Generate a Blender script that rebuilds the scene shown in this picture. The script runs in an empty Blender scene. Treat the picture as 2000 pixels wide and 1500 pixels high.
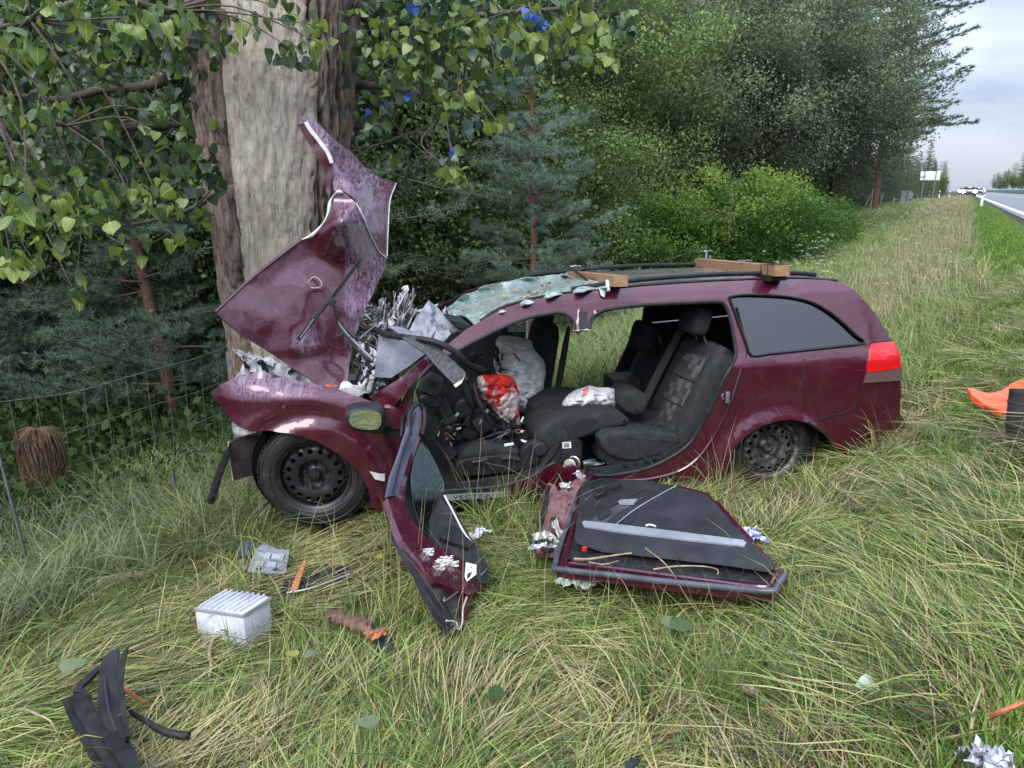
import bpy, bmesh, math, random
import numpy as np
from mathutils import Vector as V, Matrix, noise
from mathutils.geometry import delaunay_2d_cdt
random.seed(7); RNG = np.random.default_rng(7)
S = bpy.context.scene
COL = S.collection
# ---------------------------------------------------------------- camera, sky, sun, exposure
CAMZ = 1.9
PITCH = math.atan(378/1500)
cam = bpy.data.objects.new('camera', bpy.data.cameras.new('camera')); COL.objects.link(cam)
cam.location = (0, 0, CAMZ); cam.rotation_euler = (math.pi/2-PITCH, 0, 0)
cam.data.sensor_width = 36; cam.data.lens = 27; cam.data.clip_start = 0.05; cam.data.clip_end = 6000
S.camera = cam
W = bpy.data.worlds.new('World'); S.world = W; W.use_nodes = True
nt = W.node_tree; nt.nodes.clear()
def wn(t, **k):
    n = nt.nodes.new(t)
    for a, b in k.items(): setattr(n, a, b)
    return n
SUN_EL, SUN_AZ = math.radians(44), math.radians(205)
sky = wn('ShaderNodeTexSky', sky_type='NISHITA', sun_disc=False, sun_elevation=SUN_EL, sun_rotation=SUN_AZ)
b1 = wn('ShaderNodeBackground'); b1.inputs[1].default_value = 0.10
tc = wn('ShaderNodeTexCoord'); mp = wn('ShaderNodeMapping'); mp.inputs['Scale'].default_value = (1.3, 1.3, 4.6)
nz = wn('ShaderNodeTexNoise'); nz.inputs['Scale'].default_value = 2.6; nz.inputs['Detail'].default_value = 7; nz.inputs['Roughness'].default_value = 0.52
rp = wn('ShaderNodeValToRGB')
rp.color_ramp.elements[0].position = 0.38; rp.color_ramp.elements[0].color = (0.22, 0.26, 0.37, 1)
rp.color_ramp.elements[1].position = 0.62; rp.color_ramp.elements[1].color = (0.46, 0.50, 0.62, 1)
# an overcast sky brightens towards the zenith
sep = wn('ShaderNodeSeparateXYZ'); mr = wn('ShaderNodeMapRange')
mr.inputs['From Min'].default_value = 0.0; mr.inputs['From Max'].default_value = 1.0
mr.inputs['To Min'].default_value = 0.64; mr.inputs['To Max'].default_value = 3.5
b2 = wn('ShaderNodeBackground'); mx = wn('ShaderNodeMixShader'); mx.inputs[0].default_value = 0.85
out = wn('ShaderNodeOutputWorld')
L = nt.links.new
L(sky.outputs[0], b1.inputs[0]); L(tc.outputs['Generated'], mp.inputs[0]); L(mp.outputs[0], nz.inputs['Vector'])
L(nz.outputs[0], rp.inputs[0]); L(rp.outputs[0], b2.inputs[0]); L(tc.outputs['Generated'], sep.inputs[0])
L(sep.outputs['Z'], mr.inputs[0]); L(mr.outputs[0], b2.inputs[1])
L(b1.outputs[0], mx.inputs[1]); L(b2.outputs[0], mx.inputs[2]); L(mx.outputs[0], out.inputs[0])
sd = bpy.data.lights.new('sun', 'SUN'); sd.energy = 2.0; sd.angle = math.radians(40); sd.color = (1, 0.97, 0.92)
sun = bpy.data.objects.new('sun', sd); COL.objects.link(sun)
# sun behind and to the right of the camera
sdir = V((math.sin(SUN_AZ)*math.cos(SUN_EL), math.cos(SUN_AZ)*math.cos(SUN_EL), math.sin(SUN_EL)))
sun.rotation_euler = sdir.to_track_quat('Z', 'Y').to_euler()
S.view_settings.view_transform = 'Standard'; S.view_settings.look = 'None'
S.view_settings.exposure = 0.95; S.view_settings.gamma = 1; S.view_settings.use_curve_mapping = False
S.render.engine = 'CYCLES'
S.cycles.max_bounces = 8; S.cycles.transparent_max_bounces = 8; S.cycles.diffuse_bounces = 3; S.cycles.glossy_bounces = 3
S.cycles.transmission_bounces = 6; S.cycles.use_denoising = True; S.cycles.caustics_reflective = False; S.cycles.caustics_refractive = False
# ---------------------------------------------------------------- calibration: where things stand
cp, sp = math.cos(PITCH), math.sin(PITCH)
EYE = V((0, 0, CAMZ))
def ray(px, py):
    u, v = (px-1000)/1500, (750-py)/1500
    return V((u, cp+v*sp, v*cp-sp))
def P(px, py, D): return EYE + ray(px, py)*D
CO = V((-1.13, 4.07, 0)); CA = math.atan2(.5, 2.79)
CE = V((math.cos(CA), math.sin(CA), 0)); CN = V((math.sin(CA), -math.cos(CA), 0))
ROLL = 0.045
def C(s, t, z): return CO + CE*s - CN*(t-0.03) + V((0, 0, z-ROLL*t))
def wS(s, z):
    r = 0.03
    if z > 0.93: r -= (z-0.93)*0.42
    if z > 0.80: r -= 0.03*min(1, (z-0.80)/0.13)**2
    if z > 1.24: r -= 1.6*(z-1.24)**2
    if z < 0.3: r -= (0.3-z)*0.1
    if s > 3.3: r -= 0.35*(s-3.3)**2
    return r
def side_raw(px, py):
    d = ray(px, py); w = 0.03
    for _ in range(14):
        k = (CO+CN*w-EYE).dot(CN)/d.dot(CN); Q = EYE+d*k
        s = (Q-CO).dot(CE); w = wS(s, Q.z)
    return Q, s, Q.z
def side(px, py, off=0.0):
    Q, s, z = side_raw(px, py)
    r2 = math.hypot(s-2.82, z-0.165); r1 = math.hypot(s-0.0, z-0.25)
    b = 0
    for r in (r1, r2):
        if 0.2 < r < 0.60: b = max(b, 0.036*(1 if r < .395 else math.exp(-((r-0.395)/0.028)**2)))
    b += 0.012*math.exp(-((z-0.80-0.03*s)/0.02)**2)*(1 if s > 2.3 or s < 0.4 else 0)
    return Q + CN*(b+off)
def atT(px, py, t):
    d = ray(px, py); q = CO - CN*(t-0.03); k = (q-EYE).dot(CN)/d.dot(CN)
    return EYE+d*k
# terrain: distance d left of the road's edge line, l along the road
RDX, RDY = 0.495, 0.869
PD = [-5000, -0.3, 0.25, 0.8, 1.7, 2.6, 3.4, 4.6, 5.2, 6.6, 8.5, 14, 40, 5000]
PZ = [1.1, 1.1, 1.09, 0.97, 0.44, 0.08, 0.0, -0.03, -0.17, -0.72, -0.95, -0.8, -0.3, 0.6]
ROADZ = 1.1
def sm(a, b, x):
    t = np.clip((x-a)/(b-a), 0, 1); return t*t*(3-2*t)
def dist_road(x, y): return (2-x+0.57*y)*0.869
def GZ(x, y):
    x = np.asarray(x, float); y = np.asarray(y, float)
    d = dist_road(x, y)
    z = np.interp(d, PD, PZ)
    h = 1-0.62*sm(9, 48, y)
    z = ROADZ-(ROADZ-z)*h
    n = 0.035*np.sin(1.7*x+0.6*y+1)*np.sin(1.3*y-0.5*x)+0.018*np.sin(5.1*x+1.3)*np.sin(4.3*y+0.4*x)
    return z+n*sm(0.2, 0.9, d)
def gz(x, y): return float(GZ(x, y))
GH = .05
def G(px, py, h=0.0):
    d = ray(px, py); k = 4.0; h0 = h; h = h+(GH if h > .055 else 0)
    z = 0
    for _ in range(60):
        k2 = (z+h-CAMZ)/d.z if d.z < -0.01 else 60
        k = 0.5*k+0.5*k2 if _ else k2
        Q = EYE+d*k; z = gz(Q.x, Q.y)
    return V((Q.x, Q.y, z+h))
def depth(Q): return (Q-EYE).dot(V((0, cp, -sp)))
# ---------------------------------------------------------------- object helpers
ORG = {}
def props(o, label=None, cat=None, group=None, kind=None):
    for k, v in (('label', label), ('category', cat), ('group', group), ('kind', kind)):
        if v: o[k] = v
    return o
def thing(name, loc, label, cat, group=None):
    o = bpy.data.objects.new(name, None); COL.objects.link(o); o.location = loc
    o.empty_display_size = 0.1
    ORG[o.name] = V(loc); return props(o, label, cat, group)
def np_mesh(name, vs, fs, mats, smooth=True, tint=None, tname='tint'):
    """vs (N,3), fs (M,k) arrays"""
    vs = np.asarray(vs, np.float32); fs = np.asarray(fs, np.int32)
    me = bpy.data.meshes.new(name); M, k = fs.shape
    me.vertices.add(len(vs)); me.vertices.foreach_set('co', vs.ravel())
    me.loops.add(M*k); me.loops.foreach_set('vertex_index', fs.ravel())
    me.polygons.add(M); me.polygons.foreach_set('loop_start', np.arange(0, M*k, k, dtype=np.int32))
    me.polygons.foreach_set('loop_total', np.full(M, k, np.int32))
    if smooth: me.polygons.foreach_set('use_smooth', np.ones(M, bool))
    for m in mats: me.materials.append(m)
    if tint is not None:
        a = me.attributes.new(tname, 'FLOAT', 'FACE'); a.data.foreach_set('value', np.asarray(tint, np.float32))
    me.update(calc_edges=True); return me
def add(name, verts, faces, mat, parent=None, ang=35, fmat=None, at=None):
    """verts in world space; origin at the parent's thing or at `at`"""
    org = V((0, 0, 0))
    if parent is not None: org = ORG[parent.name]
    elif at is not None: org = V(at)
    me = bpy.data.meshes.new(name)
    me.from_pydata([tuple(V(v)-org) for v in verts], [], [tuple(f) for f in faces])
    for m in (mat if isinstance(mat, (list, tuple)) else [mat]): me.materials.append(m)
    if fmat is not None: me.polygons.foreach_set('material_index', fmat)
    if ang:
        me.polygons.foreach_set('use_smooth', [True]*len(me.polygons))
        me.set_sharp_from_angle(angle=math.radians(ang))
    me.update()
    o = bpy.data.objects.new(name, me); COL.objects.link(o)
    if parent is not None: o.parent = parent
    else: o.location = org
    ORG[o.name] = org
    return o
def link_mesh(name, me, parent=None, loc=(0, 0, 0), rot=(0, 0, 0), sc=(1, 1, 1)):
    o = bpy.data.objects.new(name, me); COL.objects.link(o)
    o.parent = parent; o.location = loc; o.rotation_euler = rot; o.scale = sc
    ORG[o.name] = V(loc) if parent is None else ORG.get(parent.name, V((0, 0, 0)))+V(loc)
    return o
def inside(x, y, poly):
    c = False; j = len(poly)-1
    for i in range(len(poly)):
        xi, yi = poly[i]; xj, yj = poly[j]
        if (yi > y) != (yj > y) and x < (xj-xi)*(y-yi)/(yj-yi)+xi: c = not c
        j = i
    return c
def chaikin(p, n=1):
    for _ in range(n):
        q = []
        for i in range(len(p)):
            a, b = p[i], p[(i+1) % len(p)]
            q += [(a[0]*.75+b[0]*.25, a[1]*.75+b[1]*.25), (a[0]*.25+b[0]*.75, a[1]*.25+b[1]*.75)]
        p = q
    return p
def resamp(p, step):
    q = []
    for i in range(len(p)):
        a, b = p[i], p[(i+1) % len(p)]; L = math.hypot(b[0]-a[0], b[1]-a[1]); n = max(1, int(L/step))
        q += [(a[0]+(b[0]-a[0])*k/n, a[1]+(b[1]-a[1])*k/n) for k in range(n)]
    return q
def tri2d(outline, holes=(), step=16, smooth=0, hsmooth=0, hstep=None):
    out_ = resamp(chaikin(outline, smooth), step)
    hs = [resamp(chaikin(h, hsmooth), hstep or step) for h in holes]
    pts = list(out_); edges = [(i, (i+1) % len(out_)) for i in range(len(out_))]
    for h in hs:
        b = len(pts); pts += h; edges += [(b+i, b+(i+1) % len(h)) for i in range(len(h))]
    bnd = np.array(pts)
    x0, y0 = bnd.min(0); x1, y1 = bnd.max(0); r = random.Random(3)
    y = y0+step*.5; row = 0
    while y < y1:
        x = x0+step*(.5 if row % 2 else 0)
        while x < x1:
            X, Y = x+r.uniform(-.1, .1)*step, y+r.uniform(-.1, .1)*step
            if inside(X, Y, out_) and not any(inside(X, Y, h) for h in hs):
                if np.min(np.hypot(bnd[:, 0]-X, bnd[:, 1]-Y)) > step*.55: pts.append((X, Y))
            x += step
        y += step*.87; row += 1
    vv, _, ff, *_r = delaunay_2d_cdt([V(p) for p in pts], edges, [], 0, 1e-4)
    F = []
    for f in ff:
        cx = sum(vv[i].x for i in f)/3; cy = sum(vv[i].y for i in f)/3
        if inside(cx, cy, out_) and not any(inside(cx, cy, h) for h in hs): F.append(list(f))
    return [(v.x, v.y) for v in vv], F
def solidify(vs, fs, th):
    """closed shell: front as given, back th behind along the vertex normals"""
    vs = [V(v) for v in vs]; N = [V((0, 0, 0)) for _ in vs]
    for f in fs:
        n = (vs[f[1]]-vs[f[0]]).cross(vs[f[2]]-vs[f[0]])
        for i in f: N[i] += n
    k = len(vs)
    back = [v-(n.normalized() if n.length > 1e-12 else V((0, 0, 0)))*th for v, n in zip(vs, N)]
    F = [list(f) for f in fs]; E = {}
    for f in fs:
        for i in range(len(f)): E[(f[i], f[(i+1) % len(f)])] = 1
    nf = len(F)
    F += [[i+k for i in reversed(f)] for f in fs]; nb = len(F)
    for (a, b) in E:
        if (b, a) not in E: F.append([b, a, a+k, b+k])
    return vs+back, F, [0]*nf+[1]*(nb-nf)+[0]*(len(F)-nb)
def panel(name, outline, fn, mat, parent=None, holes=(), th=0.01, step=16, smooth=0, hsmooth=0, back=None, dn=0, dscale=8, ang=35, at=None, hstep=None, scf=None):
    """sheet metal / plastic skin: an outline laid on the surface fn, with real thickness"""
    p2, F = tri2d(outline, holes, step, smooth, hsmooth, hstep)
    vs = [fn(x, y) for x, y in p2]
    n = V((0, 0, 0)); c = V((0, 0, 0))
    for f in F: n += (vs[f[1]]-vs[f[0]]).cross(vs[f[2]]-vs[f[0]])
    for v in vs: c += v
    c /= len(vs)
    if n.dot(EYE-c) < 0: F = [list(reversed(f)) for f in F]
    if dn:
        nn = n.normalized()
        vs = [v+nn*dn*noise.fractal(v*dscale, 1.0, 2.0, 3) for v in vs]
    vs, F, fm = solidify(vs, F, th)
    o = add(name, vs, F, mat, parent, ang, at=at) if back is None else add(name, vs, F, [mat, back], parent, ang, fm, at=at)
    if scf:
        a = o.data.attributes.new('scuff', 'FLOAT', 'POINT'); a.data.foreach_set('value', [scf(x, y) for x, y in p2]*2)
    return o
def slab(name, outline, t0, t1, mat, parent=None, bev=0.02, smooth=1, at=None, step=None):
    """body with the given side profile, standing across the car from t0 to t1, edges rounded"""
    o2 = chaikin(outline, smooth)
    a = [atT(x, y, t0) for x, y in o2]; sh = -CN*(t1-t0)+V((0, 0, -ROLL*(t1-t0)))
    bm = bmesh.new()
    va = [bm.verts.new(p) for p in a]; vb = [bm.verts.new(p+sh) for p in a]
    bm.faces.new(va); bm.faces.new(list(reversed(vb)))
    n = len(va)
    for i in range(n): bm.faces.new([va[(i+1) % n], va[i], vb[i], vb[(i+1) % n]])
    bmesh.ops.recalc_face_normals(bm, faces=bm.faces[:])
    if bev: bmesh.ops.bevel(bm, geom=[e for e in bm.edges if len(e.link_faces) == 2 and e.calc_face_angle(0) > 0.9], offset=bev, segments=3, affect='EDGES', profile=0.6)
    vs = [v.co.copy() for v in bm.verts]; bm.verts.index_update(); fs = [[v.index for v in f.verts] for f in bm.faces]; bm.free()
    return add(name, vs, fs, mat, parent, 40, at=at)
def sbox(center, half, ax, ex=4.0, seg=20):
    """rounded block (superellipsoid) -> verts, faces; ax = three unit axes"""
    vs, fs = [], []
    def f(c, e): return math.copysign(abs(c)**(2/e), c)
    for i in range(seg+1):
        ph = -math.pi/2+math.pi*i/seg
        for j in range(seg*2):
            th = math.pi*j/seg
            x, y, z = f(math.cos(ph), ex)*f(math.cos(th), ex), f(math.cos(ph), ex)*f(math.sin(th), ex), f(math.sin(ph), ex)
            vs.append(V(center)+ax[0]*x*half[0]+ax[1]*y*half[1]+ax[2]*z*half[2])
    m = seg*2
    for i in range(seg):
        for j in range(m): fs.append([i*m+j, i*m+(j+1) % m, (i+1)*m+(j+1) % m, (i+1)*m+j])
    return vs, fs
def caxes(tilt=0, yaw=0):
    """car axes (s, t, z) turned by tilt about t"""
    s, t, z = CE.copy(), -CN, V((0, 0, 1))
    R = Matrix.Rotation(tilt, 3, t) @ Matrix.Rotation(yaw, 3, z)
    return [R@s, R@t, R@z]
def box_vf(center, half, ax, bev=0.004):
    bm = bmesh.new(); bmesh.ops.create_cube(bm, size=2)
    for v in bm.verts: v.co = V(center)+ax[0]*v.co.x*half[0]+ax[1]*v.co.y*half[1]+ax[2]*v.co.z*half[2]
    if ax[0].cross(ax[1]).dot(ax[2]) < 0: bmesh.ops.reverse_faces(bm, faces=bm.faces[:])
    if bev: bmesh.ops.bevel(bm, geom=bm.edges[:], offset=bev, segments=2, affect='EDGES', profile=0.6)
    bm.verts.index_update()
    r = [v.co.copy() for v in bm.verts], [[v.index for v in f.verts] for f in bm.faces]; bm.free(); return r
def box(name, center, half, ax, mat, parent=None, bev=0.004, at=None):
    v, f = box_vf(center, half, ax, bev); return add(name, v, f, mat, parent, 40, at=at)
def spline(pts, n=6):
    pts = [V(p) for p in pts]
    if len(pts) < 3: return [pts[0].lerp(pts[-1], i/n) for i in range(n+1)]
    q = [pts[0]*2-pts[1]]+pts+[pts[-1]*2-pts[-2]]; r = []
    for i in range(1, len(q)-2):
        a, b, c, d = q[i-1:i+3]
        for k in range(n):
            t = k/n
            r.append(0.5*((2*b)+(c-a)*t+(2*a-5*b+4*c-d)*t*t+(3*b-a-3*c+d)*t**3))
    r.append(pts[-1]); return r
def tube_vf(pts, rad, seg=8, flat=1.0, n=6, cap=True):
    p = spline(pts, n) if n else [V(q) for q in pts]; vs, fs = [], []; m = len(p)
    up = V((0.13, 0.21, 0.97))
    for i, c in enumerate(p):
        t = (p[min(i+1, m-1)]-p[max(i-1, 0)])
        if t.length < 1e-9: t = V((0, 0, 1))
        t.normalize(); x = up.cross(t)
        if x.length < 1e-3: x = V((1, 0, 0)).cross(t)
        x.normalize(); y = t.cross(x)
        r = rad(i/(m-1)) if callable(rad) else rad
        for k in range(seg):
            a = 2*math.pi*k/seg; vs.append(c+x*math.cos(a)*r+y*math.sin(a)*r*flat)
    for i in range(m-1):
        for k in range(seg): fs.append([i*seg+k, i*seg+(k+1) % seg, (i+1)*seg+(k+1) % seg, (i+1)*seg+k])
    if cap: fs += [list(range(seg))[::-1], [(m-1)*seg+k for k in range(seg)]]
    return vs, fs
def tube(name, pts, rad, mat, parent=None, seg=8, flat=1.0, n=6, at=None):
    v, f = tube_vf(pts, rad, seg, flat, n); return add(name, v, f, mat, parent, 50, at=at)
def merge(parts):
    vs, fs = [], []
    for v, f in parts:
        b = len(vs); vs += list(v); fs += [[i+b for i in g] for g in f]
    return vs, fs
def lathe_vf(prof, c, ax, seg=48):
    """prof: (radius, offset along ax[2])"""
    vs, fs = [], []
    for r, h in prof:
        for k in range(seg):
            a = 2*math.pi*k/seg; vs.append(V(c)+ax[0]*math.cos(a)*r+ax[1]*math.sin(a)*r+ax[2]*h)
    for i in range(len(prof)-1):
        for k in range(seg): fs.append([i*seg+k, i*seg+(k+1) % seg, (i+1)*seg+(k+1) % seg, (i+1)*seg+k])
    return vs, fs
def crumple(name, c, size, ax, mat, parent=None, amp=0.3, seed=0, n=9, th=0.004, at=None, sc=None):
    """torn bent plate"""
    r = random.Random(seed); vs, fs = [], []; off = V((seed*3.1, seed*1.7, seed*0.9))
    f0 = sc or 2.2
    for i in range(n+1):
        for j in range(n+1):
            u, v = i/n*2-1, j/n*2-1
            h = noise.fractal(V((u, v, 0))*f0*.5+off, 1, 2, 3)*amp; e = 1+0.25*noise.noise(V((u*2, v*2, 5))+off)
            fold = abs(((u*1.3+v*.6+seed) % 1)-.5)*amp*1.2
            vs.append(V(c)+ax[0]*u*size[0]*e+ax[1]*v*size[1]*e+ax[2]*(h+fold)*max(size))
    for i in range(n):
        for j in range(n):
            a = i*(n+1)+j; q = [a, a+n+1, a+n+2, a+1]
            if (i in (0, n-1) or j in (0, n-1)) and r.random() < .25: continue
            fs += [[q[0], q[1], q[2]], [q[0], q[2], q[3]]]
    vs, fs, _ = solidify(vs, fs, th)
    return (vs, fs) if name is None else add(name, vs, fs, mat, parent, 20, at=at)
# ---------------------------------------------------------------- materials
def M(name, base=(.5, .5, .5), rough=.6, metal=0, coat=0, coatr=.08, spec=.5, **kw):
    m = bpy.data.materials.new(name); m.use_nodes = True
    b = m.node_tree.nodes['Principled BSDF']
    b.inputs['Base Color'].default_value = (*base, 1); b.inputs['Roughness'].default_value = rough
    b.inputs['Metallic'].default_value = metal; b.inputs['Coat Weight'].default_value = coat
    b.inputs['Coat Roughness'].default_value = coatr; b.inputs['Specular IOR Level'].default_value = spec
    return m
class N:
    """tiny node-graph helper"""
    def __init__(s, m): s.t = m.node_tree; s.b = s.t.nodes.get('Principled BSDF'); s.co = None
    def n(s, typ, ins=None, **k):
        x = s.t.nodes.new(typ)
        for a, b in k.items(): setattr(x, a, b)
        for a, b in (ins or {}).items():
            if isinstance(b, bpy.types.NodeSocket): s.t.links.new(b, x.inputs[a])
            else: x.inputs[a].default_value = b
        return x
    def coord(s, scale=(1, 1, 1), kind='Object'):
        c = s.n('ShaderNodeTexCoord'); return s.n('ShaderNodeMapping', {'Vector': c.outputs[kind], 'Scale': scale}).outputs[0]
    def noise(s, scale, detail=4, rough=.55, sc=(1, 1, 1), vec=None, dist=0):
        return s.n('ShaderNodeTexNoise', {'Vector': vec or s.coord(sc), 'Scale': scale, 'Detail': detail, 'Roughness': rough, 'Distortion': dist}).outputs[0]
    def ramp(s, f, stops, interp='LINEAR'):
        r = s.n('ShaderNodeValToRGB', {'Fac': f}); cr = r.color_ramp; cr.interpolation = interp
        while len(cr.elements) < len(stops): cr.elements.new(0.5)
        for e, (p, c) in zip(cr.elements, stops):
            e.position = p; e.color = (*c, 1) if len(c) == 3 else c
        return r.outputs[0]
    def mix(s, f, a, b, mode='MIX'):
        x = s.n('ShaderNodeMix', data_type='RGBA', blend_type=mode)
        for i, v in ((0, f), (6, a), (7, b)):
            if isinstance(v, bpy.types.NodeSocket): s.t.links.new(v, x.inputs[i])
            else: x.inputs[i].default_value = v if i == 0 else (*v, 1) if len(v) == 3 else v
        return x.outputs[2]
    def math(s, op, a, b=0.5):
        x = s.n('ShaderNodeMath', operation=op)
        for i, v in enumerate((a, b)):
            if isinstance(v, bpy.types.NodeSocket): s.t.links.new(v, x.inputs[i])
            else: x.inputs[i].default_value = v
        return x.outputs[0]
    def attr(s, name, out='Fac'): return s.n('ShaderNodeAttribute', attribute_name=name).outputs[out]
    def rand(s): return s.n('ShaderNodeObjectInfo').outputs['Random']
    def set(s, k, v): s.t.links.new(v, s.b.inputs[k])
    def bump(s, h, st=.3, d=.01, coat=False):
        x = s.n('ShaderNodeBump', {'Height': h, 'Strength': st, 'Distance': d}).outputs[0]
        s.set('Normal', x)
        if coat: s.set('Coat Normal', x)
def k3(v): return (v, v, v)
def car_paint(name, scuff=0.0, dirt=.13):
    m = M(name, (.10, .008, .022), .30, .3, 1, .02); g = N(m)
    fine = g.noise(900, 2); base = g.mix(fine, (.050, .002, .012), (.092, .005, .025))
    d1 = g.ramp(g.noise(7, 6, .65), [(.45, k3(0)), (.75, k3(1))])
    streak = g.ramp(g.noise(1.0, 5, .7, (38, 38, 3.2)), [(.52, k3(0)), (.72, k3(1))])
    dd = g.math('MULTIPLY', g.math('ADD', g.math('MULTIPLY', d1, .5), g.math('MULTIPLY', streak, .5)), dirt)
    col = g.mix(dd, base, (.19, .13, .16)); rr = g.math('ADD', g.math('MULTIPLY', dd, .45), .33)
    spl = g.n('ShaderNodeTexVoronoi', {'Vector': g.coord(), 'Scale': 55.0, 'Randomness': 1.0})
    spm = g.math('MULTIPLY', g.ramp(spl.outputs['Distance'], [(.12, k3(1)), (.2, k3(0))]), g.ramp(g.noise(3.0, 3), [(.5, k3(0)), (.62, k3(1))]))
    col = g.mix(g.math('MULTIPLY', spm, .5), col, (.03, .02, .02))
    mt = .55
    if scuff:
        s1 = g.noise(1.0, 8, .72, (60, 9, 14), dist=1.2); s2 = g.noise(2.6, 5, .6, dist=.6)
        s3 = g.noise(1.0, 6, .7, (16, 90, 70), dist=.8); at_ = g.attr('scuff')
        s12 = g.math('MAXIMUM', g.ramp(s1, [(.44, k3(0)), (.60, k3(1))]), g.ramp(s3, [(.54, k3(0)), (.62, k3(1))]))
        sm_ = g.math('MULTIPLY', s12, g.ramp(g.math('ADD', g.math('MULTIPLY', s2, .6), g.math('MULTIPLY', at_, .6)), [(.50, k3(0)), (.74, k3(1))]))
        sm_ = g.math('MULTIPLY', sm_, scuff)
        col = g.mix(sm_, col, (.31, .24, .34)); rr = g.math('ADD', rr, g.math('MULTIPLY', sm_, .3))
        g.set('Coat Weight', g.math('SUBTRACT', 1.0, g.math('MULTIPLY', sm_, .8)))
    g.set('Base Color', col); g.set('Roughness', rr); g.b.inputs['Coat IOR'].default_value = 1.6
    drops = g.n('ShaderNodeTexVoronoi', {'Vector': g.coord(), 'Scale': 130.0}, feature='F1')
    dr = g.ramp(drops.outputs['Distance'], [(.12, k3(1)), (.34, k3(0))])
    dr = g.math('MULTIPLY', dr, g.ramp(g.noise(14, 3), [(.46, k3(0)), (.56, k3(1))]))
    h = g.math('ADD', g.math('MULTIPLY', dr, .6), g.math('MULTIPLY', g.noise(3, 1), .2))
    x = g.n('ShaderNodeBump', {'Height': h, 'Strength': .16, 'Distance': .006}).outputs[0]; g.set('Coat Normal', x)
    return m
PAINT = car_paint('burgundy_paint'); PAINT_SC = car_paint('scuffed_burgundy_paint', .8, .2); PAINT_IN = car_paint('door_frame_paint', 0, .08)
def noisy(name, a, b, scale=20, rough=.6, metal=0, bump=.2, bs=None, sc=(1, 1, 1), lo=.35, hi=.65, coat=0, detail=5, dist=.004):
    m = M(name, a, rough, metal, coat); g = N(m)
    f = g.ramp(g.noise(scale, detail, .6, sc), [(lo, k3(0)), (hi, k3(1))]); g.set('Base Color', g.mix(f, a, b))
    if bump: g.bump(g.noise(bs or scale*3, 4, .6, sc), bump, dist)
    return m
PLASTIC = noisy('black_plastic', (.009, .0095, .011), (.026, .027, .031), 9, .48, bump=.25, bs=300, dist=.001)
PLASTIC_G = noisy('grey_black_plastic', (.017, .018, .022), (.030, .032, .038), 6, .5, bump=.3, bs=500, dist=.001)
RUBBER = noisy('black_rubber', (.009, .009, .010), (.024, .024, .024), 14, .55, bump=.2, bs=120)
DARK = M('dark_void', (.008, .008, .009), .9)
CARPET = noisy('car_carpet', (.012, .012, .014), (.03, .028, .028), 40, .95, bump=.6, bs=400)
SEAT = noisy('seat_cloth', (.020, .021, .025), (.034, .035, .041), 16, .9, bump=.5, bs=700, dist=.001)
SILVER = noisy('silver_plastic', (.60, .64, .70), (.46, .50, .56), 8, .32, .6, bump=.05)
STEEL = noisy('galvanised_steel', (.38, .41, .44), (.24, .26, .29), 14, .45, .8, bump=.15)
def dusty():
    m = M('dusty_aluminium', (.5, .5, .52), .55, .25); g = N(m)
    v = g.n('ShaderNodeTexVoronoi', {'Vector': g.coord(), 'Scale': 30.0}); sp_ = g.ramp(v.outputs['Distance'], [(.12, k3(1)), (.24, k3(0))])
    spn = g.math('MULTIPLY', sp_, g.ramp(g.noise(9, 3), [(.42, k3(0)), (.58, k3(1))]))
    c = g.mix(g.noise(10, 6), (.12, .13, .16), (.33, .34, .40)); g.set('Base Color', g.mix(g.math('MULTIPLY', spn, .85), c, (.06, .06, .07)))
    g.bump(g.noise(60, 5), .25, .004); return m
ALU = dusty()
ASH = noisy('ash_white_debris', (.62, .63, .66), (.16, .16, .18), 16, .7, .2, bump=.5, lo=.42, hi=.7)
TYRE = noisy('tyre_rubber', (.018, .018, .019), (.08, .07, .06), 11, .45, bump=.3, bs=90, lo=.5, hi=.8)
RIM = noisy('black_steel_rim', (.020, .021, .024), (.085, .08, .075), 13, .38, .3, bump=.1, lo=.5, hi=.85)
RIM_MUD = noisy('muddy_steel_rim', (.035, .035, .038), (.24, .23, .225), 22, .45, .5, bump=.4, lo=.4, hi=.7)
def glass(name, tint=(.6, .66, .66), rough=.03, base=(.02, .025, .028), fk=1.6):
    m = M(name, base, rough); g = N(m); b = g.b
    tr = g.n('ShaderNodeBsdfTransparent', {'Color': (*tint, 1)}); fr = g.n('ShaderNodeFresnel', {'IOR': 1.5})
    f = g.math('ADD', g.math('MULTIPLY', fr.outputs[0], fk), .03)
    gl0 = g.n('ShaderNodeBsdfGlossy', {'Color': (1, 1, 1, 1), 'Roughness': rough})
    st_ = g.noise(1.0, 5, .7, (60, 60, 5)); bp_ = g.n('ShaderNodeBump', {'Height': st_, 'Strength': .35, 'Distance': .004}); g.t.links.new(bp_.outputs[0], gl0.inputs['Normal']); g.t.links.new(bp_.outputs[0], fr.inputs['Normal'])
    mx = g.n('ShaderNodeMixShader'); o = g.t.nodes['Material Output']
    g.t.links.new(f, mx.inputs[0]); g.t.links.new(tr.outputs[0], mx.inputs[1]); g.t.links.new(gl0.outputs[0], mx.inputs[2]); g.t.links.new(mx.outputs[0], o.inputs[0])
    return m
GLASS_T = glass('tinted_glass', (.018, .02, .024), .03, fk=2.2); GLASS = glass('side_glass', (.38, .50, .46), fk=.8)
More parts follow.
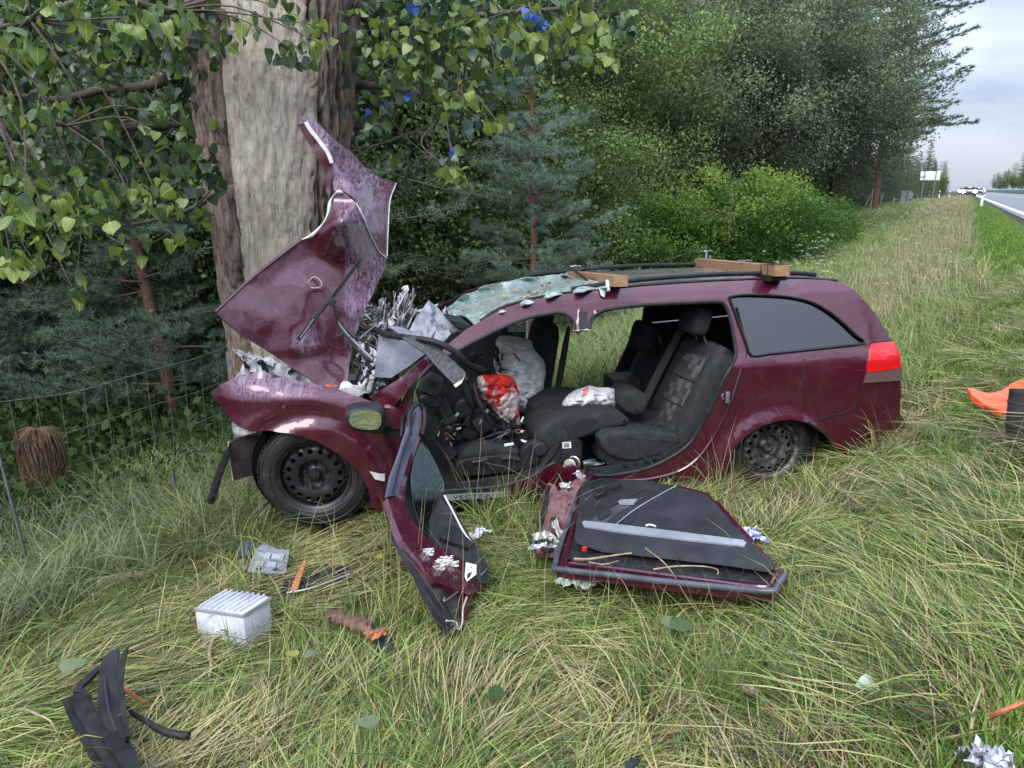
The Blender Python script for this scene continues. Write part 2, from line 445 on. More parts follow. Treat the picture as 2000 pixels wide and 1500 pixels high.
def shattered():
    m = M('shattered_windscreen_glass', (.30, .46, .44), .22, 0, .5); g = N(m)
    v = g.n('ShaderNodeTexVoronoi', {'Vector': g.coord(), 'Scale': 85.0}, feature='DISTANCE_TO_EDGE').outputs['Distance']
    v2 = g.n('ShaderNodeTexVoronoi', {'Vector': g.coord(), 'Scale': 85.0}).outputs['Color']
    e = g.ramp(v, [(.0, k3(1)), (.10, k3(0))])
    patch = g.ramp(g.noise(3.2, 5, .6), [(.38, k3(0)), (.62, k3(1))])
    c = g.mix(patch, (.20, .40, .37), (.46, .51, .50)); c = g.mix(g.math('MULTIPLY', e, .9), c, (.72, .80, .78)); c = g.mix(g.ramp(g.noise(24, 5, .7), [(.45, k3(0)), (.6, k3(.7))]), c, (.14, .17, .17))
    c = g.mix(.3, c, v2, 'SOFT_LIGHT')
    dirt = g.ramp(g.noise(11, 6, .7), [(.60, k3(0)), (.68, k3(1))]); c = g.mix(dirt, c, (.16, .12, .06))
    g.set('Base Color', c); g.bump(g.mix(.5, v, g.noise(30, 4)), .8, .01); return m
SHATTER = shattered()
def wood(name, a, b, sc=(3, 40, 40), rough=.7):
    m = M(name, a, rough); g = N(m); f = g.noise(1.0, 6, .65, sc, dist=.8); g.set('Base Color', g.ramp(f, [(.3, a), (.62, b), (.75, a)])); g.bump(f, .3, .003); return m
TIMBER = wood('weathered_pine_timber', (.19, .10, .045), (.36, .22, .12), (14, 60, 60)); SPLINTER = noisy('orange_wood_splinter', (.45, .17, .07), (.25, .08, .03), 30, .8, bump=.5)
BARKCHIP = noisy('bark_chip', (.20, .11, .07), (.07, .04, .03), 26, .9, bump=1.0, bs=60, dist=.01)
PALEWOOD = noisy('pale_bark_inside', (.42, .33, .24), (.22, .13, .08), 18, .85, bump=.5)
def cloth(name, a, b, lo, hi, scale, seed=0):
    m = M(name, a, .85); g = N(m); f = g.ramp(g.noise(scale, 5, .6, dist=.6), [(lo, k3(0)), (hi, k3(1))])
    g.set('Base Color', g.mix(f, a, b)); g.bump(g.noise(16, 5, .65, dist=2.2), 1.0, .03)
    b_ = g.b; b_.inputs['Subsurface Weight'].default_value = 0; return m
AIRBAG = cloth('white_airbag_cloth', (.88, .88, .89), (.66, .67, .70), .45, .7, 9)
AIRBAG_RED = cloth('red_smeared_cloth', (.82, .72, .71), (.74, .03, .02), .40, .50, 6.5)
BAG = cloth('white_plastic_bag', (.80, .82, .86), (.62, .64, .69), .4, .7, 7); BAG.node_tree.nodes['Principled BSDF'].inputs['Roughness'].default_value = .35
REDPRINT = noisy('red_bag_print', (.62, .05, .08), (.7, .35, .38), 40, .5, bump=0)
REDLENS = M('red_tail_lamp', (.62, .01, .015), .12, 0, 1, .03); CLEARLENS = M('smoked_lamp_lens', (.13, .075, .08), .12, 0, 1, .03)
MIRROR = M('mirror_glass', (.8, .82, .8), .03, 1.0)
WHITE = noisy('white_plastic', (.72, .72, .70), (.5, .5, .48), 25, .5); LABELW = M('white_label', (.75, .76, .74), .5); INK = M('dark_ink', (.03, .03, .035), .5)
ORANGE = noisy('orange_pvc_sheet', (.85, .13, .025), (.72, .08, .02), 9, .38, bump=.3, bs=14, dist=.01)
def checks():
    m = M('checked_seat_cloth', (.05, .05, .055), .92); g = N(m); uv = g.n('ShaderNodeTexCoord').outputs['UV']
    sc = g.n('ShaderNodeVectorMath', {0: uv, 1: (9, 13, 1)}, operation='MULTIPLY').outputs[0]; fl = g.n('ShaderNodeVectorMath', {0: sc}, operation='FLOOR').outputs[0]
    w = g.n('ShaderNodeTexWhiteNoise', {'Vector': fl}).outputs['Value']
    g.set('Base Color', g.ramp(w, [(0, (.028, .029, .034)), (.45, (.045, .046, .052)), (.72, (.085, .085, .095))], 'CONSTANT')); g.bump(g.noise(600, 2), .4, .001); return m
CHECK = checks()
for m_ in (PLASTIC, PLASTIC_G, RUBBER, SEAT): m_.node_tree.nodes['Principled BSDF'].inputs['Specular IOR Level'].default_value = .28
BOXM = noisy('whitish_cast_metal', (.62, .64, .68), (.40, .42, .46), 13, .5, .1, bump=.4, bs=50, lo=.4, hi=.75)
# ================================================================ SETTING
SOIL = M('soil', (.06, .045, .03), .95); g = N(SOIL)
g.set('Base Color', g.mix(g.ramp(g.noise(2.2, 6, .6), [(.38, k3(0)), (.6, k3(1))]), (.022, .018, .012), (.045, .045, .020))); g.bump(g.noise(30, 5), 1.0, .03)
def dl(d, l): return 2+l*RDX-d*RDY, l*RDY+d*RDX
da = np.concatenate([-np.geomspace(900, 12, 14), np.linspace(-10, -.6, 6), np.linspace(-.3, 10, 130), np.geomspace(10.3, 900, 26)])
la = np.concatenate([-np.geomspace(60, 5.2, 8), np.linspace(-5, 14, 200), np.geomspace(14.3, 1600, 60)])
DD, LL = np.meshgrid(da, la, indexing='ij'); XX, YY = dl(DD, LL); ZZ = GZ(XX, YY)
ZZ = np.where(DD < 0.1, ROADZ-0.03, ZZ)
ZZ = ZZ + np.where(DD < -11, 1.0*np.clip((-11-DD)/12, 0, 1), 0)
nd, nl = DD.shape; idx = np.arange(nd*nl).reshape(nd, nl)
q = np.stack([idx[:-1, :-1], idx[:-1, 1:], idx[1:, 1:], idx[1:, :-1]], -1).reshape(-1, 4)
props(link_mesh('ground', np_mesh('ground', np.stack([XX, YY, ZZ], -1).reshape(-1, 3), q, [SOIL])), kind='structure')
def road_strip(name, d0, d1, z, mat, l0=-40, l1=1500, th=.02):
    ls = np.concatenate([np.linspace(l0, 80, 40), np.geomspace(84, l1, 20)]); v = []
    for l in ls:
        for d in (d0, d1):
            x, y = dl(d, l); v.append((x, y, z))
    f = [[2*i, 2*i+1, 2*i+3, 2*i+2][::-1] for i in range(len(ls)-1)]
    return props(add(name, v, f, mat, None, 0), kind='structure')
ASPH = M('wet_asphalt', (.05, .05, .055), .3); g = N(ASPH)
g.set('Base Color', g.mix(g.noise(.6, 5), (.045, .046, .052), (.075, .076, .085))); g.set('Roughness', g.ramp(g.noise(1.2, 4), [(.3, k3(.16)), (.7, k3(.42))])); g.bump(g.noise(220, 2), .15, .002)
PAINTW = noisy('road_marking_paint', (.72, .72, .72), (.5, .5, .5), 3, .5, bump=0)
road_strip('road', .12, -9.2, ROADZ, ASPH); road_strip('edge_line', -.12, -.34, ROADZ+.004, PAINTW); road_strip('centre_line', -4.4, -4.56, ROADZ+.004, PAINTW); road_strip('far_edge_line', -8.6, -8.8, ROADZ+.004, PAINTW)
# ---------------------------------------------------------------- grass
def grass_mat(name, stops, spec=.35, var=.25, trans=.25, rgh=.42):
    m = M(name, (.1, .15, .03), rgh, spec=spec); g = N(m)
    t = g.math('ADD', g.attr('tint'), g.math('MULTIPLY', g.math('SUBTRACT', g.rand(), .5), var))
    c = g.ramp(t, stops); g.set('Base Color', c)
    o = g.t.nodes['Material Output']; tl = g.n('ShaderNodeBsdfTranslucent', {'Color': c}); x = g.n('ShaderNodeMixShader', {0: trans, 1: g.b.outputs[0], 2: tl.outputs[0]}); g.t.links.new(x.outputs[0], o.inputs[0]); return m
GR_MAT = grass_mat('matted_grass_blades', [(0, (.035, .022, .012)), (.2, (.11, .072, .04)), (.34, (.50, .40, .23)), (.48, (.44, .42, .16)), (.62, (.22, .31, .06)), (.82, (.08, .15, .03)), (1, (.03, .065, .014))])
GR_DRY = grass_mat('dry_tall_grass', [(0, (.16, .11, .06)), (.35, (.52, .42, .24)), (.65, (.56, .48, .29)), (.85, (.20, .25, .08)), (1, (.10, .17, .05))])
GR_GRN = grass_mat('verge_grass', [(0, (.30, .30, .09)), (.4, (.17, .28, .04)), (1, (.08, .20, .025))])
GR_SLP = grass_mat('slope_grass', [(0, (.36, .32, .16)), (.35, (.24, .33, .09)), (1, (.10, .20, .04))])
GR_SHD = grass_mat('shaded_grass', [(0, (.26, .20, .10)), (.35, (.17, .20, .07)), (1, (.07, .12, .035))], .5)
def clump(n, rad, L, e0, curl, spread, w, tints, seed, segs=4, roll=.5):
    r = np.random.default_rng(seed); a = r.normal(0, spread, n); Lr = r.uniform(*L, n); e = np.radians(r.uniform(*e0, n)); k = np.radians(r.uniform(*curl, n)); ph = r.uniform(0, 2*np.pi, n); rr = rad*np.sqrt(r.uniform(0, 1, n))
    p = np.stack([rr*np.cos(ph), rr*np.sin(ph), np.zeros(n)-.01], -1); wd = r.uniform(*w, n); bend = r.normal(0, .35, n)
    side_ = np.stack([-np.sin(a), np.cos(a), np.zeros(n)], -1); tw = r.normal(0, roll, n); rows = []
    for s in range(segs+1):
        f = s/segs; wf = wd*(1-.25*f if s < segs else .04)*(.7 if s == 0 else 1)
        up = np.stack([np.zeros(n), np.zeros(n), np.ones(n)], -1); sd = side_*np.cos(tw)[:, None]+up*np.sin(tw)[:, None]
        rows += [p-sd*wf[:, None]*.5, p+sd*wf[:, None]*.5]
        aa = a+bend*f; el = e-k*f; st = (Lr/segs)[:, None]; p = p+st*np.stack([np.cos(aa)*np.cos(el), np.sin(aa)*np.cos(el), np.sin(el)], -1); p[:, 2] = np.maximum(p[:, 2], r.uniform(.0, .02, n))
    vs = np.stack(rows, 1).reshape(-1, 3); m = 2*(segs+1); b = (np.arange(n)*m)[:, None]
    f = np.concatenate([np.stack([b[:, 0]+2*s, b[:, 0]+2*s+1, b[:, 0]+2*s+3, b[:, 0]+2*s+2], -1) for s in range(segs)])
    t = np.clip(r.choice(tints, n)+r.normal(0, .07, n), 0, 1); return vs, f, np.tile(t, segs)
def lib(name, specs, mat):
    c = bpy.data.collections.new(name)
    for i, sp_ in enumerate(specs):
        vs, f, t = sp_ if isinstance(sp_, tuple) else clump(**sp_)
        o = bpy.data.objects.new('%s_%02d' % (name, i), np_mesh(name, vs, f, [mat], tint=t)); c.objects.link(o)
    return c
def scatter(name, coll, pts, yaw, scl, idx, pitch=None, label=None):
    pts = np.asarray(pts, np.float32); n = len(pts); me = bpy.data.meshes.new(name); me.vertices.add(n); me.vertices.foreach_set('co', pts.ravel())
    rot = np.zeros((n, 3), np.float32); rot[:, 2] = yaw
    if pitch is not None: rot[:, 1] = pitch
    a = me.attributes.new('rot', 'FLOAT_VECTOR', 'POINT'); a.data.foreach_set('vector', rot.ravel())
    a = me.attributes.new('scl', 'FLOAT', 'POINT'); a.data.foreach_set('value', np.asarray(scl, np.float32))
    a = me.attributes.new('idx', 'INT', 'POINT'); a.data.foreach_set('value', np.asarray(idx, np.int32))
    o = bpy.data.objects.new(name, me); COL.objects.link(o)
    t = bpy.data.node_groups.new(name, 'GeometryNodeTree'); t.interface.new_socket('Geometry', in_out='INPUT', socket_type='NodeSocketGeometry'); t.interface.new_socket('Geometry', in_out='OUTPUT', socket_type='NodeSocketGeometry')
    gi, go = t.nodes.new('NodeGroupInput'), t.nodes.new('NodeGroupOutput'); ip = t.nodes.new('GeometryNodeInstanceOnPoints'); ci = t.nodes.new('GeometryNodeCollectionInfo')
    ci.inputs['Collection'].default_value = coll; ci.inputs['Separate Children'].default_value = True; ci.inputs['Reset Children'].default_value = True
    def na(nm, ty):
        x = t.nodes.new('GeometryNodeInputNamedAttribute'); x.data_type = ty; x.inputs['Name'].default_value = nm; return x.outputs['Attribute']
    K = t.links.new; K(gi.outputs[0], ip.inputs['Points']); K(ci.outputs[0], ip.inputs['Instance']); ip.inputs['Pick Instance'].default_value = True
    K(na('idx', 'INT'), ip.inputs['Instance Index']); K(na('rot', 'FLOAT_VECTOR'), ip.inputs['Rotation']); K(na('scl', 'FLOAT'), ip.inputs['Scale']); K(ip.outputs[0], go.inputs[0])
    md = o.modifiers.new('scatter', 'NODES'); md.node_group = t
    return props(o, label=label, kind='stuff')
def wedge(n, y0, y1, xm=.78, pw=1.0, seed=0):
    """ground points in the view, y0..y1 metres ahead"""
    r = np.random.default_rng(seed); y = (r.uniform(y0**pw, y1**pw, n))**(1/pw); x = r.uniform(-1, 1, n)*(xm*y+.3); return x, y
CARPOLY = [tuple(C(s, t, 0).xy) for s, t in ((.38, -.02), (2.45, -.02), (2.5, .12), (3.3, .12), (3.45, .25), (3.5, 1.6), (.2, 1.6))]
WHEELS = [C(0, .1, 0), C(2.81, .12, 0)]
EXCL = [CARPOLY]; ROUND = [(*C(-.05, -.14, 0).xy, .24), (*C(.18, -.12, 0).xy, .2), (*C(2.72, -.16, 0).xy, .26), (*C(2.97, -.16, 0).xy, .24), (*C(2.58, -.12, 0).xy, .2), (*C(2.70, -.42, 0).xy, .2), (*C(2.9, -.42, 0).xy, .2)]     # round clearings (x, y, r)
def clear_mask(x, y):
    m = np.ones(len(x), bool)
    for poly in EXCL:
        P_ = np.array(poly); px_, py_ = P_[:, 0], P_[:, 1]; c = np.zeros(len(x), bool); j = len(P_)-1
        for i in range(len(P_)):
            cond = ((py_[i] > y) != (py_[j] > y)) & (x < (px_[j]-px_[i])*(y-py_[i])/(py_[j]-py_[i]+1e-12)+px_[i]); c ^= cond; j = i
        m &= ~c
    for (a, b, r) in ROUND: m &= (x-a)**2+(y-b)**2 > r*r
    return m
def nz2(x, y, s, seed=0):
    return np.array([noise.noise(V((a*s+seed, b*s-seed, seed*.37))) for a, b in zip(x, y)])
def build_grass():
    G1 = [.9, .78, .7, .62, .54, .46, .38, .95]; ST = [.36, .33, .3, .38, .4, .12, .6, .8]; BR = [.2, .08, .15, .35, .9]
    mat_specs = []
    for i in range(12):
        tn = [G1, G1, ST, G1, BR, ST][i % 6]
        mat_specs.append(dict(n=46, rad=.12, L=(.12, .46), e0=(2, 26), curl=(10, 60), spread=.36, w=(.0016, .0050), tints=tn, seed=100+i))
    CM = lib('matted_tuft', mat_specs, GR_MAT)
    x, y = wedge(34000, 1.55, 9.5, pw=1.35, seed=1); d = dist_road(x, y)
    k = (d > .9) & (d < 5.6) & clear_mask(x, y); x, y, d = x[k], y[k], d[k]; n = len(x)
    z = GZ(x, y)+nz2(x, y, 2.8, 5)*.05+.025
    flow = .12+nz2(x, y, .8, 3)*2.3+nz2(x, y, 2.6, 9)*1.3; left = sm(.4, -1.6, x); flow = flow*(1-.3*left)+left*(.75)
    r = np.random.default_rng(3); yaw = flow+r.normal(0, .28, n); yaw += np.where(r.random(n) < .12, r.uniform(-2.5, 2.5, n), 0)
    straw = nz2(x, y, 1.1, 21)+.5*nz2(x, y, 3.5, 2)+.28*left*0+.25*(y > 4.8)*(x > 1.5)
    pick = np.where(straw > .22, r.choice([2, 5, 8, 11, 4], n), np.where(straw > -.02, r.integers(0, 12, n), r.choice([0, 1, 3, 6, 7, 9], n)))
    near_f = (np.hypot(x+1.2, y-3.75) < .75); pick = np.where(near_f & (r.random(n) < .75), r.choice([4, 10, 2, 8], n), pick)
    scatter('matted_grass', CM, np.stack([x, y, z], -1), yaw, r.uniform(.75, 1.25, n), pick)
    # upright fresh tufts
    ups = [dict(n=22, rad=.05, L=(.2, .5), e0=(55, 88), curl=(30, 110), spread=.9, w=(.003, .006), tints=[.8, .7, .62, .9], seed=300+i) for i in range(5)]
    ups += [dict(n=7, rad=.08, L=(.35, .75), e0=(50, 85), curl=(10, 60), spread=1.5, w=(.0015, .0026), tints=[.36, .4, .3, .25], seed=320+i) for i in range(4)]
    CU = lib('upright_tuft', ups, GR_MAT); cx = []
    for (px, py, nn, sp_) in [(890, 1190, 40, .22), (1000, 1060, 32, .22), (1020, 1000, 24, .16), (600, 1450, 16, .3), (1250, 1420, 16, .4), (1740, 720, 30, .35), (1480, 1400, 10, .15), (1850, 1330, 12, .3), (1820, 700, 40, .6), (700, 1100, 18, .3), (1390, 985, 14, .16), (1440, 960, 16, .12)]:
        c = G(px, py)
        for _ in range(nn): cx.append((c.x+random.gauss(0, sp_), c.y+random.gauss(0, sp_)))
    xu, yu = wedge(420, 1.7, 9, pw=1.4, seed=11); cx = np.array(cx+list(zip(xu, yu))); k = clear_mask(cx[:, 0], cx[:, 1]) & (dist_road(cx[:, 0], cx[:, 1]) > .5); cx = cx[k]; n = len(cx)
    scatter('upright_grass', CU, np.stack([cx[:, 0], cx[:, 1], GZ(cx[:, 0], cx[:, 1])], -1), r.uniform(0, 6.28, n), r.uniform(.6, 1.0, n), r.integers(0, 9, n))
    # tall grass on the shaded slope towards the fence
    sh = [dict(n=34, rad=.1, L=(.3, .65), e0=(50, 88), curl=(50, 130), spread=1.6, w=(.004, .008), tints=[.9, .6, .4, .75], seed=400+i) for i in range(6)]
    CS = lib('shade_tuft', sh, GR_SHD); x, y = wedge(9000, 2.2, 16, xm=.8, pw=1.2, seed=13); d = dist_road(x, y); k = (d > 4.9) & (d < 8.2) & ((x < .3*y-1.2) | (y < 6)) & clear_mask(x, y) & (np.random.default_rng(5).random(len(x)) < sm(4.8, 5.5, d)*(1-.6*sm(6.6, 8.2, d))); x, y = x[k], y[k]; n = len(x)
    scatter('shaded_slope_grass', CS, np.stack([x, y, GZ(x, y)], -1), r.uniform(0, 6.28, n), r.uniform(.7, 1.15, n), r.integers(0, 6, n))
    # far zones
    gr = [dict(n=60, rad=.16, L=(.05, .14), e0=(45, 90), curl=(20, 90), spread=2, w=(.004, .008), tints=[.5, .7, .9, .35], seed=500+i, segs=3) for i in range(5)]
    CG = lib('verge_tuft', gr, GR_GRN); x, y = wedge(25000, .8, 60, xm=.95, pw=1.05, seed=17); d = dist_road(x, y); k = (d > .62) & (d < 1.9) & (np.random.default_rng(6).random(len(x)) < 1-sm(1.35, 1.9, d)); x, y = x[k], y[k]; n = len(x)
    scatter('verge_grass', CG, np.stack([x, y, GZ(x, y)], -1), r.uniform(0, 6.28, n), r.uniform(.7, 1.1, n)*(1+y/70), r.integers(0, 5, n))
    xb, yb = dl(r.uniform(.55, 1.6, 5000), r.uniform(-3, 42, 5000)); 
    scatter('verge_edge_grass', CG, np.stack([xb, yb, GZ(xb, yb)], -1), r.uniform(0, 6.28, 5000), r.uniform(.6, 1.0, 5000)*(1+np.maximum(yb, 0)/70), r.integers(0, 5, 5000))
    dr = [dict(n=46, rad=.16, L=(.3, .62), e0=(60, 90), curl=(15, 80), spread=2, w=(.0035, .007), tints=[.25, .45, .6, .9, .95, .1], seed=600+i, segs=3) for i in range(5)]
    CD = lib('dry_tuft', dr, GR_DRY); dn, ln = r.uniform(1.3, 4.0, 9000), 4+66*r.random(9000)**1.4; x, y = dl(dn, ln)
    pr = sm(1.2, 2.1, dn)*(1-sm(2.2, 3.9, dn))*sm(7, 13, y)*.5; k = (r.random(len(x)) < pr) & clear_mask(x, y); x, y = x[k], y[k]; n = len(x)
    scatter('dry_grass_strip', CD, np.stack([x, y, GZ(x, y)], -1), r.uniform(0, 6.28, n), r.uniform(.6, 1.0, n)*(1+y/90), r.integers(0, 5, n))
    sl = [dict(n=44, rad=.16, L=(.2, .45), e0=(40, 88), curl=(30, 110), spread=1.2, w=(.0035, .0075), tints=[.2, .45, .7, .9, .1], seed=700+i, segs=3) for i in range(6)]
    CL = lib('slope_tuft', sl, GR_SLP); dn, ln = r.uniform(1.4, 8.5, 21000), 3+70*r.random(21000)**1.5; x, y = dl(dn, ln)
    pr = np.where(y < 9.5, sm(5.0, 7.5, y)*sm(1.3, 2, dn), .35+.65*sm(1.8, 3.4, dn))*(1-.3*sm(7, 8.5, dn)); k = (r.random(len(x)) < pr) & clear_mask(x, y); x, y = x[k], y[k]; n = len(x)
    scatter('slope_grass', CL, np.stack([x, y, GZ(x, y)], -1), r.uniform(0, 6.28, n), r.uniform(.7, 1.2, n)*(1+y/70), r.integers(0, 6, n))
    # grass seen through the car: the slope beyond it, up to the fence
    x, y = wedge(7000, 4.9, 14, xm=.5, pw=1.0, seed=23); d = dist_road(x, y); k = (d > 3.6) & (d < 9.5) & clear_mask(x, y) & (x > -1); x, y = x[k], y[k]; n = len(x)
    scatter('grass_beyond_car', CL, np.stack([x, y, GZ(x, y)], -1), r.uniform(0, 6.28, n), r.uniform(1.1, 1.9, n), r.integers(0, 6, n))
# ================================================================ CAR
car = thing('crashed_car', CO, 'wrecked burgundy estate car wrapped round the tree with its doors cut open', 'car')
BP = lambda x, y: side(x, y)
body_out = [(838, 712), (880, 668), (912, 642), (935, 630), (975, 605), (1020, 590), (1080, 578), (1140, 569), (1200, 565), (1260, 559), (1330, 554), (1400, 550), (1480, 547), (1560, 545), (1615, 547), (1645, 552), (1665, 564), (1690, 589), (1712, 616), (1730, 645), (1741, 668), (1752, 700), (1758, 730), (1760, 770), (1757, 808), (1767, 822), (1769, 834), (1764, 842), (1735, 855), (1700, 871), (1655, 893), (1641, 897), (1631, 872), (1610, 842), (1575, 822), (1540, 816), (1512, 819), (1480, 830), (1458, 843), (1432, 868), (1417, 900), (1412, 942), (1350, 942), (1180, 944), (1130, 950), (1050, 966), (950, 974), (850, 982), (775, 990), (764, 920), (768, 850), (778, 800), (800, 752)]
hole_door = [(886, 688), (852, 706), (830, 722), (812, 745), (803, 775), (800, 850), (808, 930), (830, 958), (866, 961), (957, 955), (1010, 944), (1045, 930), (1066, 915), (1085, 905), (1105, 914), (1120, 908), (1134, 916), (1146, 924), (1165, 931), (1200, 930), (1255, 920), (1307, 899), (1350, 867), (1374, 830), (1395, 788), (1418, 740), (1434, 710), (1440, 690), (1437, 665), (1430, 625), (1423, 602), (1414, 590), (1395, 588), (1330, 590), (1260, 594), (1205, 600), (1172, 607), (1156, 618), (1151, 634), (1149, 645), (1124, 647), (1122, 632), (1116, 619), (1104, 611), (1084, 610), (1030, 620), (960, 648)]
hole_win = [(1424, 580), (1445, 576), (1480, 576), (1525, 578), (1560, 583), (1590, 592), (1622, 611), (1650, 634), (1672, 655), (1688, 670), (1640, 676), (1560, 685), (1500, 691), (1468, 695), (1458, 672), (1443, 632)]
body = panel('body_side', body_out, BP, PAINT, car, holes=[hole_door, hole_win], th=.025, step=14, back=PLASTIC, ang=40, hstep=8)
# far side: the same shell mirrored across the car's centre line (rolled with it)
HALF = 1.78
def mirror_t(Q, roof=0):
    q = V(Q)-CO; s = q.dot(CE); t = -q.dot(CN)+0.03; z = q.z+ROLL*t; return C(s, HALF-t, z)
p2, F = tri2d(body_out, [hole_door, hole_win], 26, 0, 0, 14)
vs = [mirror_t(side(x, y)) for x, y in p2]
vs, F, fm = solidify(vs, F, .025); add('far_body_side', vs, F, [PAINT, PLASTIC], car, 40, fm)
# rubber seals round the openings
def seal(name, pts, off, rad, mat, parent=car, closed=False, n=3, flat=1.0):
    q = [side(x, y, off) for x, y in (pts+[pts[0]] if closed else pts)]; return tube(name, q, rad, mat, parent, 6, flat, n)
dA = [(1122, 645), (1121, 632), (1114, 620), (1102, 613), (1083, 612), (1030, 622), (960, 650), (886, 690), (852, 708), (831, 724), (813, 747), (804, 777), (801, 850), (809, 929), (831, 957), (866, 959), (957, 953), (1010, 942), (1045, 928), (1066, 913)]
seal('door_seal', dA, -.004, .011, RUBBER); seal('door_seal', [(1066, 913), (1084, 904)], -.004, .011, RUBBER)
dB = [(1151, 645), (1153, 632), (1158, 620), (1174, 609), (1206, 602), (1260, 596), (1330, 592), (1394, 590), (1412, 592), (1421, 604), (1428, 626), (1435, 666), (1438, 690), (1432, 709), (1416, 739), (1393, 787), (1372, 829), (1348, 866), (1305, 897), (1254, 918), (1200, 928), (1165, 929), (1148, 923)]
seal('door_seal', dB, -.004, .012, RUBBER)
dC = [(1440, 600), (1452, 650), (1458, 690), (1450, 730), (1432, 780), (1410, 830), (1380, 878), (1345, 912), (1300, 935)]
tube('door_gap_groove', [side(x, y, -.002) for x, y in dC], .006, DARK, car, 6)
tube('sill_crease', [side(x, y, .004) for x, y in [(1446, 720), (1424, 790), (1398, 845), (1365, 892), (1325, 920), (1260, 936), (1180, 938)]], .009, PAINT, car, 6)
# rear side window: dark glass in a black frame
gl = panel('rear_side_window', hole_win, lambda x, y: side(x, y, -.010), GLASS_T, car, th=.004, step=22)
q = [side(x, y, .004) for x, y in hole_win+[hole_win[0]]]; tube('window_frame', q, .014, RUBBER, gl, 6, .6, 2)
p2, F = tri2d(hole_win, (), 30); vs = [mirror_t(side(x, y, -.01)) for x, y in p2]; vs, F, _ = solidify(vs, F, .004); add('rear_side_window', vs, F, GLASS_T, car, 30)
# tail lamp
TL = [(1699, 670), (1742, 665), (1752, 690), (1759, 722), (1761, 742), (1686, 747), (1692, 722)]
TLr = [(1699, 670), (1742, 665), (1752, 690), (1758, 718), (1691, 727)]; TLc = [(1691, 728), (1758, 719), (1761, 742), (1686, 747)]
tl = panel('tail_lamp', TLr, lambda x, y: side(x, y, .016), REDLENS, car, th=.04, step=14, smooth=0); panel('lower_lens', TLc, lambda x, y: side(x, y, .015), CLEARLENS, tl, th=.04, step=14)
tube('lamp_gap', [side(x, y, .002) for x, y in TL+[TL[0]]], .004, DARK, tl, 5, 1, 1)
tube('bumper_gap', [side(x, y, .003) for x, y in [(1686, 748), (1672, 790), (1650, 806), (1622, 812), (1600, 818), (1570, 822)]], .004, DARK, car, 5, 1, 4)
tube('bumper_gap', [side(x, y, .003) for x, y in [(1686, 748), (1720, 744), (1760, 740)]], .0035, DARK, car, 5, 1, 3)
tube('filler_gap', [side(x, y, .002) for x, y in [(1570, 700), (1572, 745), (1574, 800)]], .002, DARK, car, 5, 1, 3)
# roof, tailgate
roofp = [(1190, 566), (1260, 559), (1330, 554), (1400, 550), (1480, 547), (1560, 545), (1615, 547), (1645, 552)]
def q_of(Q): q = V(Q)-CO; return q.dot(CE), -q.dot(CN)+.03, q.z+ROLL*(-q.dot(CN)+.03)
def loft(name, px, mat, inset=0.0, bulge=0.0, crown=.03, rows=14, parent=car, lift=0., back=None, wav=0):
    vs, fs = [], []; A = [q_of(side(x, y)) for x, y in px]
    for (s, t, z) in A:
        for j in range(rows+1):
            f = j/rows; tt = t+inset+(HALF-2*(t+inset))*f; h = 1-(2*f-1)**2; w_ = wav*noise.noise(V((s*3, tt*3, 0))) if wav else 0
            vs.append(C(s+bulge*h**.7, tt, z+crown*h**.6+lift+w_))
    m = rows+1
    for i in range(len(A)-1):
        for j in range(rows): fs.append([i*m+j, i*m+j+1, (i+1)*m+j+1, (i+1)*m+j])
    fs = [f[::-1] for f in fs]; n = (vs[fs[0][1]]-vs[fs[0][0]]).cross(vs[fs[0][2]]-vs[fs[0][0]])
    if n.z < -abs(n.dot(CE)) * .5 or (abs(n.z) < abs(n.dot(CE)) and n.dot(CE) < 0): fs = [f[::-1] for f in fs]
    vs, fs, fm = solidify(vs, fs, .012); return add(name, vs, fs, [mat, back or PLASTIC_G], parent, 45, fm)
ROOFM = noisy('dusty_wet_roof_paint', (.16, .14, .17), (.34, .32, .36), 13, .22, .1, bump=.15, coat=1)
loft('roof', roofp, ROOFM, .07, 0, .025, lift=.004, wav=.02)
for sgn in (0, 1):
    A = [q_of(side(x, y)) for x, y in [(1120, 573), (1190, 564), (1260, 557), (1330, 552), (1400, 548), (1480, 545), (1560, 543), (1600, 544)]]
    pts = [C(s, (t+.045) if not sgn else HALF-t-.045, z+.022+.012*math.sin(math.pi*i/7)) for i, (s, t, z) in enumerate(A)]
    tube('roof_rail', pts, .013, RUBBER, car, 8, 1.1, 4)
    if not sgn:
        pts = [C(s, t+.03, z+.004) for (s, t, z) in [q_of(side(x, y)) for x, y in [(940, 629), (975, 606), (1020, 591), (1080, 578), (1190, 565), (1260, 559), (1330, 554), (1400, 550), (1480, 547), (1560, 545), (1640, 550)]]]; tube('roof_gutter', pts, .014, RUBBER, car, 6, .7, 4)
loft('tailgate', [(1645, 552), (1665, 564), (1690, 589)], PAINT, .03, .05, .01); loft('tailgate_window', [(1690, 589), (1712, 616), (1730, 645), (1739, 662)], GLASS_T, .10, .09, .0, back=GLASS_T)
loft('tailgate', [(1741, 664), (1752, 700), (1758, 730), (1760, 770), (1757, 806)], PAINT, .02, .10, .0); loft('rear_bumper', [(1757, 806), (1767, 822), (1769, 834), (1764, 842)], PAINT, .0, .12, .0)
box('number_plate', C(3.72, .89, .62), (.006, .26, .055), caxes(), LABELW, car)
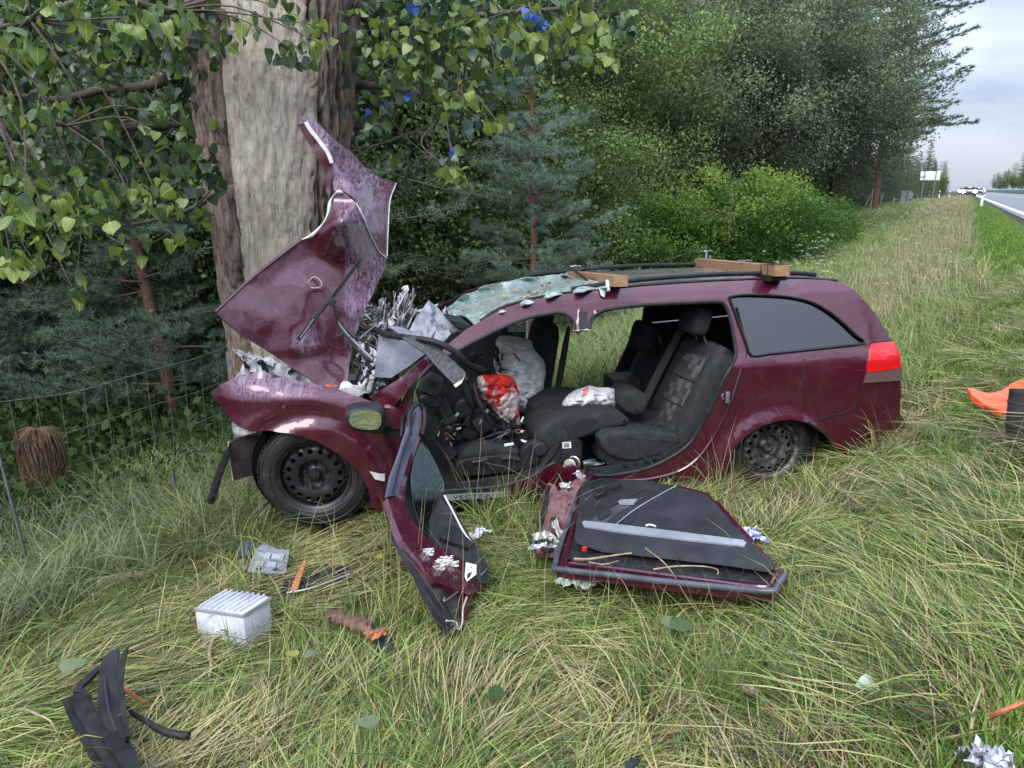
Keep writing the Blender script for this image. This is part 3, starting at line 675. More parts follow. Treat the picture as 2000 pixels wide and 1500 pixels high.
# sill skirts
panel('sill_skirt', [(800, 962), (960, 957), (1062, 950), (1062, 985), (960, 992), (800, 1003)], lambda x, y: side(x, y, .004 if y < 975 else -.02), PLASTIC, car, th=.03, step=18)
st = panel('sill_plate', [(855, 966), (985, 959), (987, 969), (858, 977)], lambda x, y: side(x, y, .014), SILVER, car, th=.006, step=10)
tc_ = bpy.data.curves.new('t', 'FONT'); tc_.body = 'VECTRA'; tc_.size = .042; tc_.extrude = .0008; tc_.space_character = 1.15; tc_.align_x = 'CENTER'; tc_.align_y = 'CENTER'
to = bpy.data.objects.new('t', tc_); COL.objects.link(to); bpy.context.view_layer.update(); tme = bpy.data.meshes.new_from_object(to.evaluated_get(bpy.context.evaluated_depsgraph_get())); bpy.data.objects.remove(to)
tme.materials.clear(); tme.materials.append(INK); a_, b_ = side(890, 969.5, .0165), side(953, 966, .0165); X = (b_-a_).normalized(); Yv = (side(918, 963, .0165)-side(918, 973, .0165)).normalized(); Zv = X.cross(Yv).normalized(); Yv = Zv.cross(X)
c_ = side(921, 968, .0165)
for v in tme.vertices: v.co = c_+X*v.co.x*1.35+Yv*v.co.y*.85+Zv*v.co.z-CO
lo = bpy.data.objects.new('lettering', tme); COL.objects.link(lo); lo.parent = st
panel('sill_skirt', [(1180, 945), (1300, 944), (1410, 942), (1408, 970), (1395, 975), (1290, 962), (1180, 966)], lambda x, y: side(x, y, .006), noisy('blue_black_skirt', (.03, .036, .05), (.05, .055, .07), 8, .4, bump=.1), car, th=.03, step=18)
panel('door_step_trim', [(866, 962), (1050, 931), (1060, 922), (1060, 912), (1040, 918), (1000, 930), (900, 944), (862, 946)], lambda x, y: atT(x, y, .09), PLASTIC_G, car, th=.03, step=12, dn=.012)
panel('door_step_trim', [(1168, 931), (1255, 918), (1305, 897), (1340, 872), (1352, 855), (1340, 862), (1290, 893), (1240, 905), (1170, 915), (1150, 915)], lambda x, y: atT(x, y, .09), PLASTIC_G, car, th=.03, step=12, dn=.01)
for (x, y) in [(1220, 909), (1240, 905), (1262, 900), (1278, 895)]: box('trim_clip', atT(x, y, .085), (.012, .006, .012), caxes(), PLASTIC, car, .002)
# B-pillar stub hanging from the roof
bs = panel('pillar_stub', [(1104, 611), (1116, 618), (1124, 634), (1124, 647), (1149, 645), (1151, 632), (1156, 618), (1172, 607), (1140, 600)], lambda x, y: side(x, y, -.004+.01*math.sin((x-1125)*.2)), PAINT, car, th=.04, step=7, dn=.006, dscale=30)
panel('pillar_trim', [(1130, 609), (1145, 607), (1148, 640), (1130, 642)], lambda x, y: side(x, y, .012), PLASTIC_G, bs, th=.01, step=8)
v_, f_ = merge([crumple(None, side(1136, 646, -.01), (.05, .02), [CE, CN, V((0, 0, 1))], None, None, .3, k, 5, .003) for k in (1, 4)]); add('torn_edge', v_, f_, ASH, bs, 20)
# striker on C pillar
sk = box('door_striker', side(1419, 775, .012), (.012, .008, .035), caxes(), STEEL, car, .003); tube('striker_loop', [side(1412, 770, .01), side(1406, 768, .035), side(1406, 776, .035), side(1412, 778, .01)], .005, STEEL, sk)
# front wing
fender = [(398, 782), (424, 760), (452, 746), (480, 733), (512, 728), (560, 744), (620, 757), (676, 769), (724, 785), (780, 798), (784, 830), (768, 880), (760, 960), (742, 1000), (724, 984), (720, 952), (700, 914), (662, 882), (620, 858), (572, 843), (532, 840), (492, 843), (462, 836), (432, 816)]
def fend(x, y):
    Q = side(x, y); u = max(0, (520-x)/120)
    Q = Q-CN*(.18*u*u)+V((0, 0, 0))
    top = max(0, 1-abs(y-(735+.16*max(0, x-500)))/26); Q = Q-CN*.07*top**2
    r = math.hypot(q_of(Q)[0]-.01, Q.z-.31); Q = Q+CN*.012*math.exp(-((r-.46)/.03)**2)
    return Q+CN*.012*math.sin(x*.035+y*.05)*max(0, 1-y/900)*3*.4
fw = panel('front_wing', fender, fend, PAINT_SC, car, th=.012, step=11, back=PLASTIC, dn=.006, dscale=9, ang=40, scf=lambda x, y: max(0, 1-abs(y-745)/45)*max(0, 1-abs(x-520)/150)+.3*max(0, 1-abs(y-770)/40))
panel('wing_edge', [(722, 778), (834, 696), (840, 710), (800, 752), (774, 784), (766, 794), (732, 789)], lambda x, y: side(x, y, .01+.03*math.sin(x*.05)), PAINT_SC, car, th=.01, step=9, dn=.012, dscale=12)
panel('paint_chip', [(722, 914), (752, 921), (751, 934), (732, 929)], lambda x, y: side(x, y, .02), WHITE, fw, th=.004, step=9)
# crushed front end and inner wing top, wheel-arch liner
panel('inner_wing', [(452, 744), (480, 700), (505, 690), (540, 712), (600, 728), (660, 752), (700, 762), (722, 772), (700, 782), (600, 762), (520, 735)], lambda x, y: atT(x, y, .18+max(0, 760-y)*.006), ASH, car, th=.01, step=10, dn=.06, dscale=9, ang=15)
LINER = noisy('brown_liner_felt', (.055, .035, .03), (.025, .017, .016), 30, .9, bump=.5)
ln_ = panel('arch_liner', [(446, 868), (462, 856), (490, 850), (520, 848), (512, 900), (506, 926), (456, 938), (450, 910)], lambda x, y: atT(x, y, .10+.0012*(x-446)), LINER, car, th=.012, step=10, dn=.01)
tube('liner_edge', [atT(x, y, .095) for x, y in [(448, 862), (446, 872), (450, 905), (455, 938)]], .004, noisy('torn_pale_edge', (.5, .45, .38), (.3, .25, .2), 40, .8), ln_)
bb = [(446, 872), (437, 886), (424, 915), (413, 945), (406, 984), (418, 986), (426, 960), (434, 930), (444, 905), (449, 890)]
sb = panel('bumper_bracket', bb, lambda x, y: atT(x, y, .06), PLASTIC, car, th=.02, step=8, dn=.004)
for k in range(6):
    x, y = 442-5.2*k-(k*k)*.25, 888+17*k; box('bracket_slot', atT(x, y, .045), (.012, .004, .018), caxes(.5), DARK, sb, .002)
panel('headlamp_remains', [(452, 830), (500, 845), (470, 852), (455, 846)], lambda x, y: atT(x, y, .07), ASH, car, th=.03, step=8, dn=.02, ang=15)
# arch wells
for nm, c, m_ in (('wheel_well', (.0, .35, .40), 1), ('wheel_well', (2.81, .32, .40), 1)):
    ax = [CE, V((0, 0, 1)), -CN]; prof = [(.33, -.25), (.335, -.1), (.335, .12), (.10, .13)]
    v, f = lathe_vf(prof, C(*c), ax, 36); add(nm, v, f, DARK, car, 60)
# wheels
def wheel(name, s, t, z, yaw, camber, rimmat, tyremat, R=.318, k_=1.0):
    ax = caxes(0, yaw); Rm = Matrix.Rotation(camber, 3, ax[0]); X, Yd, Z = Rm@ax[0], Rm@(-ax[1]), Rm@ax[2]   # Yd = outward
    X, Z = X*k_, Z*k_
    c = C(s, t, z); A = [X, Z, Yd]; o = thing_child = None
    w = bpy.data.objects.new(name, None); COL.objects.link(w); w.parent = car; ORG[w.name] = CO
    prof = [(.205, -.10), (.25, -.105), (.295, -.098), (.312, -.075), (R, -.05), (R, .05), (.312, .072), (.300, .090), (.27, .100), (.235, .102), (.212, .094), (.203, .08)]
    v, f = lathe_vf(prof, c-Yd*.1, A, 72); parts = [(v, f)]
    tb = []
    for k in range(60):
        a = 2*math.pi*k/60
        for yy, sk in ((-.05, .02), (0, -.02), (.05, .02)):
            rd = X*math.cos(a+sk)+Z*math.sin(a+sk); tn = -X*math.sin(a)+Z*math.cos(a)
            tb.append(box_vf(c-Yd*.1+rd*(R+.002)+Yd*yy, (.012, .019, .004), [tn, Yd, rd], 0))
    ty = add('tyre', *merge(parts+tb), tyremat, w, 40)
    for rr, hh in ((.292, .0935-.1), (.245, .1035-.1)):
        add('sidewall_ring', *lathe_vf([(rr-.003, hh), (rr, hh+.003), (rr+.003, hh)], c, A, 72), tyremat, ty, 60)
    # steel rim with its ring of round holes
    ring = lambda r, n_, cx=0, cy=0: [(cx+r*math.cos(2*math.pi*k/n_), cy+r*math.sin(2*math.pi*k/n_)) for k in range(n_)]
    holes = [ring(.0150, 12, .146*math.cos(a), .148*math.sin(a)) for a in [2*math.pi*k/16+.1 for k in range(16)]]
    p2, F = tri2d(ring(.183, 60), holes+[ring(.03, 16)], .0135, 0, 0, .007)
    def h(r): return .072-.1+(-.012 if r > .17 else .012*math.cos((r-.13)/.05*math.pi*.5) if r > .085 else -.02-.02*math.cos((r-.06)/.03*1.2))
    vv = [c+X*a+Z*b+Yd*h(math.hypot(a, b)) for a, b in p2]
    n_ = (vv[F[0][1]]-vv[F[0][0]]).cross(vv[F[0][2]]-vv[F[0][0]])
    if n_.dot(Yd) < 0: F = [g_[::-1] for g_ in F]
    vv, F, _ = solidify(vv, F, .005)
    rm = add('rim', *merge([(vv, F), lathe_vf([(.180, .058-.1), (.188, .03-.1), (.190, .085-.1), (.199, .094-.1), (.207, .098-.1), (.208, .088-.1)], c, A, 60)]), rimmat, w, 40)
    add('hub', *lathe_vf([(.001, .07-.1), (.026, .068-.1), (.031, .058-.1), (.031, .03-.1), (.07, .02-.1)], c, A, 24), rimmat, w, 40)
    add('brake_drum', *lathe_vf([(.0, .015-.1), (.17, .012-.1), (.175, -.05-.1)], c, A, 36), DARK, w, 40)
    for k in range(5):
        a = 2*math.pi*k/5+.3; cc = c+(X*math.cos(a)+Z*math.sin(a))*.056
        v, f = lathe_vf([(.0, .062-.1), (.007, .062-.1), (.009, .056-.1), (.009, .03-.1)], cc, A, 6); add('wheel_bolt', v, f, rimmat, w, 40)
    return w
wheel('front_wheel', .01, .06, .325, -.10, .05, RIM, TYRE); wheel('rear_wheel', 2.82, .08, .315, .0, -.02, RIM_MUD, TYRE, k_=.92)
wheel('front_wheel', .05, 1.72+.1, .30, 0, 0, RIM, TYRE, .31); wheel('rear_wheel', 2.80, 1.7+.1, .30, 0, 0, RIM, TYRE, .31)
# ---------------------------------------------------------------- floor, bulkhead, luggage bay
box('floor', C(1.9, .89, .155), (1.65, .78, .03), caxes(), CARPET, car, .01); box('far_sill', C(1.4, 1.66, .25), (1.1, .03, .08), caxes(), PLASTIC, car, .01)
box('bulkhead', C(.42, .9, .48), (.03, .72, .34), caxes(.15), DARK, car, .01)
slab('luggage_wall', [(1470, 700), (1655, 688), (1650, 850), (1480, 850)], .14, .2, PLASTIC, car, .01, 0)
box('luggage_floor', C(3.15, .89, .42), (.45, .72, .02), caxes(), CARPET, car)
box('headlining', C(2.55, .89, 1.305), (.62, .60, .008), caxes(), noisy('headlining_cloth', (.16, .16, .17), (.12, .12, .13), 30, .95), car, .005)
# far front door, closed, with its window
fd = [(.62, .92), (.75, .5), (.78, .2), (1.45, .17), (1.52, .5), (1.55, .9)]
v = [C(s, 1.72, z) for s, z in fd]; v += [C(s, 1.66, z) for s, z in fd]; k = len(fd)
add('far_front_door', v, [list(range(k))[::-1], list(range(k, 2*k))]+[[i, (i+1) % k, (i+1) % k+k, i+k] for i in range(k)], PLASTIC_G, car)
tube('far_pillar', [C(1.38, 1.68, .9), C(1.36, 1.62, 1.1), C(1.34, 1.55, 1.25)], .035, PLASTIC, car)
# ---------------------------------------------------------------- seats
def uvquad(name, c4, mat, parent, nx=10, ny=12, bulge=.02, th=.01):
    """padded cloth panel between four corners, with its own UV for the weave"""
    a, b, c, d = [V(p) for p in c4]; n = (b-a).cross(d-a).normalized()
    if n.dot(EYE-a) < 0: n = -n
    vs, fs = [], []
    for j in range(ny+1):
        for i in range(nx+1):
            u, v = i/nx, j/ny; p = a.lerp(b, u).lerp(d.lerp(c, u), v); vs.append(p+n*bulge*(math.sin(math.pi*u)*math.sin(math.pi*v))**.5)
    for j in range(ny):
        for i in range(nx): q0 = j*(nx+1)+i; fs.append([q0, q0+1, q0+nx+2, q0+nx+1])
    o = add(name, vs, fs, mat, parent, 60); uv = o.data.uv_layers.new(name='UVMap')
    for p in o.data.polygons:
        for li in p.loop_indices: vi = o.data.loops[li].vertex_index; uv.data[li].uv = ((vi % (nx+1))/nx, (vi//(nx+1))/ny)
    return o
def pad(name, c, half, tilt, mat, parent, ex=5, yaw=0, roll=0):
    ax = caxes(tilt, yaw)
    if roll: Rr = Matrix.Rotation(roll, 3, ax[0]); ax = [Rr@a for a in ax]
    return add(name, *sbox(c, half, ax, ex), mat, parent, 60)
rs = bpy.data.objects.new('rear_seat', None); COL.objects.link(rs); rs.parent = car; ORG[rs.name] = CO
TI = .42
for (t0, w) in ((.46, .29), (1.17, .34)): pad('backrest', C(2.43 if t0 < 1 else 2.45, t0, .68 if t0 < 1 else .62), (.085, w, .31), TI, SEAT, rs, 6)
for t0 in (.17,): pad('side_bolster', C(2.42, t0-.02, .62), (.13, .06, .32), TI, SEAT, rs, 4)
def face(s, z, t):  # point on the backrest's front face
    return C(s, t, z)
uvquad('fabric_panel', [C(2.235, .25, .415), C(2.235, .66, .415), C(2.445, .66, .905), C(2.445, .25, .905)], CHECK, rs)
for zf in (.33, .66): tube('seam', [C(2.222+.21*zf, .26, .415+.49*zf), C(2.208+.21*zf, .45, .415+.49*zf), C(2.222+.21*zf, .66, .415+.49*zf)], .004, SEAT, rs, 5)
pad('headrest', C(2.42, .44, 1.115), (.06, .145, .095), .25, SEAT, rs, 4.5); pad('headrest', atT(1256, 656, 1.12), (.065, .14, .105), .25, SEAT, rs, 4.5)
for t0 in (.38, .52): tube('headrest_post', [C(2.50, t0, .92), C(2.44, t0, 1.06)], .007, STEEL, rs)
for t0 in (1.08, 1.22): tube('headrest_post', [C(2.48, t0, .80), C(2.42, t0, .92)], .007, STEEL, rs)
pad('cushion', C(2.06, .47, .33), (.31, .33, .095), -.10, SEAT, rs, 4.5); pad('cushion', C(2.16, 1.18, .33), (.30, .36, .10), -.10, SEAT, rs, 4.5)
slab('seat_side', [(1171, 850), (1200, 843), (1300, 842), (1342, 856), (1345, 872), (1255, 904), (1213, 901), (1178, 884)], .13, .30, SEAT, rs, .03, 1)
uvquad('fabric_panel', [C(1.86, .30, .437), C(2.18, .30, .416), C(2.18, .60, .416), C(1.86, .60, .437)], CHECK, rs, bulge=.004)
def strap(name, pts, w, mat, parent, th=.003):
    p = spline(pts, 5); vs, fs = [], []; m = len(p)
    for i, c in enumerate(p):
        t = (p[min(i+1, m-1)]-p[max(i-1, 0)]).normalized(); x = t.cross((EYE-c).normalized()).normalized(); vs += [c-x*w/2, c+x*w/2]
    for i in range(m-1): fs.append([2*i, 2*i+1, 2*i+3, 2*i+2])
    vs, fs, _ = solidify(vs, fs, th); return add(name, vs, fs, mat, parent, 40)
BELT = noisy('seat_belt_webbing', (.02, .02, .022), (.035, .035, .038), 200, .7, bump=.3)
strap('seat_belt', [C(2.46, .76, 1.00), C(2.32, .76, .72), C(2.20, .76, .46)], .05, BELT, rs); strap('seat_belt', [C(2.48, .14, .98), C(2.33, .22, .62), C(2.22, .33, .42)], .045, BELT, rs)
for s_, t_, z_ in ((2.16, .76, .45), (2.15, .32, .44)): box('belt_buckle', C(s_, t_, z_), (.03, .018, .02), caxes(.5), PLASTIC_G, rs, .004)
box('open_console', C(2.12, .98, .60), (.10, .12, .05), caxes(), PLASTIC, rs, .006)
# driver's seat, its back thrown flat
ds = bpy.data.objects.new('driver_seat', None); COL.objects.link(ds); ds.parent = car; ORG[ds.name] = CO
slab('cushion', [(892, 912), (900, 886), (930, 868), (960, 866), (1014, 876), (1020, 892), (1010, 905), (900, 915)], .28, .74, SEAT, ds, .045, 1)
sbs = slab('seat_side_cover', [(890, 928), (888, 905), (910, 896), (960, 890), (1010, 888), (1028, 905), (1028, 918), (1000, 924), (905, 932)], .22, .30, PLASTIC, ds, .012, 1)
tube('seat_lever', [atT(x, y, .20) for x, y in [(922, 903), (940, 900), (952, 896)]], .012, PLASTIC_G, sbs); tube('seat_lever', [atT(x, y, .20) for x, y in [(950, 898), (955, 910), (962, 918)]], .012, PLASTIC_G, sbs); tube('seat_lever', [atT(x, y, .20) for x, y in [(980, 896), (1000, 895), (1014, 899)]], .010, PLASTIC_G, sbs)
slab('backrest', [(1045, 852), (1062, 830), (1097, 811), (1150, 806), (1208, 801), (1237, 823), (1222, 834), (1186, 842), (1143, 858), (1108, 868), (1080, 884), (1055, 886)], .24, .74, SEAT, ds, .04, 2)
panel('seatback_shell', [(1108, 836), (1135, 822), (1165, 820), (1172, 836), (1143, 850), (1112, 860)], lambda x, y: atT(x, y, .225), PLASTIC_G, ds, th=.02, step=10)
add('recliner_disc', *lathe_vf([(.0, .02), (.035, .018), (.045, .008), (.047, -.02)], atT(1054, 877, .20), [CE, V((0, 0, 1)), CN], 28), PLASTIC_G, ds, 40)
slab('hinge_cover', [(1016, 880), (1042, 860), (1064, 862), (1078, 880), (1066, 900), (1045, 905), (1028, 918), (1020, 900)], .215, .28, PLASTIC, ds, .01, 1)
slab('headrest', [(1209, 792), (1213, 768), (1236, 760), (1260, 766), (1271, 785), (1262, 808), (1244, 816), (1222, 806)], .36, .62, SEAT, ds, .04, 2)
add('headrest_button', *lathe_vf([(.0, .006), (.012, .006), (.014, -.01)], atT(1243, 801, .355), [CE, V((0, 0, 1)), CN], 18), DARK, ds, 40)
slab('pillar_cover', [(1045, 932), (1062, 905), (1083, 868), (1110, 860), (1138, 858), (1137, 885), (1136, 914), (1110, 922), (1075, 924)], .10, .13, PLASTIC, car, .006, 1)
panel('white_label', [(1098, 864), (1115, 863), (1116, 875), (1099, 876)], lambda x, y: atT(x, y, .094), LABELW, car, th=.002, step=8)
for k in range(3): panel('label_line', [(1101, 866+k*3), (1112, 865.5+k*3), (1112, 867+k*3), (1101, 867.5+k*3)], lambda x, y: atT(x, y, .0915), INK, car, th=.001, step=8)
tube('cable', [atT(x, y, .09) for x, y in [(1100, 850), (1085, 880), (1066, 905), (1045, 922), (1005, 936)]], .005, RUBBER, car)
# passenger seat beyond
ps = bpy.data.objects.new('passenger_seat', None); COL.objects.link(ps); ps.parent = car; ORG[ps.name] = CO
pad('backrest', C(1.58, 1.28, .74), (.075, .25, .30), .16, SEAT, ps, 5); pad('headrest', C(1.62, 1.28, 1.10), (.05, .13, .085), .1, SEAT, ps, 4); pad('cushion', C(1.30, 1.28, .36), (.26, .26, .09), -.08, SEAT, ps, 4.5)
pad('side_trim', C(1.69, 1.04, .72), (.022, .02, .30), .16, PLASTIC_G, ps, 3)
pad('folded_cushion', C(1.58, .80, .50), (.20, .17, .10), -.1, SEAT, ps, 3.5)
box('seat_bracket', C(1.52, .98, .50), (.05, .03, .04), caxes(), STEEL, ps)
# ---------------------------------------------------------------- dashboard wreckage
db = bpy.data.objects.new('dashboard', None); COL.objects.link(db); db.parent = car; ORG[db.name] = CO
slab('dash_end', [(816, 762), (828, 738), (842, 728), (868, 742), (862, 765), (852, 776), (822, 764)], .22, .30, PLASTIC_G, db, .006, 0)
for k in range(4):
    x = 834+k*6; tube('moulded_rib', [atT(x, 758-k*1.5, .212), atT(x+6-k*1.5, 742+k*1.6, .212)], .0035, PLASTIC, db, 5)
tube('moulded_rib', [atT(*p, .212) for p in [(832, 742), (837, 738), (854, 748), (850, 762)]], .0035, PLASTIC, db, 5, n=0)
vt = slab('air_vent', [(855, 787), (869, 776), (888, 812), (868, 826)], .26, .34, PLASTIC_G, db, .004, 0)
for k in range(6):
    f = k/5; tube('vent_slat', [atT(860+10*f, 791+24*f, .252), atT(870+10*f, 783+24*f, .252)], .005, DARK, vt, 5)
panel('vent_base', [(862, 822), (886, 812), (893, 818), (872, 830)], lambda x, y: atT(x, y, .24), PLASTIC_G, db, th=.02, step=6)
slab('speaker_panel', [(828, 794), (838, 797), (847, 815), (857, 838), (854, 852), (834, 868), (824, 850), (822, 815)], .16, .20, PLASTIC, db, .01, 1)
tube('panel_edge', [atT(x, y, .15) for x, y in [(829, 796), (838, 800), (847, 817), (855, 838), (852, 852)]], .005, RUBBER, db)
slab('dash_top', [(815, 790), (820, 770), (850, 768), (868, 776), (862, 795), (845, 800)], .24, .5, PLASTIC, db, .02, 1)
slab('steering_column', [(884, 795), (905, 775), (925, 790), (932, 806), (900, 822), (888, 815)], .40, .54, PLASTIC_G, db, .02, 1)
slab('column_shroud', [(903, 742), (916, 728), (932, 770), (938, 800), (925, 805), (908, 785)], .38, .60, PLASTIC, db, .03, 1)
# steering wheel rim: a ring facing the driver, seen nearly edge-on
sc_ = C(q_of(atT(956, 782, .50))[0], .50, q_of(atT(956, 782, .50))[2]); nn = (CE*.80+V((0, 0, .42))+CN*.32).normalized(); u_ = nn.cross(V((0, 0, 1))).normalized(); v2_ = nn.cross(u_)
ringp = [sc_+(u_*math.cos(a)+v2_*math.sin(a))*.195 for a in [2*math.pi*k/40 for k in range(41)]]
sw = tube('steering_wheel', ringp, .0165, RUBBER, db, 10, n=0)
for a in (0, 2.1, 4.2): tube('spoke', [sc_-nn*.03, sc_+(u_*math.cos(a)+v2_*math.sin(a))*.19], .014, PLASTIC, sw, 8, 1.6, 0)
rr = random.Random(5)
for k in range(26):   # torn plastic round the pedals
    x, y, t = rr.uniform(880, 1035), rr.uniform(815, 875), rr.uniform(.35, .9)
    if k > 14: x, y, t = rr.uniform(890, 985), rr.uniform(672, 770), rr.uniform(.5, 1.2)
    crumple('plastic_shard', atT(x, y, t), (rr.uniform(.03, .085), rr.uniform(.02, .06)), caxes(rr.uniform(-1.5, 1.5), rr.uniform(-1.2, 1.2)), rr.choice([PLASTIC, PLASTIC, PLASTIC_G, RUBBER]), db, .35, k+40, 6)
for k in range(7):
    x, y, t = rr.uniform(880, 1020), rr.uniform(820, 870), rr.uniform(.35, .6)
    tube('cable', [atT(x+rr.uniform(-30, 30), y+rr.uniform(-18, 18), t) for _ in range(4)], .004, rr.choice([RUBBER, RUBBER, INK]), db, 5)
for k, (x, y, w, h, a) in enumerate([(943, 825, .055, .05, .5), (884, 887, .035, .03, .2), (915, 845, .05, .03, -.4), (970, 838, .06, .025, .3), (1016, 857, .075, .03, .15), (1000, 838, .05, .03, -.3)]):
    box('control_box', atT(x, y, .38+.03*k), (w, .05, h), caxes(-a), [PLASTIC, PLASTIC_G][k % 2], db, .006)
fr = [(929, 822), (943, 815), (958, 833), (944, 848)]; tube('box_frame', [atT(*p, .33) for p in fr+[fr[0]]], .005, PLASTIC_G, db, 5, n=0)
box('pale_tag', atT(994, 868, .30), (.03, .004, .008), caxes(-.1), LABELW, db, .001); box('pale_tag', atT(1028, 863, .30), (.035, .01, .005), caxes(.4), LABELW, db, .001)
panel('foot_box', [(862, 880), (880, 870), (893, 885), (880, 900), (868, 895)], lambda x, y: atT(x, y, .3), PLASTIC_G, db, th=.05, step=8)
for k in range(34):   # clips, plugs, bare wires
    x, y, t = rr.uniform(862, 1035), rr.uniform(790, 885), rr.uniform(.28, .36)
    if k % 3: box('broken_clip', atT(x, y, t), (rr.uniform(.006, .02), .004, rr.uniform(.003, .010)), caxes(rr.uniform(-1.5, 1.5)), rr.choice([STEEL, PLASTIC_G, LABELW, SILVER, PLASTIC]), db, .001)
    else: tube('bare_wire', [atT(x+rr.uniform(-14, 14), y+rr.uniform(-12, 12), t) for _ in range(4)], .0025, rr.choice([STEEL, LABELW, SPLINTER, RUBBER]), db, 4)
# airbags
def bagmesh(name, outline, fn, mat, parent, bulge=.08, amp=.02, sc=9, step=6, th=.01, at=None):
    p2, F = tri2d(outline, (), step, 2); o_ = np.array(resamp(chaikin(outline, 2), 4)); vs = []
    nrm = None
    for x, y in p2:
        dd = np.min(np.hypot(o_[:, 0]-x, o_[:, 1]-y)); Q = fn(x, y); dr = (EYE-Q).normalized(); b = 1-math.exp(-dd/14)
        w_ = noise.fractal(V((Q.x*sc, Q.y*sc, Q.z*sc*.8)), .9, 2.1, 4); w2 = abs(noise.noise(V((Q.x*sc*.7+3, Q.y*sc, Q.z*sc*1.7))))
        vs.append(Q+dr*(bulge*b+amp*w_*b-amp*1.6*(1-min(1, w2*5))*b))
    n = (vs[F[0][1]]-vs[F[0][0]]).cross(vs[F[0][2]]-vs[F[0][0]])
    if n.dot(EYE-vs[F[0][0]]) < 0: F = [f[::-1] for f in F]
    vs, F, _ = solidify(vs, F, th); return add(name, vs, F, mat, parent, 0 or 80, at=at)
ab = bagmesh('airbag', [(968, 655), (1000, 656), (1038, 662), (1040, 678), (1050, 690), (1064, 705), (1067, 730), (1062, 745), (1062, 765), (1050, 790), (1030, 808), (1018, 806), (1000, 790), (975, 740), (962, 710), (968, 690)], lambda x, y: atT(x, y, 1.02-.0012*(y-655)), AIRBAG, car, .14, .040, 12, 4)
for (x, y) in [(1004, 691), (1008, 697), (1013, 702)]: bagmesh('red_mark', [(x-3, y-3), (x+3, y-1), (x+4, y+4), (x-1, y+3)], lambda a, b: atT(a, b, .78), M('dried_red', (.35, .02, .02), .7), ab, .02, 0, 9, 3)
bagmesh('airbag', [(928, 742), (936, 732), (960, 730), (988, 731), (1004, 738), (1012, 758), (1015, 785), (1013, 808), (1020, 830), (1010, 834), (985, 822), (960, 800), (940, 775), (930, 758)], lambda x, y: atT(x, y, .50+.0008*(x-930)), AIRBAG_RED, sw, .10, .032, 17, 3.5)
tube('black_rod', [atT(981, 692, .9), atT(978, 728, .9)], .008, PLASTIC, car)
# ---------------------------------------------------------------- windscreen, torn and peeled over the scuttle
WS = [(866, 607), (898, 582), (944, 560), (985, 551), (1030, 542), (1080, 537), (1106, 533), (1150, 545), (1190, 552), (1186, 562), (1140, 568), (1080, 578), (1030, 593), (980, 609), (950, 622), (926, 633), (912, 620), (890, 613)]
wt = [(866, 607, 1.2), (900, 588, 1.36), (946, 566, 1.45), (1030, 548, 1.5), (1106, 536, 1.5), (1190, 552, .5), (1186, 562, .14), (1140, 568, .12), (1080, 578, .12), (1030, 593, .12), (980, 609, .12), (926, 633, .14), (912, 620, .45), (890, 613, .8)]
def idw(tab, x, y, p=2.4):
    a = b = 0
    for X_, Y_, v_ in tab: w_ = 1/((X_-x)**2+(2.2*(Y_-y))**2+4)**(p/2); a += w_*v_; b += w_
    return a/b
ws = panel('windscreen', WS, lambda x, y: atT(x, y, idw(wt, x, y))+V((0, 0, .008*noise.noise(V((x*.03, y*.08, 1))))), SHATTER, car, th=.006, step=7, dn=.007, dscale=9, ang=60)
tube('windscreen_edge', [atT(x, y, t+.01) for x, y, t in wt[:5]], .012, RUBBER, ws, 6)
panel('glass_shard', [(1168, 562), (1176, 560), (1182, 566), (1178, 580), (1172, 576)], lambda x, y: side(x, y, .02), SHATTER, ws, th=.005, step=5)
slab('scuttle_trim', [(872, 622), (905, 628), (925, 640), (915, 650), (890, 640)], .2, .5, PLASTIC, car, .01, 0)
for k in range(14):
    x = rr.uniform(900, 1180); y = 605-(x-866)*.17+rr.uniform(-10, 10)
    if y < 540 or y > 620: continue
    t = max(.3, min(1.3, idw(wt, x, y))); crumple('bark_scrap', atT(x, y, t)+V((0, 0, .02)), (rr.uniform(.015, .035), rr.uniform(.01, .02)), caxes(rr.uniform(-.4, .4), rr.uniform(0, 3)), rr.choice([BARKCHIP, PALEWOOD, noisy('yellow_leaf_scrap', (.35, .33, .12), (.2, .2, .06), 40)]), ws, .4, k, 4)
# ---------------------------------------------------------------- engine bay wreckage
eb = bpy.data.objects.new('engine_wreckage', None); COL.objects.link(eb); eb.parent = car; ORG[eb.name] = CO
panel('bent_panel', [(740, 652), (731, 736), (764, 738), (800, 714), (832, 690), (806, 674), (784, 660)], lambda x, y: P(x, y, 4.42+.0008*(x-740)), ALU, eb, th=.006, step=9, dn=.01)
panel('bent_panel', [(837, 589), (856, 600), (872, 620), (898, 640), (880, 655), (860, 672), (820, 666), (788, 657), (760, 645), (748, 640), (775, 635), (800, 640), (815, 615)], lambda x, y: P(x, y, 4.72-.003*(y-589)+(.05 if x > 845 else 0)), ALU, eb, th=.006, step=8, dn=.05, dscale=9, ang=18)
panel('foam_strip', [(785, 660), (812, 655), (832, 664), (870, 690), (910, 728), (904, 740), (888, 752), (858, 722), (832, 692)], lambda x, y: P(x, y, 4.2+.0005*(x-785)), noisy('grey_insulation_foam', (.12, .13, .15), (.05, .055, .06), 60, .9, bump=.8), eb, th=.03, step=8, dn=.006)
panel('foam_break', [(886, 752), (904, 740), (909, 731), (902, 748), (890, 757)], lambda x, y: P(x, y, 4.2), noisy('cream_foam', (.7, .66, .5), (.5, .46, .35), 60, .9), eb, th=.03, step=5, dn=.01)
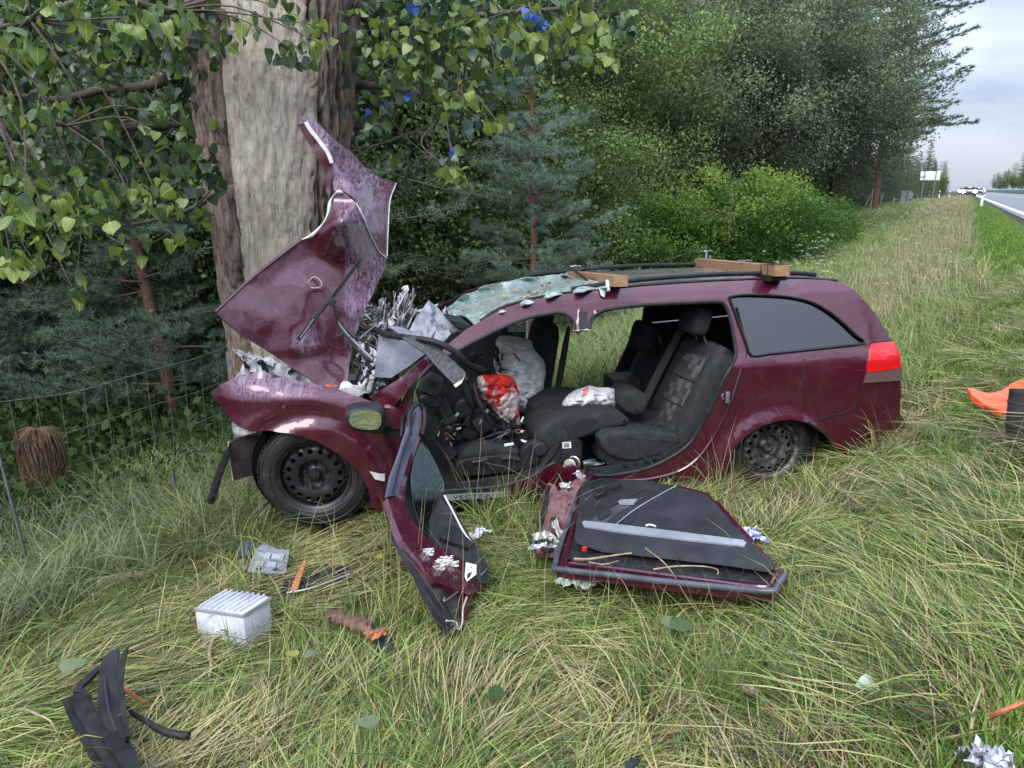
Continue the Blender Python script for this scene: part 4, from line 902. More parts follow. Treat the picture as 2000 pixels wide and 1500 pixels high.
tube('hose', [P(x, y, d) for x, y, d in [(705, 640, 4.6), (732, 644, 4.5), (760, 655, 4.35), (800, 660, 4.25), (850, 668, 4.2), (890, 688, 4.22), (915, 712, 4.3), (945, 725, 4.45)]], .018, RUBBER, eb, 10)
tube('grey_rod', [P(x, y, 4.3) for x, y in [(662, 625), (668, 640), (700, 675), (728, 702)]], .009, ALU, eb); tube('grey_rod', [P(x, y, 4.3) for x, y in [(655, 600), (664, 640), (705, 690), (729, 708)]], .007, PLASTIC_G, eb)
for k, (x, y, a, b, t1, t2) in enumerate([(775, 608, .11, .06, 1.2, .3), (790, 600, .13, .03, 1.4, .7), (762, 618, .10, .05, .9, -.4), (745, 630, .07, .06, .4, .9), (728, 650, .06, .05, .2, 0), (720, 670, .05, .06, .8, 1.2), (765, 640, .09, .04, .1, .2), (800, 628, .06, .05, 1.2, .2), (736, 612, .05, .04, .5, .8), (716, 622, .04, .04, .9, .3)]):
    crumple('torn_metal', P(x, y, 4.78+.02*k), (a, b), caxes(-t1, t2), ASH, eb, .30, k+3, 9, sc=3.2)
for k in range(30):   # crumpled silver sheets between bonnet and windscreen
    x, y = rr.uniform(700, 890), 0; y = rr.uniform(600+.18*max(0, x-800), 655)
    crumple('crumpled_sheet', P(x, y, 4.80+rr.uniform(-.02, .12)), (rr.uniform(.03, .08), rr.uniform(.02, .05)), caxes(-rr.uniform(.2, 1.6), rr.uniform(-.9, .9)), rr.choice([ASH, ALU, SILVER, ASH]), eb, .35, k+300, 7, sc=3)
for k in range(26):   # thin torn strips and pressed channels standing up
    x, y = rr.uniform(742, 806), rr.uniform(582, 640); an = rr.uniform(.9, 1.7); q_ = caxes(-an, rr.uniform(-.6, .6))
    v, f = box_vf(P(x, y, 4.74+rr.uniform(-.05, .1)), (rr.uniform(.04, .10), rr.uniform(.006, .03), .002), q_, 0); add('torn_strip', [p+V((.02, .02, .01))*noise.noise(p*9) for p in v], f, rr.choice([ASH, ALU, ASH, SILVER]), eb, 20)
for k in range(20):
    x, y = rr.uniform(700, 740), rr.uniform(600, 760); q_ = caxes(-rr.uniform(-1.5, 1.5), rr.uniform(-.8, .8))
    v, f = box_vf(P(x, y, 4.52+rr.uniform(-.04, .1)), (rr.uniform(.02, .07), rr.uniform(.005, .02), .002), q_, 0); add('torn_strip', v, f, rr.choice([ASH, ALU, PLASTIC, SILVER]), eb, 20)
for k in range(34):
    x, y = rr.uniform(698, 770), rr.uniform(640, 765)
    if x > 735 and 650 < y < 738: x = rr.uniform(700, 735)
    crumple('torn_metal', P(x, y, rr.uniform(4.5, 4.8)), (rr.uniform(.02, .06), rr.uniform(.015, .04)), caxes(rr.uniform(-1.5, 1.5), rr.uniform(-1.5, 1.5)), rr.choice([ASH, ASH, ALU, PLASTIC]), eb, .4, k+60, 5)
for k in range(13):
    x, y = rr.uniform(695, 730), rr.uniform(650, 755); L_ = rr.uniform(25, 50)
    tube('hose', [P(x, y, 4.5), P(x+L_*.2+rr.uniform(-8, 8), y+L_*.4, 4.47), P(x+rr.uniform(-14, 8), y+L_, 4.5)], rr.uniform(.007, .017), rr.choice([ASH, RUBBER, ASH]), eb, 7)
for k in range(16):
    x = rr.uniform(470, 700); y = 700+(x-470)*.24+rr.uniform(-8, 14)
    crumple('torn_metal', P(x, y, 4.5+rr.uniform(-.05, .15)), (rr.uniform(.03, .08), rr.uniform(.02, .05)), caxes(rr.uniform(-1, 1), rr.uniform(-1, 1)), rr.choice([ASH, ASH, PLASTIC]), eb, .4, k+120, 6)
crumple('orange_scrap', P(648, 755, 4.35), (.04, .012), caxes(.1), SPLINTER, eb, .3, 5, 4)
box('engine_block', C(-.02, .85, .5), (.30, .42, .20), caxes(.1), noisy('oily_engine_block', (.05, .05, .05), (.15, .15, .16), 12, .6, .4, bump=1), eb, .04)
box('front_crossmember', C(-.30, .95, .55), (.10, .5, .12), caxes(.2), PAINT_SC, eb, .03)
# ---------------------------------------------------------------- bonnet, folded up against the trunk
HT = [(420, 610, 4.10), (482, 552, 4.34), (542, 504, 4.50), (590, 468, 4.60), (614, 456, 4.62), (638, 424, 4.66), (646, 392, 4.68), (658, 376, 4.66), (670, 376, 4.66), (696, 396, 4.66), (712, 428, 4.68), (722, 456, 4.74), (740, 490, 4.82), (756, 504, 4.86), (752, 524, 4.84), (734, 560, 4.76), (716, 600, 4.68), (702, 632, 4.62), (686, 680, 4.54), (681, 720, 4.47), (676, 766, 4.40), (630, 756, 4.36), (574, 720, 4.30), (522, 686, 4.24), (470, 652, 4.16)]
HI = [(470, 605, 4.22), (520, 560, 4.40), (560, 520, 4.52), (545, 620, 4.34), (600, 560, 4.50), (620, 500, 4.62), (650, 440, 4.55), (668, 430, 4.52), (680, 470, 4.60), (700, 520, 4.70), (640, 560, 4.56), (600, 640, 4.40), (640, 680, 4.44), (665, 600, 4.56), (640, 620, 4.50), (580, 680, 4.32), (690, 580, 4.66), (655, 520, 4.66)]
def toff(y): return .26*min(1, max(0, (700-y)/260))
def tri_interp(tab):
    vv, _, ff, *_r = delaunay_2d_cdt([V((a, b)) for a, b, c in tab], [], [], 0, 1e-6)
    dep = [min(tab, key=lambda q: (q[0]-v.x)**2+(q[1]-v.y)**2)[2] for v in vv]
    def f(x, y):
        best = None
        for t in ff:
            a, b, c = (vv[i] for i in t); det = (b.x-a.x)*(c.y-a.y)-(c.x-a.x)*(b.y-a.y)
            if abs(det) < 1e-9: continue
            u = ((x-a.x)*(c.y-a.y)-(c.x-a.x)*(y-a.y))/det; v = ((b.x-a.x)*(y-a.y)-(x-a.x)*(b.y-a.y))/det; w_ = 1-u-v; m_ = min(u, v, w_)
            if best is None or m_ > best[0]: best = (m_, w_*dep[t[0]]+u*dep[t[1]]+v*dep[t[2]])
            if m_ >= -1e-6: break
        return best[1]
    return f
hf = tri_interp(HT+HI)
hd = panel('bonnet', [(a, b) for a, b, c in HT], lambda x, y: P(x, y, .8*hf(x, y)+.1*(hf(x-4, y)+hf(x+4, y))-toff(y)), PAINT_SC, car, th=.012, step=8, back=PAINT, dn=.005, dscale=9, ang=55, scf=lambda x, y: min(1, max(0, (x-(655+.0*y))/35+(.5 if y < 480 else 0)))*.95+max(0, 1-math.hypot(x-600, (y-668)*1.3)/70)*.9)
HU = [(594, 227, 4.84), (610, 232, 4.86), (630, 252, 4.88), (652, 272, 4.90), (678, 292, 4.94), (700, 312, 4.98), (722, 336, 5.02), (745, 347, 5.05), (774, 356, 5.10), (768, 375, 5.08), (761, 394, 5.06), (757, 450, 4.98), (757, 506, 4.90), (742, 496, 4.86), (724, 458, 4.80), (712, 425, 4.74), (695, 392, 4.72), (672, 372, 4.72), (655, 372, 4.74), (648, 340, 4.80), (640, 318, 4.82), (622, 290, 4.82), (600, 262, 4.82), (582, 243, 4.83)]
HUI = [(660, 320, 4.86), (700, 360, 4.80), (690, 340, 4.92), (730, 400, 4.90), (735, 370, 5.0), (715, 400, 4.82), (740, 440, 4.92), (680, 355, 4.76), (640, 285, 4.80)]
uf = tri_interp(HU+HUI)
panel('folded_panel', [(a, b) for a, b, c in HU], lambda x, y: P(x, y, uf(x, y)-toff(y)), PAINT_SC, hd, th=.010, step=9, back=PAINT, dn=.012, dscale=12, ang=50, scf=lambda x, y: .9 if x < 740 else .5)
PALEEDGE = noisy('bare_pale_metal_edge', (.62, .66, .58), (.35, .36, .34), 40, .5, .2)
panel('inner_fold', [(582, 243), (594, 240), (607, 256), (626, 284), (646, 306), (650, 330), (646, 360), (644, 392), (637, 372), (632, 330), (615, 300), (595, 268)], lambda x, y: P(x, y, 4.70+.0006*(y-240)-toff(y)), PAINT, hd, th=.012, step=7, dn=.01)
strap('bare_edge', [P(x, y, 4.66-toff(y)+.0004*(y-240)) for x, y in [(597, 238), (606, 253), (624, 276), (640, 298), (648, 318)]], .022, PALEEDGE, hd, .012)
tube('bare_edge', [P(x, y, d-.015-toff(y)) for x, y, d in HT[3:9]], lambda f: .004+.008*math.sin(f*9)**2, PALEEDGE, hd)
tube('bare_edge', [P(x, y, d-.012-toff(y)) for x, y, d in HT[9:14]], .004, PALEEDGE, hd); tube('hem', [P(x, y, d-.004-toff(y)) for x, y, d in HT[0:4]], .010, PAINT, hd)
tube('bare_edge', [P(x, y, d-.01-toff(y)) for x, y, d in [(774, 358, 5.10), (762, 392, 5.05), (758, 450, 4.97), (756, 500, 4.89)]], .004, PALEEDGE, hd)
add('oval_mark', *tube_vf([P(615+13*math.cos(a)*(1+.3*math.sin(a)), 552+11*math.sin(a), hf(615, 552)-.014-toff(552)) for a in [2*math.pi*k/20 for k in range(21)]], .004, 5, 1, 0), noisy('grey_scrape', (.42, .34, .40), (.3, .2, .25), 80, .5), hd, 60)
panel('punched_hole', [(677, 462), (682, 460), (684, 470), (679, 476), (676, 472)], lambda x, y: P(x, y, hf(680, 468)-.03-toff(468)), DARK, hd, th=.003, step=4)
wp = strap('wiper_blade', [P(x, y, d-.06-toff(y)) for x, y, d in [(706, 504, 4.52), (690, 525, 4.47), (665, 560, 4.40), (640, 592, 4.36), (612, 625, 4.30), (582, 664, 4.25)]], .022, PLASTIC, car, .012)
tube('wiper_spine', [P(x, y, d-.06-toff(y)) for x, y, d in [(700, 508, 4.50), (668, 552, 4.37), (645, 584, 4.33), (610, 632, 4.27)]], .006, RUBBER, wp); tube('wiper_tip', [P(x, y, 4.2-toff(y)) for x, y in [(612, 624), (598, 645), (580, 668)]], .004, ALU, wp); box('wiper_joint', P(649, 590, 4.26-toff(590)), (.018, .012, .02), caxes(.8), PLASTIC_G, wp)
tube('wiper_arm', [P(x, y, d-.02-toff(y)) for x, y, d in [(652, 595, 4.36), (660, 622, 4.34), (690, 660, 4.32)]], .006, PLASTIC, wp)
# ---------------------------------------------------------------- driver's door, hanging off its hinges
def dxc(y): return float(np.interp(y, [790, 970, 1060, 1150, 1250], [812, 785, 835, 895, 895]))
def DD_(off=0): return lambda x, y: P(x, y, 4.02-.0019*(y-790)+off+.0030*(x-dxc(y)))
dr_ = bpy.data.objects.new('front_door', None); COL.objects.link(dr_); dr_.parent = car; ORG[dr_.name] = CO
edge = [(806, 800), (816, 786), (826, 800), (828, 818), (822, 850), (806, 900), (792, 944), (790, 985), (808, 1022), (838, 1055), (878, 1082), (905, 1086), (930, 1100), (952, 1122), (944, 1148), (918, 1163), (880, 1146), (850, 1136), (832, 1118), (812, 1090), (786, 1056), (768, 1010), (757, 972), (776, 966), (794, 910), (808, 850)]
fr_ = panel('door_frame', edge, DD_(), PAINT_IN, dr_, th=.035, step=8, dn=.006, dscale=14, ang=35)
panel('rubber_strip', [(757, 970), (765, 930), (780, 890), (797, 838), (800, 806), (808, 790), (819, 790), (822, 806), (814, 850), (798, 898), (776, 966)], DD_(-.02), noisy('blue_grey_rubber', (.035, .04, .06), (.09, .10, .14), 6, .28, bump=.05), fr_, th=.02, step=7)
tube('rubber_groove', [DD_(-.028)(x, y) for x, y in [(768, 964), (782, 905), (800, 850), (811, 806)]], .004, DARK, fr_, 5)
tube('door_top_frame', [DD_(-.01)(x, y) for x, y in [(800, 850), (799, 815), (806, 797), (818, 790), (828, 800), (829, 825), (824, 850)]], .013, RUBBER, dr_, 8)
panel('corner_trim', [(786, 815), (800, 796), (806, 800), (800, 812), (790, 838), (784, 850)], DD_(.03), PLASTIC, dr_, th=.01, step=8)
gl_ = panel('door_glass', [(823, 862), (836, 876), (852, 905), (868, 942), (867, 960), (855, 1000), (841, 1052), (822, 1028), (808, 985), (803, 935), (809, 895)], DD_(.035), GLASS, dr_, th=.005, step=14)
panel('door_cavity', [(797, 905), (812, 885), (830, 880), (850, 915), (868, 962), (900, 1030), (935, 1075), (905, 1088), (878, 1084), (838, 1058), (808, 1024), (790, 985)], DD_(.10), DARK, dr_, th=.02, step=14)
tp = [(868, 958), (880, 982), (906, 1030), (932, 1072), (950, 1100), (957, 1122), (951, 1140), (938, 1128), (915, 1102), (895, 1088), (870, 1068), (846, 1046), (848, 1010), (856, 985)]
trp = panel('door_card', tp, DD_(-.02), PLASTIC_G, dr_, th=.04, step=8, dn=.01, dscale=10)
panel('armrest', [(862, 1040), (875, 1024), (892, 1028), (925, 1062), (916, 1070), (880, 1058), (862, 1050)], DD_(-.06), PLASTIC, trp, th=.04, step=7); tube('chrome_strip', [DD_(-.035)(x, y) for x, y in [(868, 968), (885, 1000), (905, 1038), (922, 1062)]], .006, SILVER, trp)
panel('latch_plate', [(940, 1098), (952, 1106), (955, 1126), (948, 1140), (936, 1138), (933, 1118)], DD_(-.045), PLASTIC, dr_, th=.02, step=6); tube('latch_claw', [DD_(-.07)(x, y) for x, y in [(940, 1122), (946, 1117), (951, 1110)]], .004, STEEL, dr_)
panel('sticker', [(910, 1098), (931, 1103), (930, 1122), (912, 1136), (908, 1126)], DD_(-.018), LABELW, dr_, th=.002, step=8); panel('sticker_print', [(914, 1120), (922, 1116), (918, 1126), (912, 1131)], DD_(-.021), INK, dr_, th=.001, step=5)
for k, (x, y) in enumerate([(862, 1098), (872, 1092), (883, 1100), (834, 1078), (855, 1110)]): crumple('paint_flake', DD_(-.02)(x, y), (.03, .016), [CE, V((0, 0, 1)), CN], WHITE if k < 3 else ASH, dr_, .2, k+9, 5)
add('grommet', *lathe_vf([(0, .006), (.014, .005), (.017, -.004)], DD_(-.02)(890, 1133), [CE, V((0, 0, 1)), CN], 18), INK, dr_, 40)
skn = panel('torn_skin', [(838, 1128), (858, 1140), (882, 1150), (912, 1166), (918, 1162), (914, 1200), (905, 1235), (898, 1248), (886, 1250), (868, 1222), (856, 1180)], DD_(.06), noisy('dark_door_inner', (.05, .045, .05), (.02, .02, .022), 12, .5, .3, bump=.3), dr_, th=.012, step=8, dn=.02)
panel('outer_skin', [(906, 1164), (920, 1160), (914, 1200), (905, 1235), (897, 1247), (901, 1215), (905, 1190)], DD_(.02), PAINT_IN, dr_, th=.02, step=7); panel('outer_skin', [(757, 975), (768, 1012), (786, 1058), (812, 1092), (838, 1128), (856, 1180), (872, 1224), (884, 1246), (862, 1212), (838, 1165), (815, 1120), (795, 1090), (770, 1040)], DD_(.05), PLASTIC, dr_, th=.03, step=8, dn=.01)
tube('bent_wire', [DD_(-.03)(x, y) for x, y in [(894, 1156), (880, 1166), (868, 1174), (868, 1167)]], .003, STEEL, dr_, 5); tube('skin_edge', [DD_(.0)(x, y) for x, y in [(912, 1166), (904, 1190), (903, 1215), (896, 1230), (890, 1215), (872, 1212)]], .004, PALEEDGE, dr_, 5)
# door mirror
mi = slab('door_mirror', [(672, 822), (674, 806), (690, 797), (728, 795), (748, 800), (755, 820), (752, 846), (740, 850), (700, 845), (680, 838)], -.30, -.14, PLASTIC, car, .03, 1)
panel('mirror_glass', [(681, 822), (684, 809), (697, 802), (725, 800), (742, 806), (746, 818), (742, 836), (728, 840), (700, 838), (686, 832)], lambda x, y: atT(x, y, -.312), MIRROR, mi, th=.003, step=12, smooth=1)
panel('mirror_cap', [(746, 797), (762, 796), (785, 808), (800, 826), (790, 838), (758, 838)], lambda x, y: atT(x, y, -.20), PAINT_SC, mi, th=.06, step=8, smooth=1, dn=.004)
panel('mirror_arm', [(740, 838), (760, 830), (800, 826), (796, 838), (780, 850), (768, 853), (745, 850)], lambda x, y: atT(x, y, -.18), PLASTIC, mi, th=.05, step=8, smooth=1)
# ================================================================ LOOSE THINGS
CE3 = [V((1, 0, 0)), V((0, 1, 0)), V((0, 0, 1))]
def axes_z(a, tx=0, ty=0):
    R = Matrix.Rotation(a, 3, 'Z') @ Matrix.Rotation(tx, 3, 'X') @ Matrix.Rotation(ty, 3, 'Y'); return [R@v for v in CE3]
def mk(name, c, label, cat, group=None): return thing(name, c, label, cat, group)
# plastic bag on the thrown-back seat
bt = atT(1155, 805, .45); bgo = mk('plastic_bag', bt, 'white crumpled plastic bag with a red print on the flattened driver seat', 'bag')
bg_ = bagmesh('bag', [(1095, 796), (1100, 780), (1118, 763), (1140, 757), (1152, 752), (1165, 757), (1195, 756), (1206, 766), (1208, 790), (1200, 802), (1170, 807), (1120, 808), (1098, 804)], lambda x, y: atT(x, y, .52), BAG, bgo, .16, .03, 19, 3.5, th=.02)
bagmesh('red_print', [(1112, 778), (1128, 774), (1134, 760), (1150, 753), (1160, 762), (1156, 776), (1142, 786), (1138, 803), (1124, 803), (1128, 788), (1116, 784)], lambda x, y: atT(x, y, .515), REDPRINT, bgo, .168, .03, 13, 4)
# torn pillar foot with belt reel, bottle
pf = mk('torn_door_pillar', G(1075, 1060), 'torn door pillar folded down onto the grass left of the door lying flat', 'car part')
pil = [(1066, 948), (1072, 944), (1084, 948), (1090, 958), (1104, 955), (1112, 962), (1118, 942), (1130, 932), (1150, 936), (1142, 965), (1124, 1005), (1108, 1052), (1084, 1080), (1050, 1082), (1034, 1068), (1046, 1038), (1060, 1005)]
def pfn(x, y): return P(x, y, 4.52-.0052*(y-935)+.02*math.sin(x*.13))
PINK = noisy('scraped_pinkish_metal', (.30, .17, .19), (.16, .03, .05), 9, .4, .4, bump=.3, lo=.45, hi=.6)
pb = panel('pillar_skin', pil, pfn, PINK, pf, th=.03, step=7, dn=.012, dscale=14, ang=25)
panel('round_hole', [(1074, 1012), (1084, 1008), (1092, 1012), (1088, 1020), (1077, 1021)], lambda x, y: pfn(x, y)-ray(x, y)*.02, DARK, pf, th=.004, step=5)
for k, pts in enumerate([[(1070, 950), (1066, 985), (1056, 1020), (1046, 1050)], [(1148, 938), (1132, 962), (1118, 1005), (1104, 1050), (1096, 1066)]]): tube('edge_seal', [pfn(x, y)-ray(x, y)*.02 for x, y in pts], .013, RUBBER, pf)
v_, f_ = merge([crumple(None, pfn(x, y)-ray(x, y)*.03, (a, b), axes_z(c, .5), None, None, .35, k, 6, .004) for k, (x, y, a, b, c) in enumerate([(1060, 1050, .05, .03, .3), (1078, 1055, .03, .06, 1.2), (1050, 1066, .05, .02, .1), (1090, 1040, .02, .07, .4), (1070, 1070, .06, .02, 0), (1106, 948, .04, .02, .4), (1132, 928, .03, .03, .9)])]); add('crumpled_white_edge', v_, f_, noisy('white_foil_edge', (.66, .66, .64), (.2, .18, .19), 22, .4, .4, bump=.5), pf, 20)
v_, f_ = merge([crumple(None, pfn(x, y)-ray(x, y)*.045, (.035, .014), axes_z(c, .9), None, None, .4, k+20, 5, .004) for k, (x, y, c) in enumerate([(1044, 1062, .2), (1058, 1058, .7), (1066, 1074, 0), (1076, 1062, 1.1)])]); add('black_tear', v_, f_, PLASTIC, pf, 20)
rl = atT(1117, 906, .06); rx = [CE, V((0, 0, 1)), CN]; rdir = (CN*.8-CE*.6).normalized(); rxx = [rdir.cross(V((0, 0, 1))).normalized(), V((0, 0, 1)), rdir]
reel = mk('belt_reel', rl, 'seat belt reel in a white and gold housing in the torn door sill', 'car part')
add('spool', *lathe_vf([(0, .03), (.030, .03), (.034, .024), (.034, -.024), (.03, -.03), (0, -.03)], rl, rxx, 28), BELT, reel, 40)
for h in (.032, -.032): add('flange', *lathe_vf([(0, h+.004), (.036, h+.004), (.040, h), (.036, h-.004), (0, h-.004)], rl, rxx, 28), noisy('brass_and_white', (.62, .56, .42), (.45, .45, .42), 30, .35, .5), reel, 40)
crumple('broken_cover', atT(1102, 921, .05), (.045, .03), [CE, V((0, 0, 1)), CN], WHITE, reel, .25, 3, 6)
for k, (x, y) in enumerate([(1085, 917), (1092, 924), (1122, 920), (1132, 916), (1112, 930)]): crumple('torn_metal', atT(x, y, .05), (.025, .02), caxes(.3*k, k), [ASH, PINK][k % 2], reel, .5, k, 5)
bo = atT(1155, 905, .22); bot = mk('plastic_bottle', bo, 'clear plastic bottle lying on its side behind the door pillar', 'bottle')
bax = [V((0, 0, 1)), CN, CE]; add('bottle', *lathe_vf([(0, -.06), (.03, -.06), (.034, -.05), (.034, .02), (.028, .05), (.013, .08), (.013, .10), (0, .10)], bo, bax, 24), glass('clear_bottle', (.7, .78, .85)), bot, 50); add('cap', *lathe_vf([(0, .118), (.015, .118), (.015, .10), (0, .10)], bo, bax, 16), M('blue_cap', (.05, .12, .4), .4), bot, 40)
# timber roof bars
def beam(label, a, b, hw, hh, name='timber_beam'):
    a, b = V(a), V(b); X = (b-a); Lh = X.length/2; X.normalize(); Y = V((0, 0, 1)).cross(X).normalized(); Z = X.cross(Y); c = (a+b)/2
    t = mk(name, c, label, 'beam', 'timber bars across the car roof'); box('beam', c, (Lh, hw, hh), [X, Y, Z], TIMBER, t, .004); return t, X, Y, Z, a, b
t, X, Y, Z, a, b = beam('long orange-brown timber bar across the rear of the car roof', atT(1528, 529, .10), atT(1368, 513, 1.50), .045, .028)
box('clamp', a+X*.12-Z*.045, (.05, .06, .014), [X, Y, Z], RUBBER, t); box('clamp', b-X*.12-Z*.045, (.05, .06, .014), [X, Y, Z], RUBBER, t)
for off in (.10, .2): tube('strap_mark', [a+X*off+Y*sx*.047+Z*sz*.032 for sx, sz in ((1, -1), (1, 1), (-1, 1), (-1, -1))], .003, RUBBER, t, 5, n=0)
crumple('bracket_arm', b-X*.12+Z*.09, (.05, .012), axes_z(.4, .2), STEEL, t, .2, 4, 5); tube('bracket_post', [b-X*.12+Z*.03, b-X*.12+Z*.085], .01, STEEL, t); tube('bracket_post', [b-X*.2+Z*.03, b-X*.2+Z*.06], .008, STEEL, t)
crumple('rear_bracket', a+X*.5+Z*.045+Y*.02, (.05, .02), axes_z(.4), M('blue_grey_bracket', (.12, .14, .2), .5), t, .15, 7, 5)
t, X, Y, Z, a, b = beam('short broken timber bar at the top of the windscreen', atT(1212, 549, .10), atT(1120, 538, 1.25), .042, .028)
crumple('broken_bracket', b-X*.05+Z*.06, (.06, .015), axes_z(.9, .5), ASH, t, .3, 3, 5); crumple('broken_bracket', b-X*.12+Z*.05, (.05, .02), axes_z(-.4, .3), PLASTIC, t, .3, 6, 5)
tube('hanging_wire', [b-X*.1+Z*.04, a+X*.9+Z*.04+Y*.05, a+X*.6+Y*.06, a+X*.3+Y*.09-Z*.04], .008, RUBBER, t); tube('hanging_strap', [a+X*.1+Y*.05, a+X*.06+Y*.055-Z*.06], .012, WHITE, t)
rr = random.Random(9)
lr_ = []
for k in range(40):
    s = rr.uniform(1.8, 3.1); tt = rr.uniform(.3, 1.5); lr_.append(crumple(None, C(s, tt, 1.395), (rr.uniform(.008, .02), rr.uniform(.005, .012)), caxes(0, rr.uniform(0, 3)), None, None, .3, k, 3, .002))
add('roof_litter', *merge(lr_), BARKCHIP, car, 20)['kind'] = 'stuff'
# ---------------------------------------------------------------- rear door, flat on the grass, lining up
A3, B3, C3 = atT(1160, 940, -.03), G(1079, 1109, .13), G(1506, 1156, .13)
pn = (B3-A3).cross(C3-A3).normalized()
if pn.z < 0: pn = -pn
def RD(h=0):
    def f(x, y):
        d = ray(x, y); k = (A3+pn*h-EYE).dot(pn)/d.dot(pn); return EYE+d*k
    return f
rd = mk('cut_off_rear_door', (B3+C3)/2, 'cut-off rear car door lying flat with its black lining up', 'car door')
outl = [(1080, 1106), (1100, 1040), (1118, 985), (1130, 950), (1146, 938), (1230, 938), (1324, 948), (1383, 963), (1432, 1014), (1474, 1058), (1510, 1096), (1536, 1122), (1520, 1146), (1506, 1158), (1400, 1150), (1300, 1139), (1190, 1126), (1085, 1114)]
ex = [tuple(RD(0)(x, y).xy) for x, y in [(1125, 950), (1324, 955), (1383, 970), (1470, 1065), (1500, 1120), (1100, 1085)]]; EXCL.append(ex)
fr = panel('door_shell', outl, RD(0), PAINT_IN, rd, th=.035, step=14, dn=.003)
panel('inner_cavity', [(1108, 1090), (1128, 1010), (1145, 955), (1320, 958), (1376, 972), (1424, 1030), (1500, 1105), (1502, 1132), (1498, 1140), (1300, 1120), (1124, 1098)], RD(.006), noisy('wet_black_sheet', (.012, .012, .013), (.03, .03, .032), 30, .35, bump=.3), rd, th=.004, step=16)
tube('door_seal', [RD(.012)(x, y) for x, y in [(1150, 942), (1132, 958), (1118, 1000), (1100, 1048), (1084, 1104), (1092, 1112), (1200, 1124), (1300, 1136), (1400, 1146), (1503, 1155), (1518, 1144), (1534, 1122)]], .014, noisy('grey_black_seal', (.04, .045, .055), (.09, .095, .12), 9, .35, bump=.1), rd, 8, n=3)
tube('paint_edge', [RD(.014)(x, y) for x, y in [(1112, 1100), (1200, 1110), (1300, 1123), (1400, 1136), (1494, 1147), (1512, 1130)]], .009, PAINT_IN, rd, 6, n=3); tube('paint_edge', [RD(.014)(x, y) for x, y in [(1145, 950), (1130, 990), (1114, 1050), (1104, 1098)]], .012, PAINT_IN, rd, 6, n=3)
card = [(1134, 962), (1140, 948), (1160, 938), (1200, 936), (1260, 938), (1320, 950), (1376, 965), (1400, 985), (1436, 1030), (1470, 1062), (1508, 1098), (1510, 1112), (1504, 1119), (1430, 1106), (1340, 1096), (1250, 1086), (1176, 1078), (1128, 1062), (1122, 1052), (1126, 1020)]
def cardf(x, y):
    # raised lining with a lower pocket that falls away, and a dished upper half
    yb = 1035+.135*(x-1140); h = .065 if y < yb else .065-.05*((y-yb)/42)**2
    h -= .022*math.exp(-(((x-1330)/80)**2+((y-1015)/22)**2))
    dx = (y-936-(x-1380)*1.04)   # slanted right-hand border
    return RD(max(.012, h))(x, y)
cd = panel('lining', card, cardf, PLASTIC_G, rd, th=.05, step=9, smooth=0, dn=.002)
sp_ = lambda h: (lambda x, y: cardf(x, y)+pn*h)
tube('speaker_ring', [sp_(.004)(1184+30*math.cos(a), 950+13.5*math.sin(a)) for a in [2*math.pi*k/32 for k in range(33)]], .0035, PLASTIC, cd, 6, n=0); panel('speaker_grille', [(1184+28*math.cos(a), 950+12*math.sin(a)) for a in [2*math.pi*k/24 for k in range(24)]], sp_(.006), PLASTIC, cd, th=.004, step=8)
tube('window_crank', [sp_(.022)(x, y) for x, y in [(1184, 964), (1176, 972), (1163, 977)]], .011, PLASTIC, cd); add('crank_hub', *lathe_vf([(0, .03), (.016, .028), (.02, .0)], sp_(0)(1186, 962), [pn.cross(CE).normalized(), CE, pn], 18), PLASTIC, cd, 40)
strip = [(1137, 1023), (1142, 1020), (1200, 1026), (1330, 1042), (1452, 1058), (1458, 1063), (1454, 1070), (1330, 1056), (1200, 1040), (1141, 1031)]
panel('silver_strip', strip, sp_(.009), SILVER, rd, th=.008, step=8)
hr = panel('handle_recess', [(1150, 1018), (1180, 1000), (1215, 982), (1262, 970), (1240, 984), (1205, 1004), (1182, 1022)], sp_(.003), DARK, cd, th=.003, step=8); panel('door_pull', [(1168, 1012), (1178, 1002), (1190, 996), (1194, 1004), (1184, 1014), (1172, 1019)], sp_(.012), SILVER.copy(), hr, th=.01, step=6)
hr.data.materials[0] = noisy('recess_grey', (.07, .075, .085), (.03, .03, .035), 8, .4, bump=.1); bpy.data.objects['door_pull'].data.materials[0] = PLASTIC_G
panel('inner_handle', [(1208, 984), (1216, 981), (1245, 980), (1238, 989), (1210, 988)], sp_(.016), SILVER, hr, th=.01, step=6)
tube('pull_edge', [sp_(.006)(x, y) for x, y in [(1150, 1019), (1180, 999), (1222, 976), (1260, 956)]], .003, SEAT, cd, 5); tube('pull_edge', [sp_(.006)(x, y) for x, y in [(1202, 1028), (1240, 998), (1290, 968), (1322, 951)]], .0045, STEEL, cd, 5)
panel('grip_recess', [(1213, 1022), (1228, 1012), (1244, 1000), (1238, 1016), (1228, 1026)], sp_(.004), DARK, cd, th=.003, step=6)
box('red_reflector', RD(.075)(1141, 1062)-V((0, .012, .02)), (.012, .006, .01), CE3, REDLENS, cd, .002)
tube('cream_crumb', [sp_(.008)(x, y) for x, y in [(1262, 1030), (1270, 1028), (1281, 1031)]], .005, WHITE, rd, 6)
panel('rear_trim_edge', [(1400, 975), (1430, 1010), (1472, 1054), (1466, 1064), (1432, 1028), (1398, 985)], RD(.02), PAINT_IN, rd, th=.02, step=9)
TW = noisy('pale_twig', (.45, .36, .22), (.22, .15, .09), 30, .8, bump=.5)
def twig(label, pts, r0, mat=TW, group=None, branches=()):
    pts = [V(p) for p in pts]; t = mk('twig', pts[0], label, 'twig', group); tube('stick', pts, lambda f: r0*(1-.6*f), mat, t, 6)
    for b in branches: tube('side_shoot', b, lambda f: r0*.5*(1-.6*f), mat, t, 5)
    return t
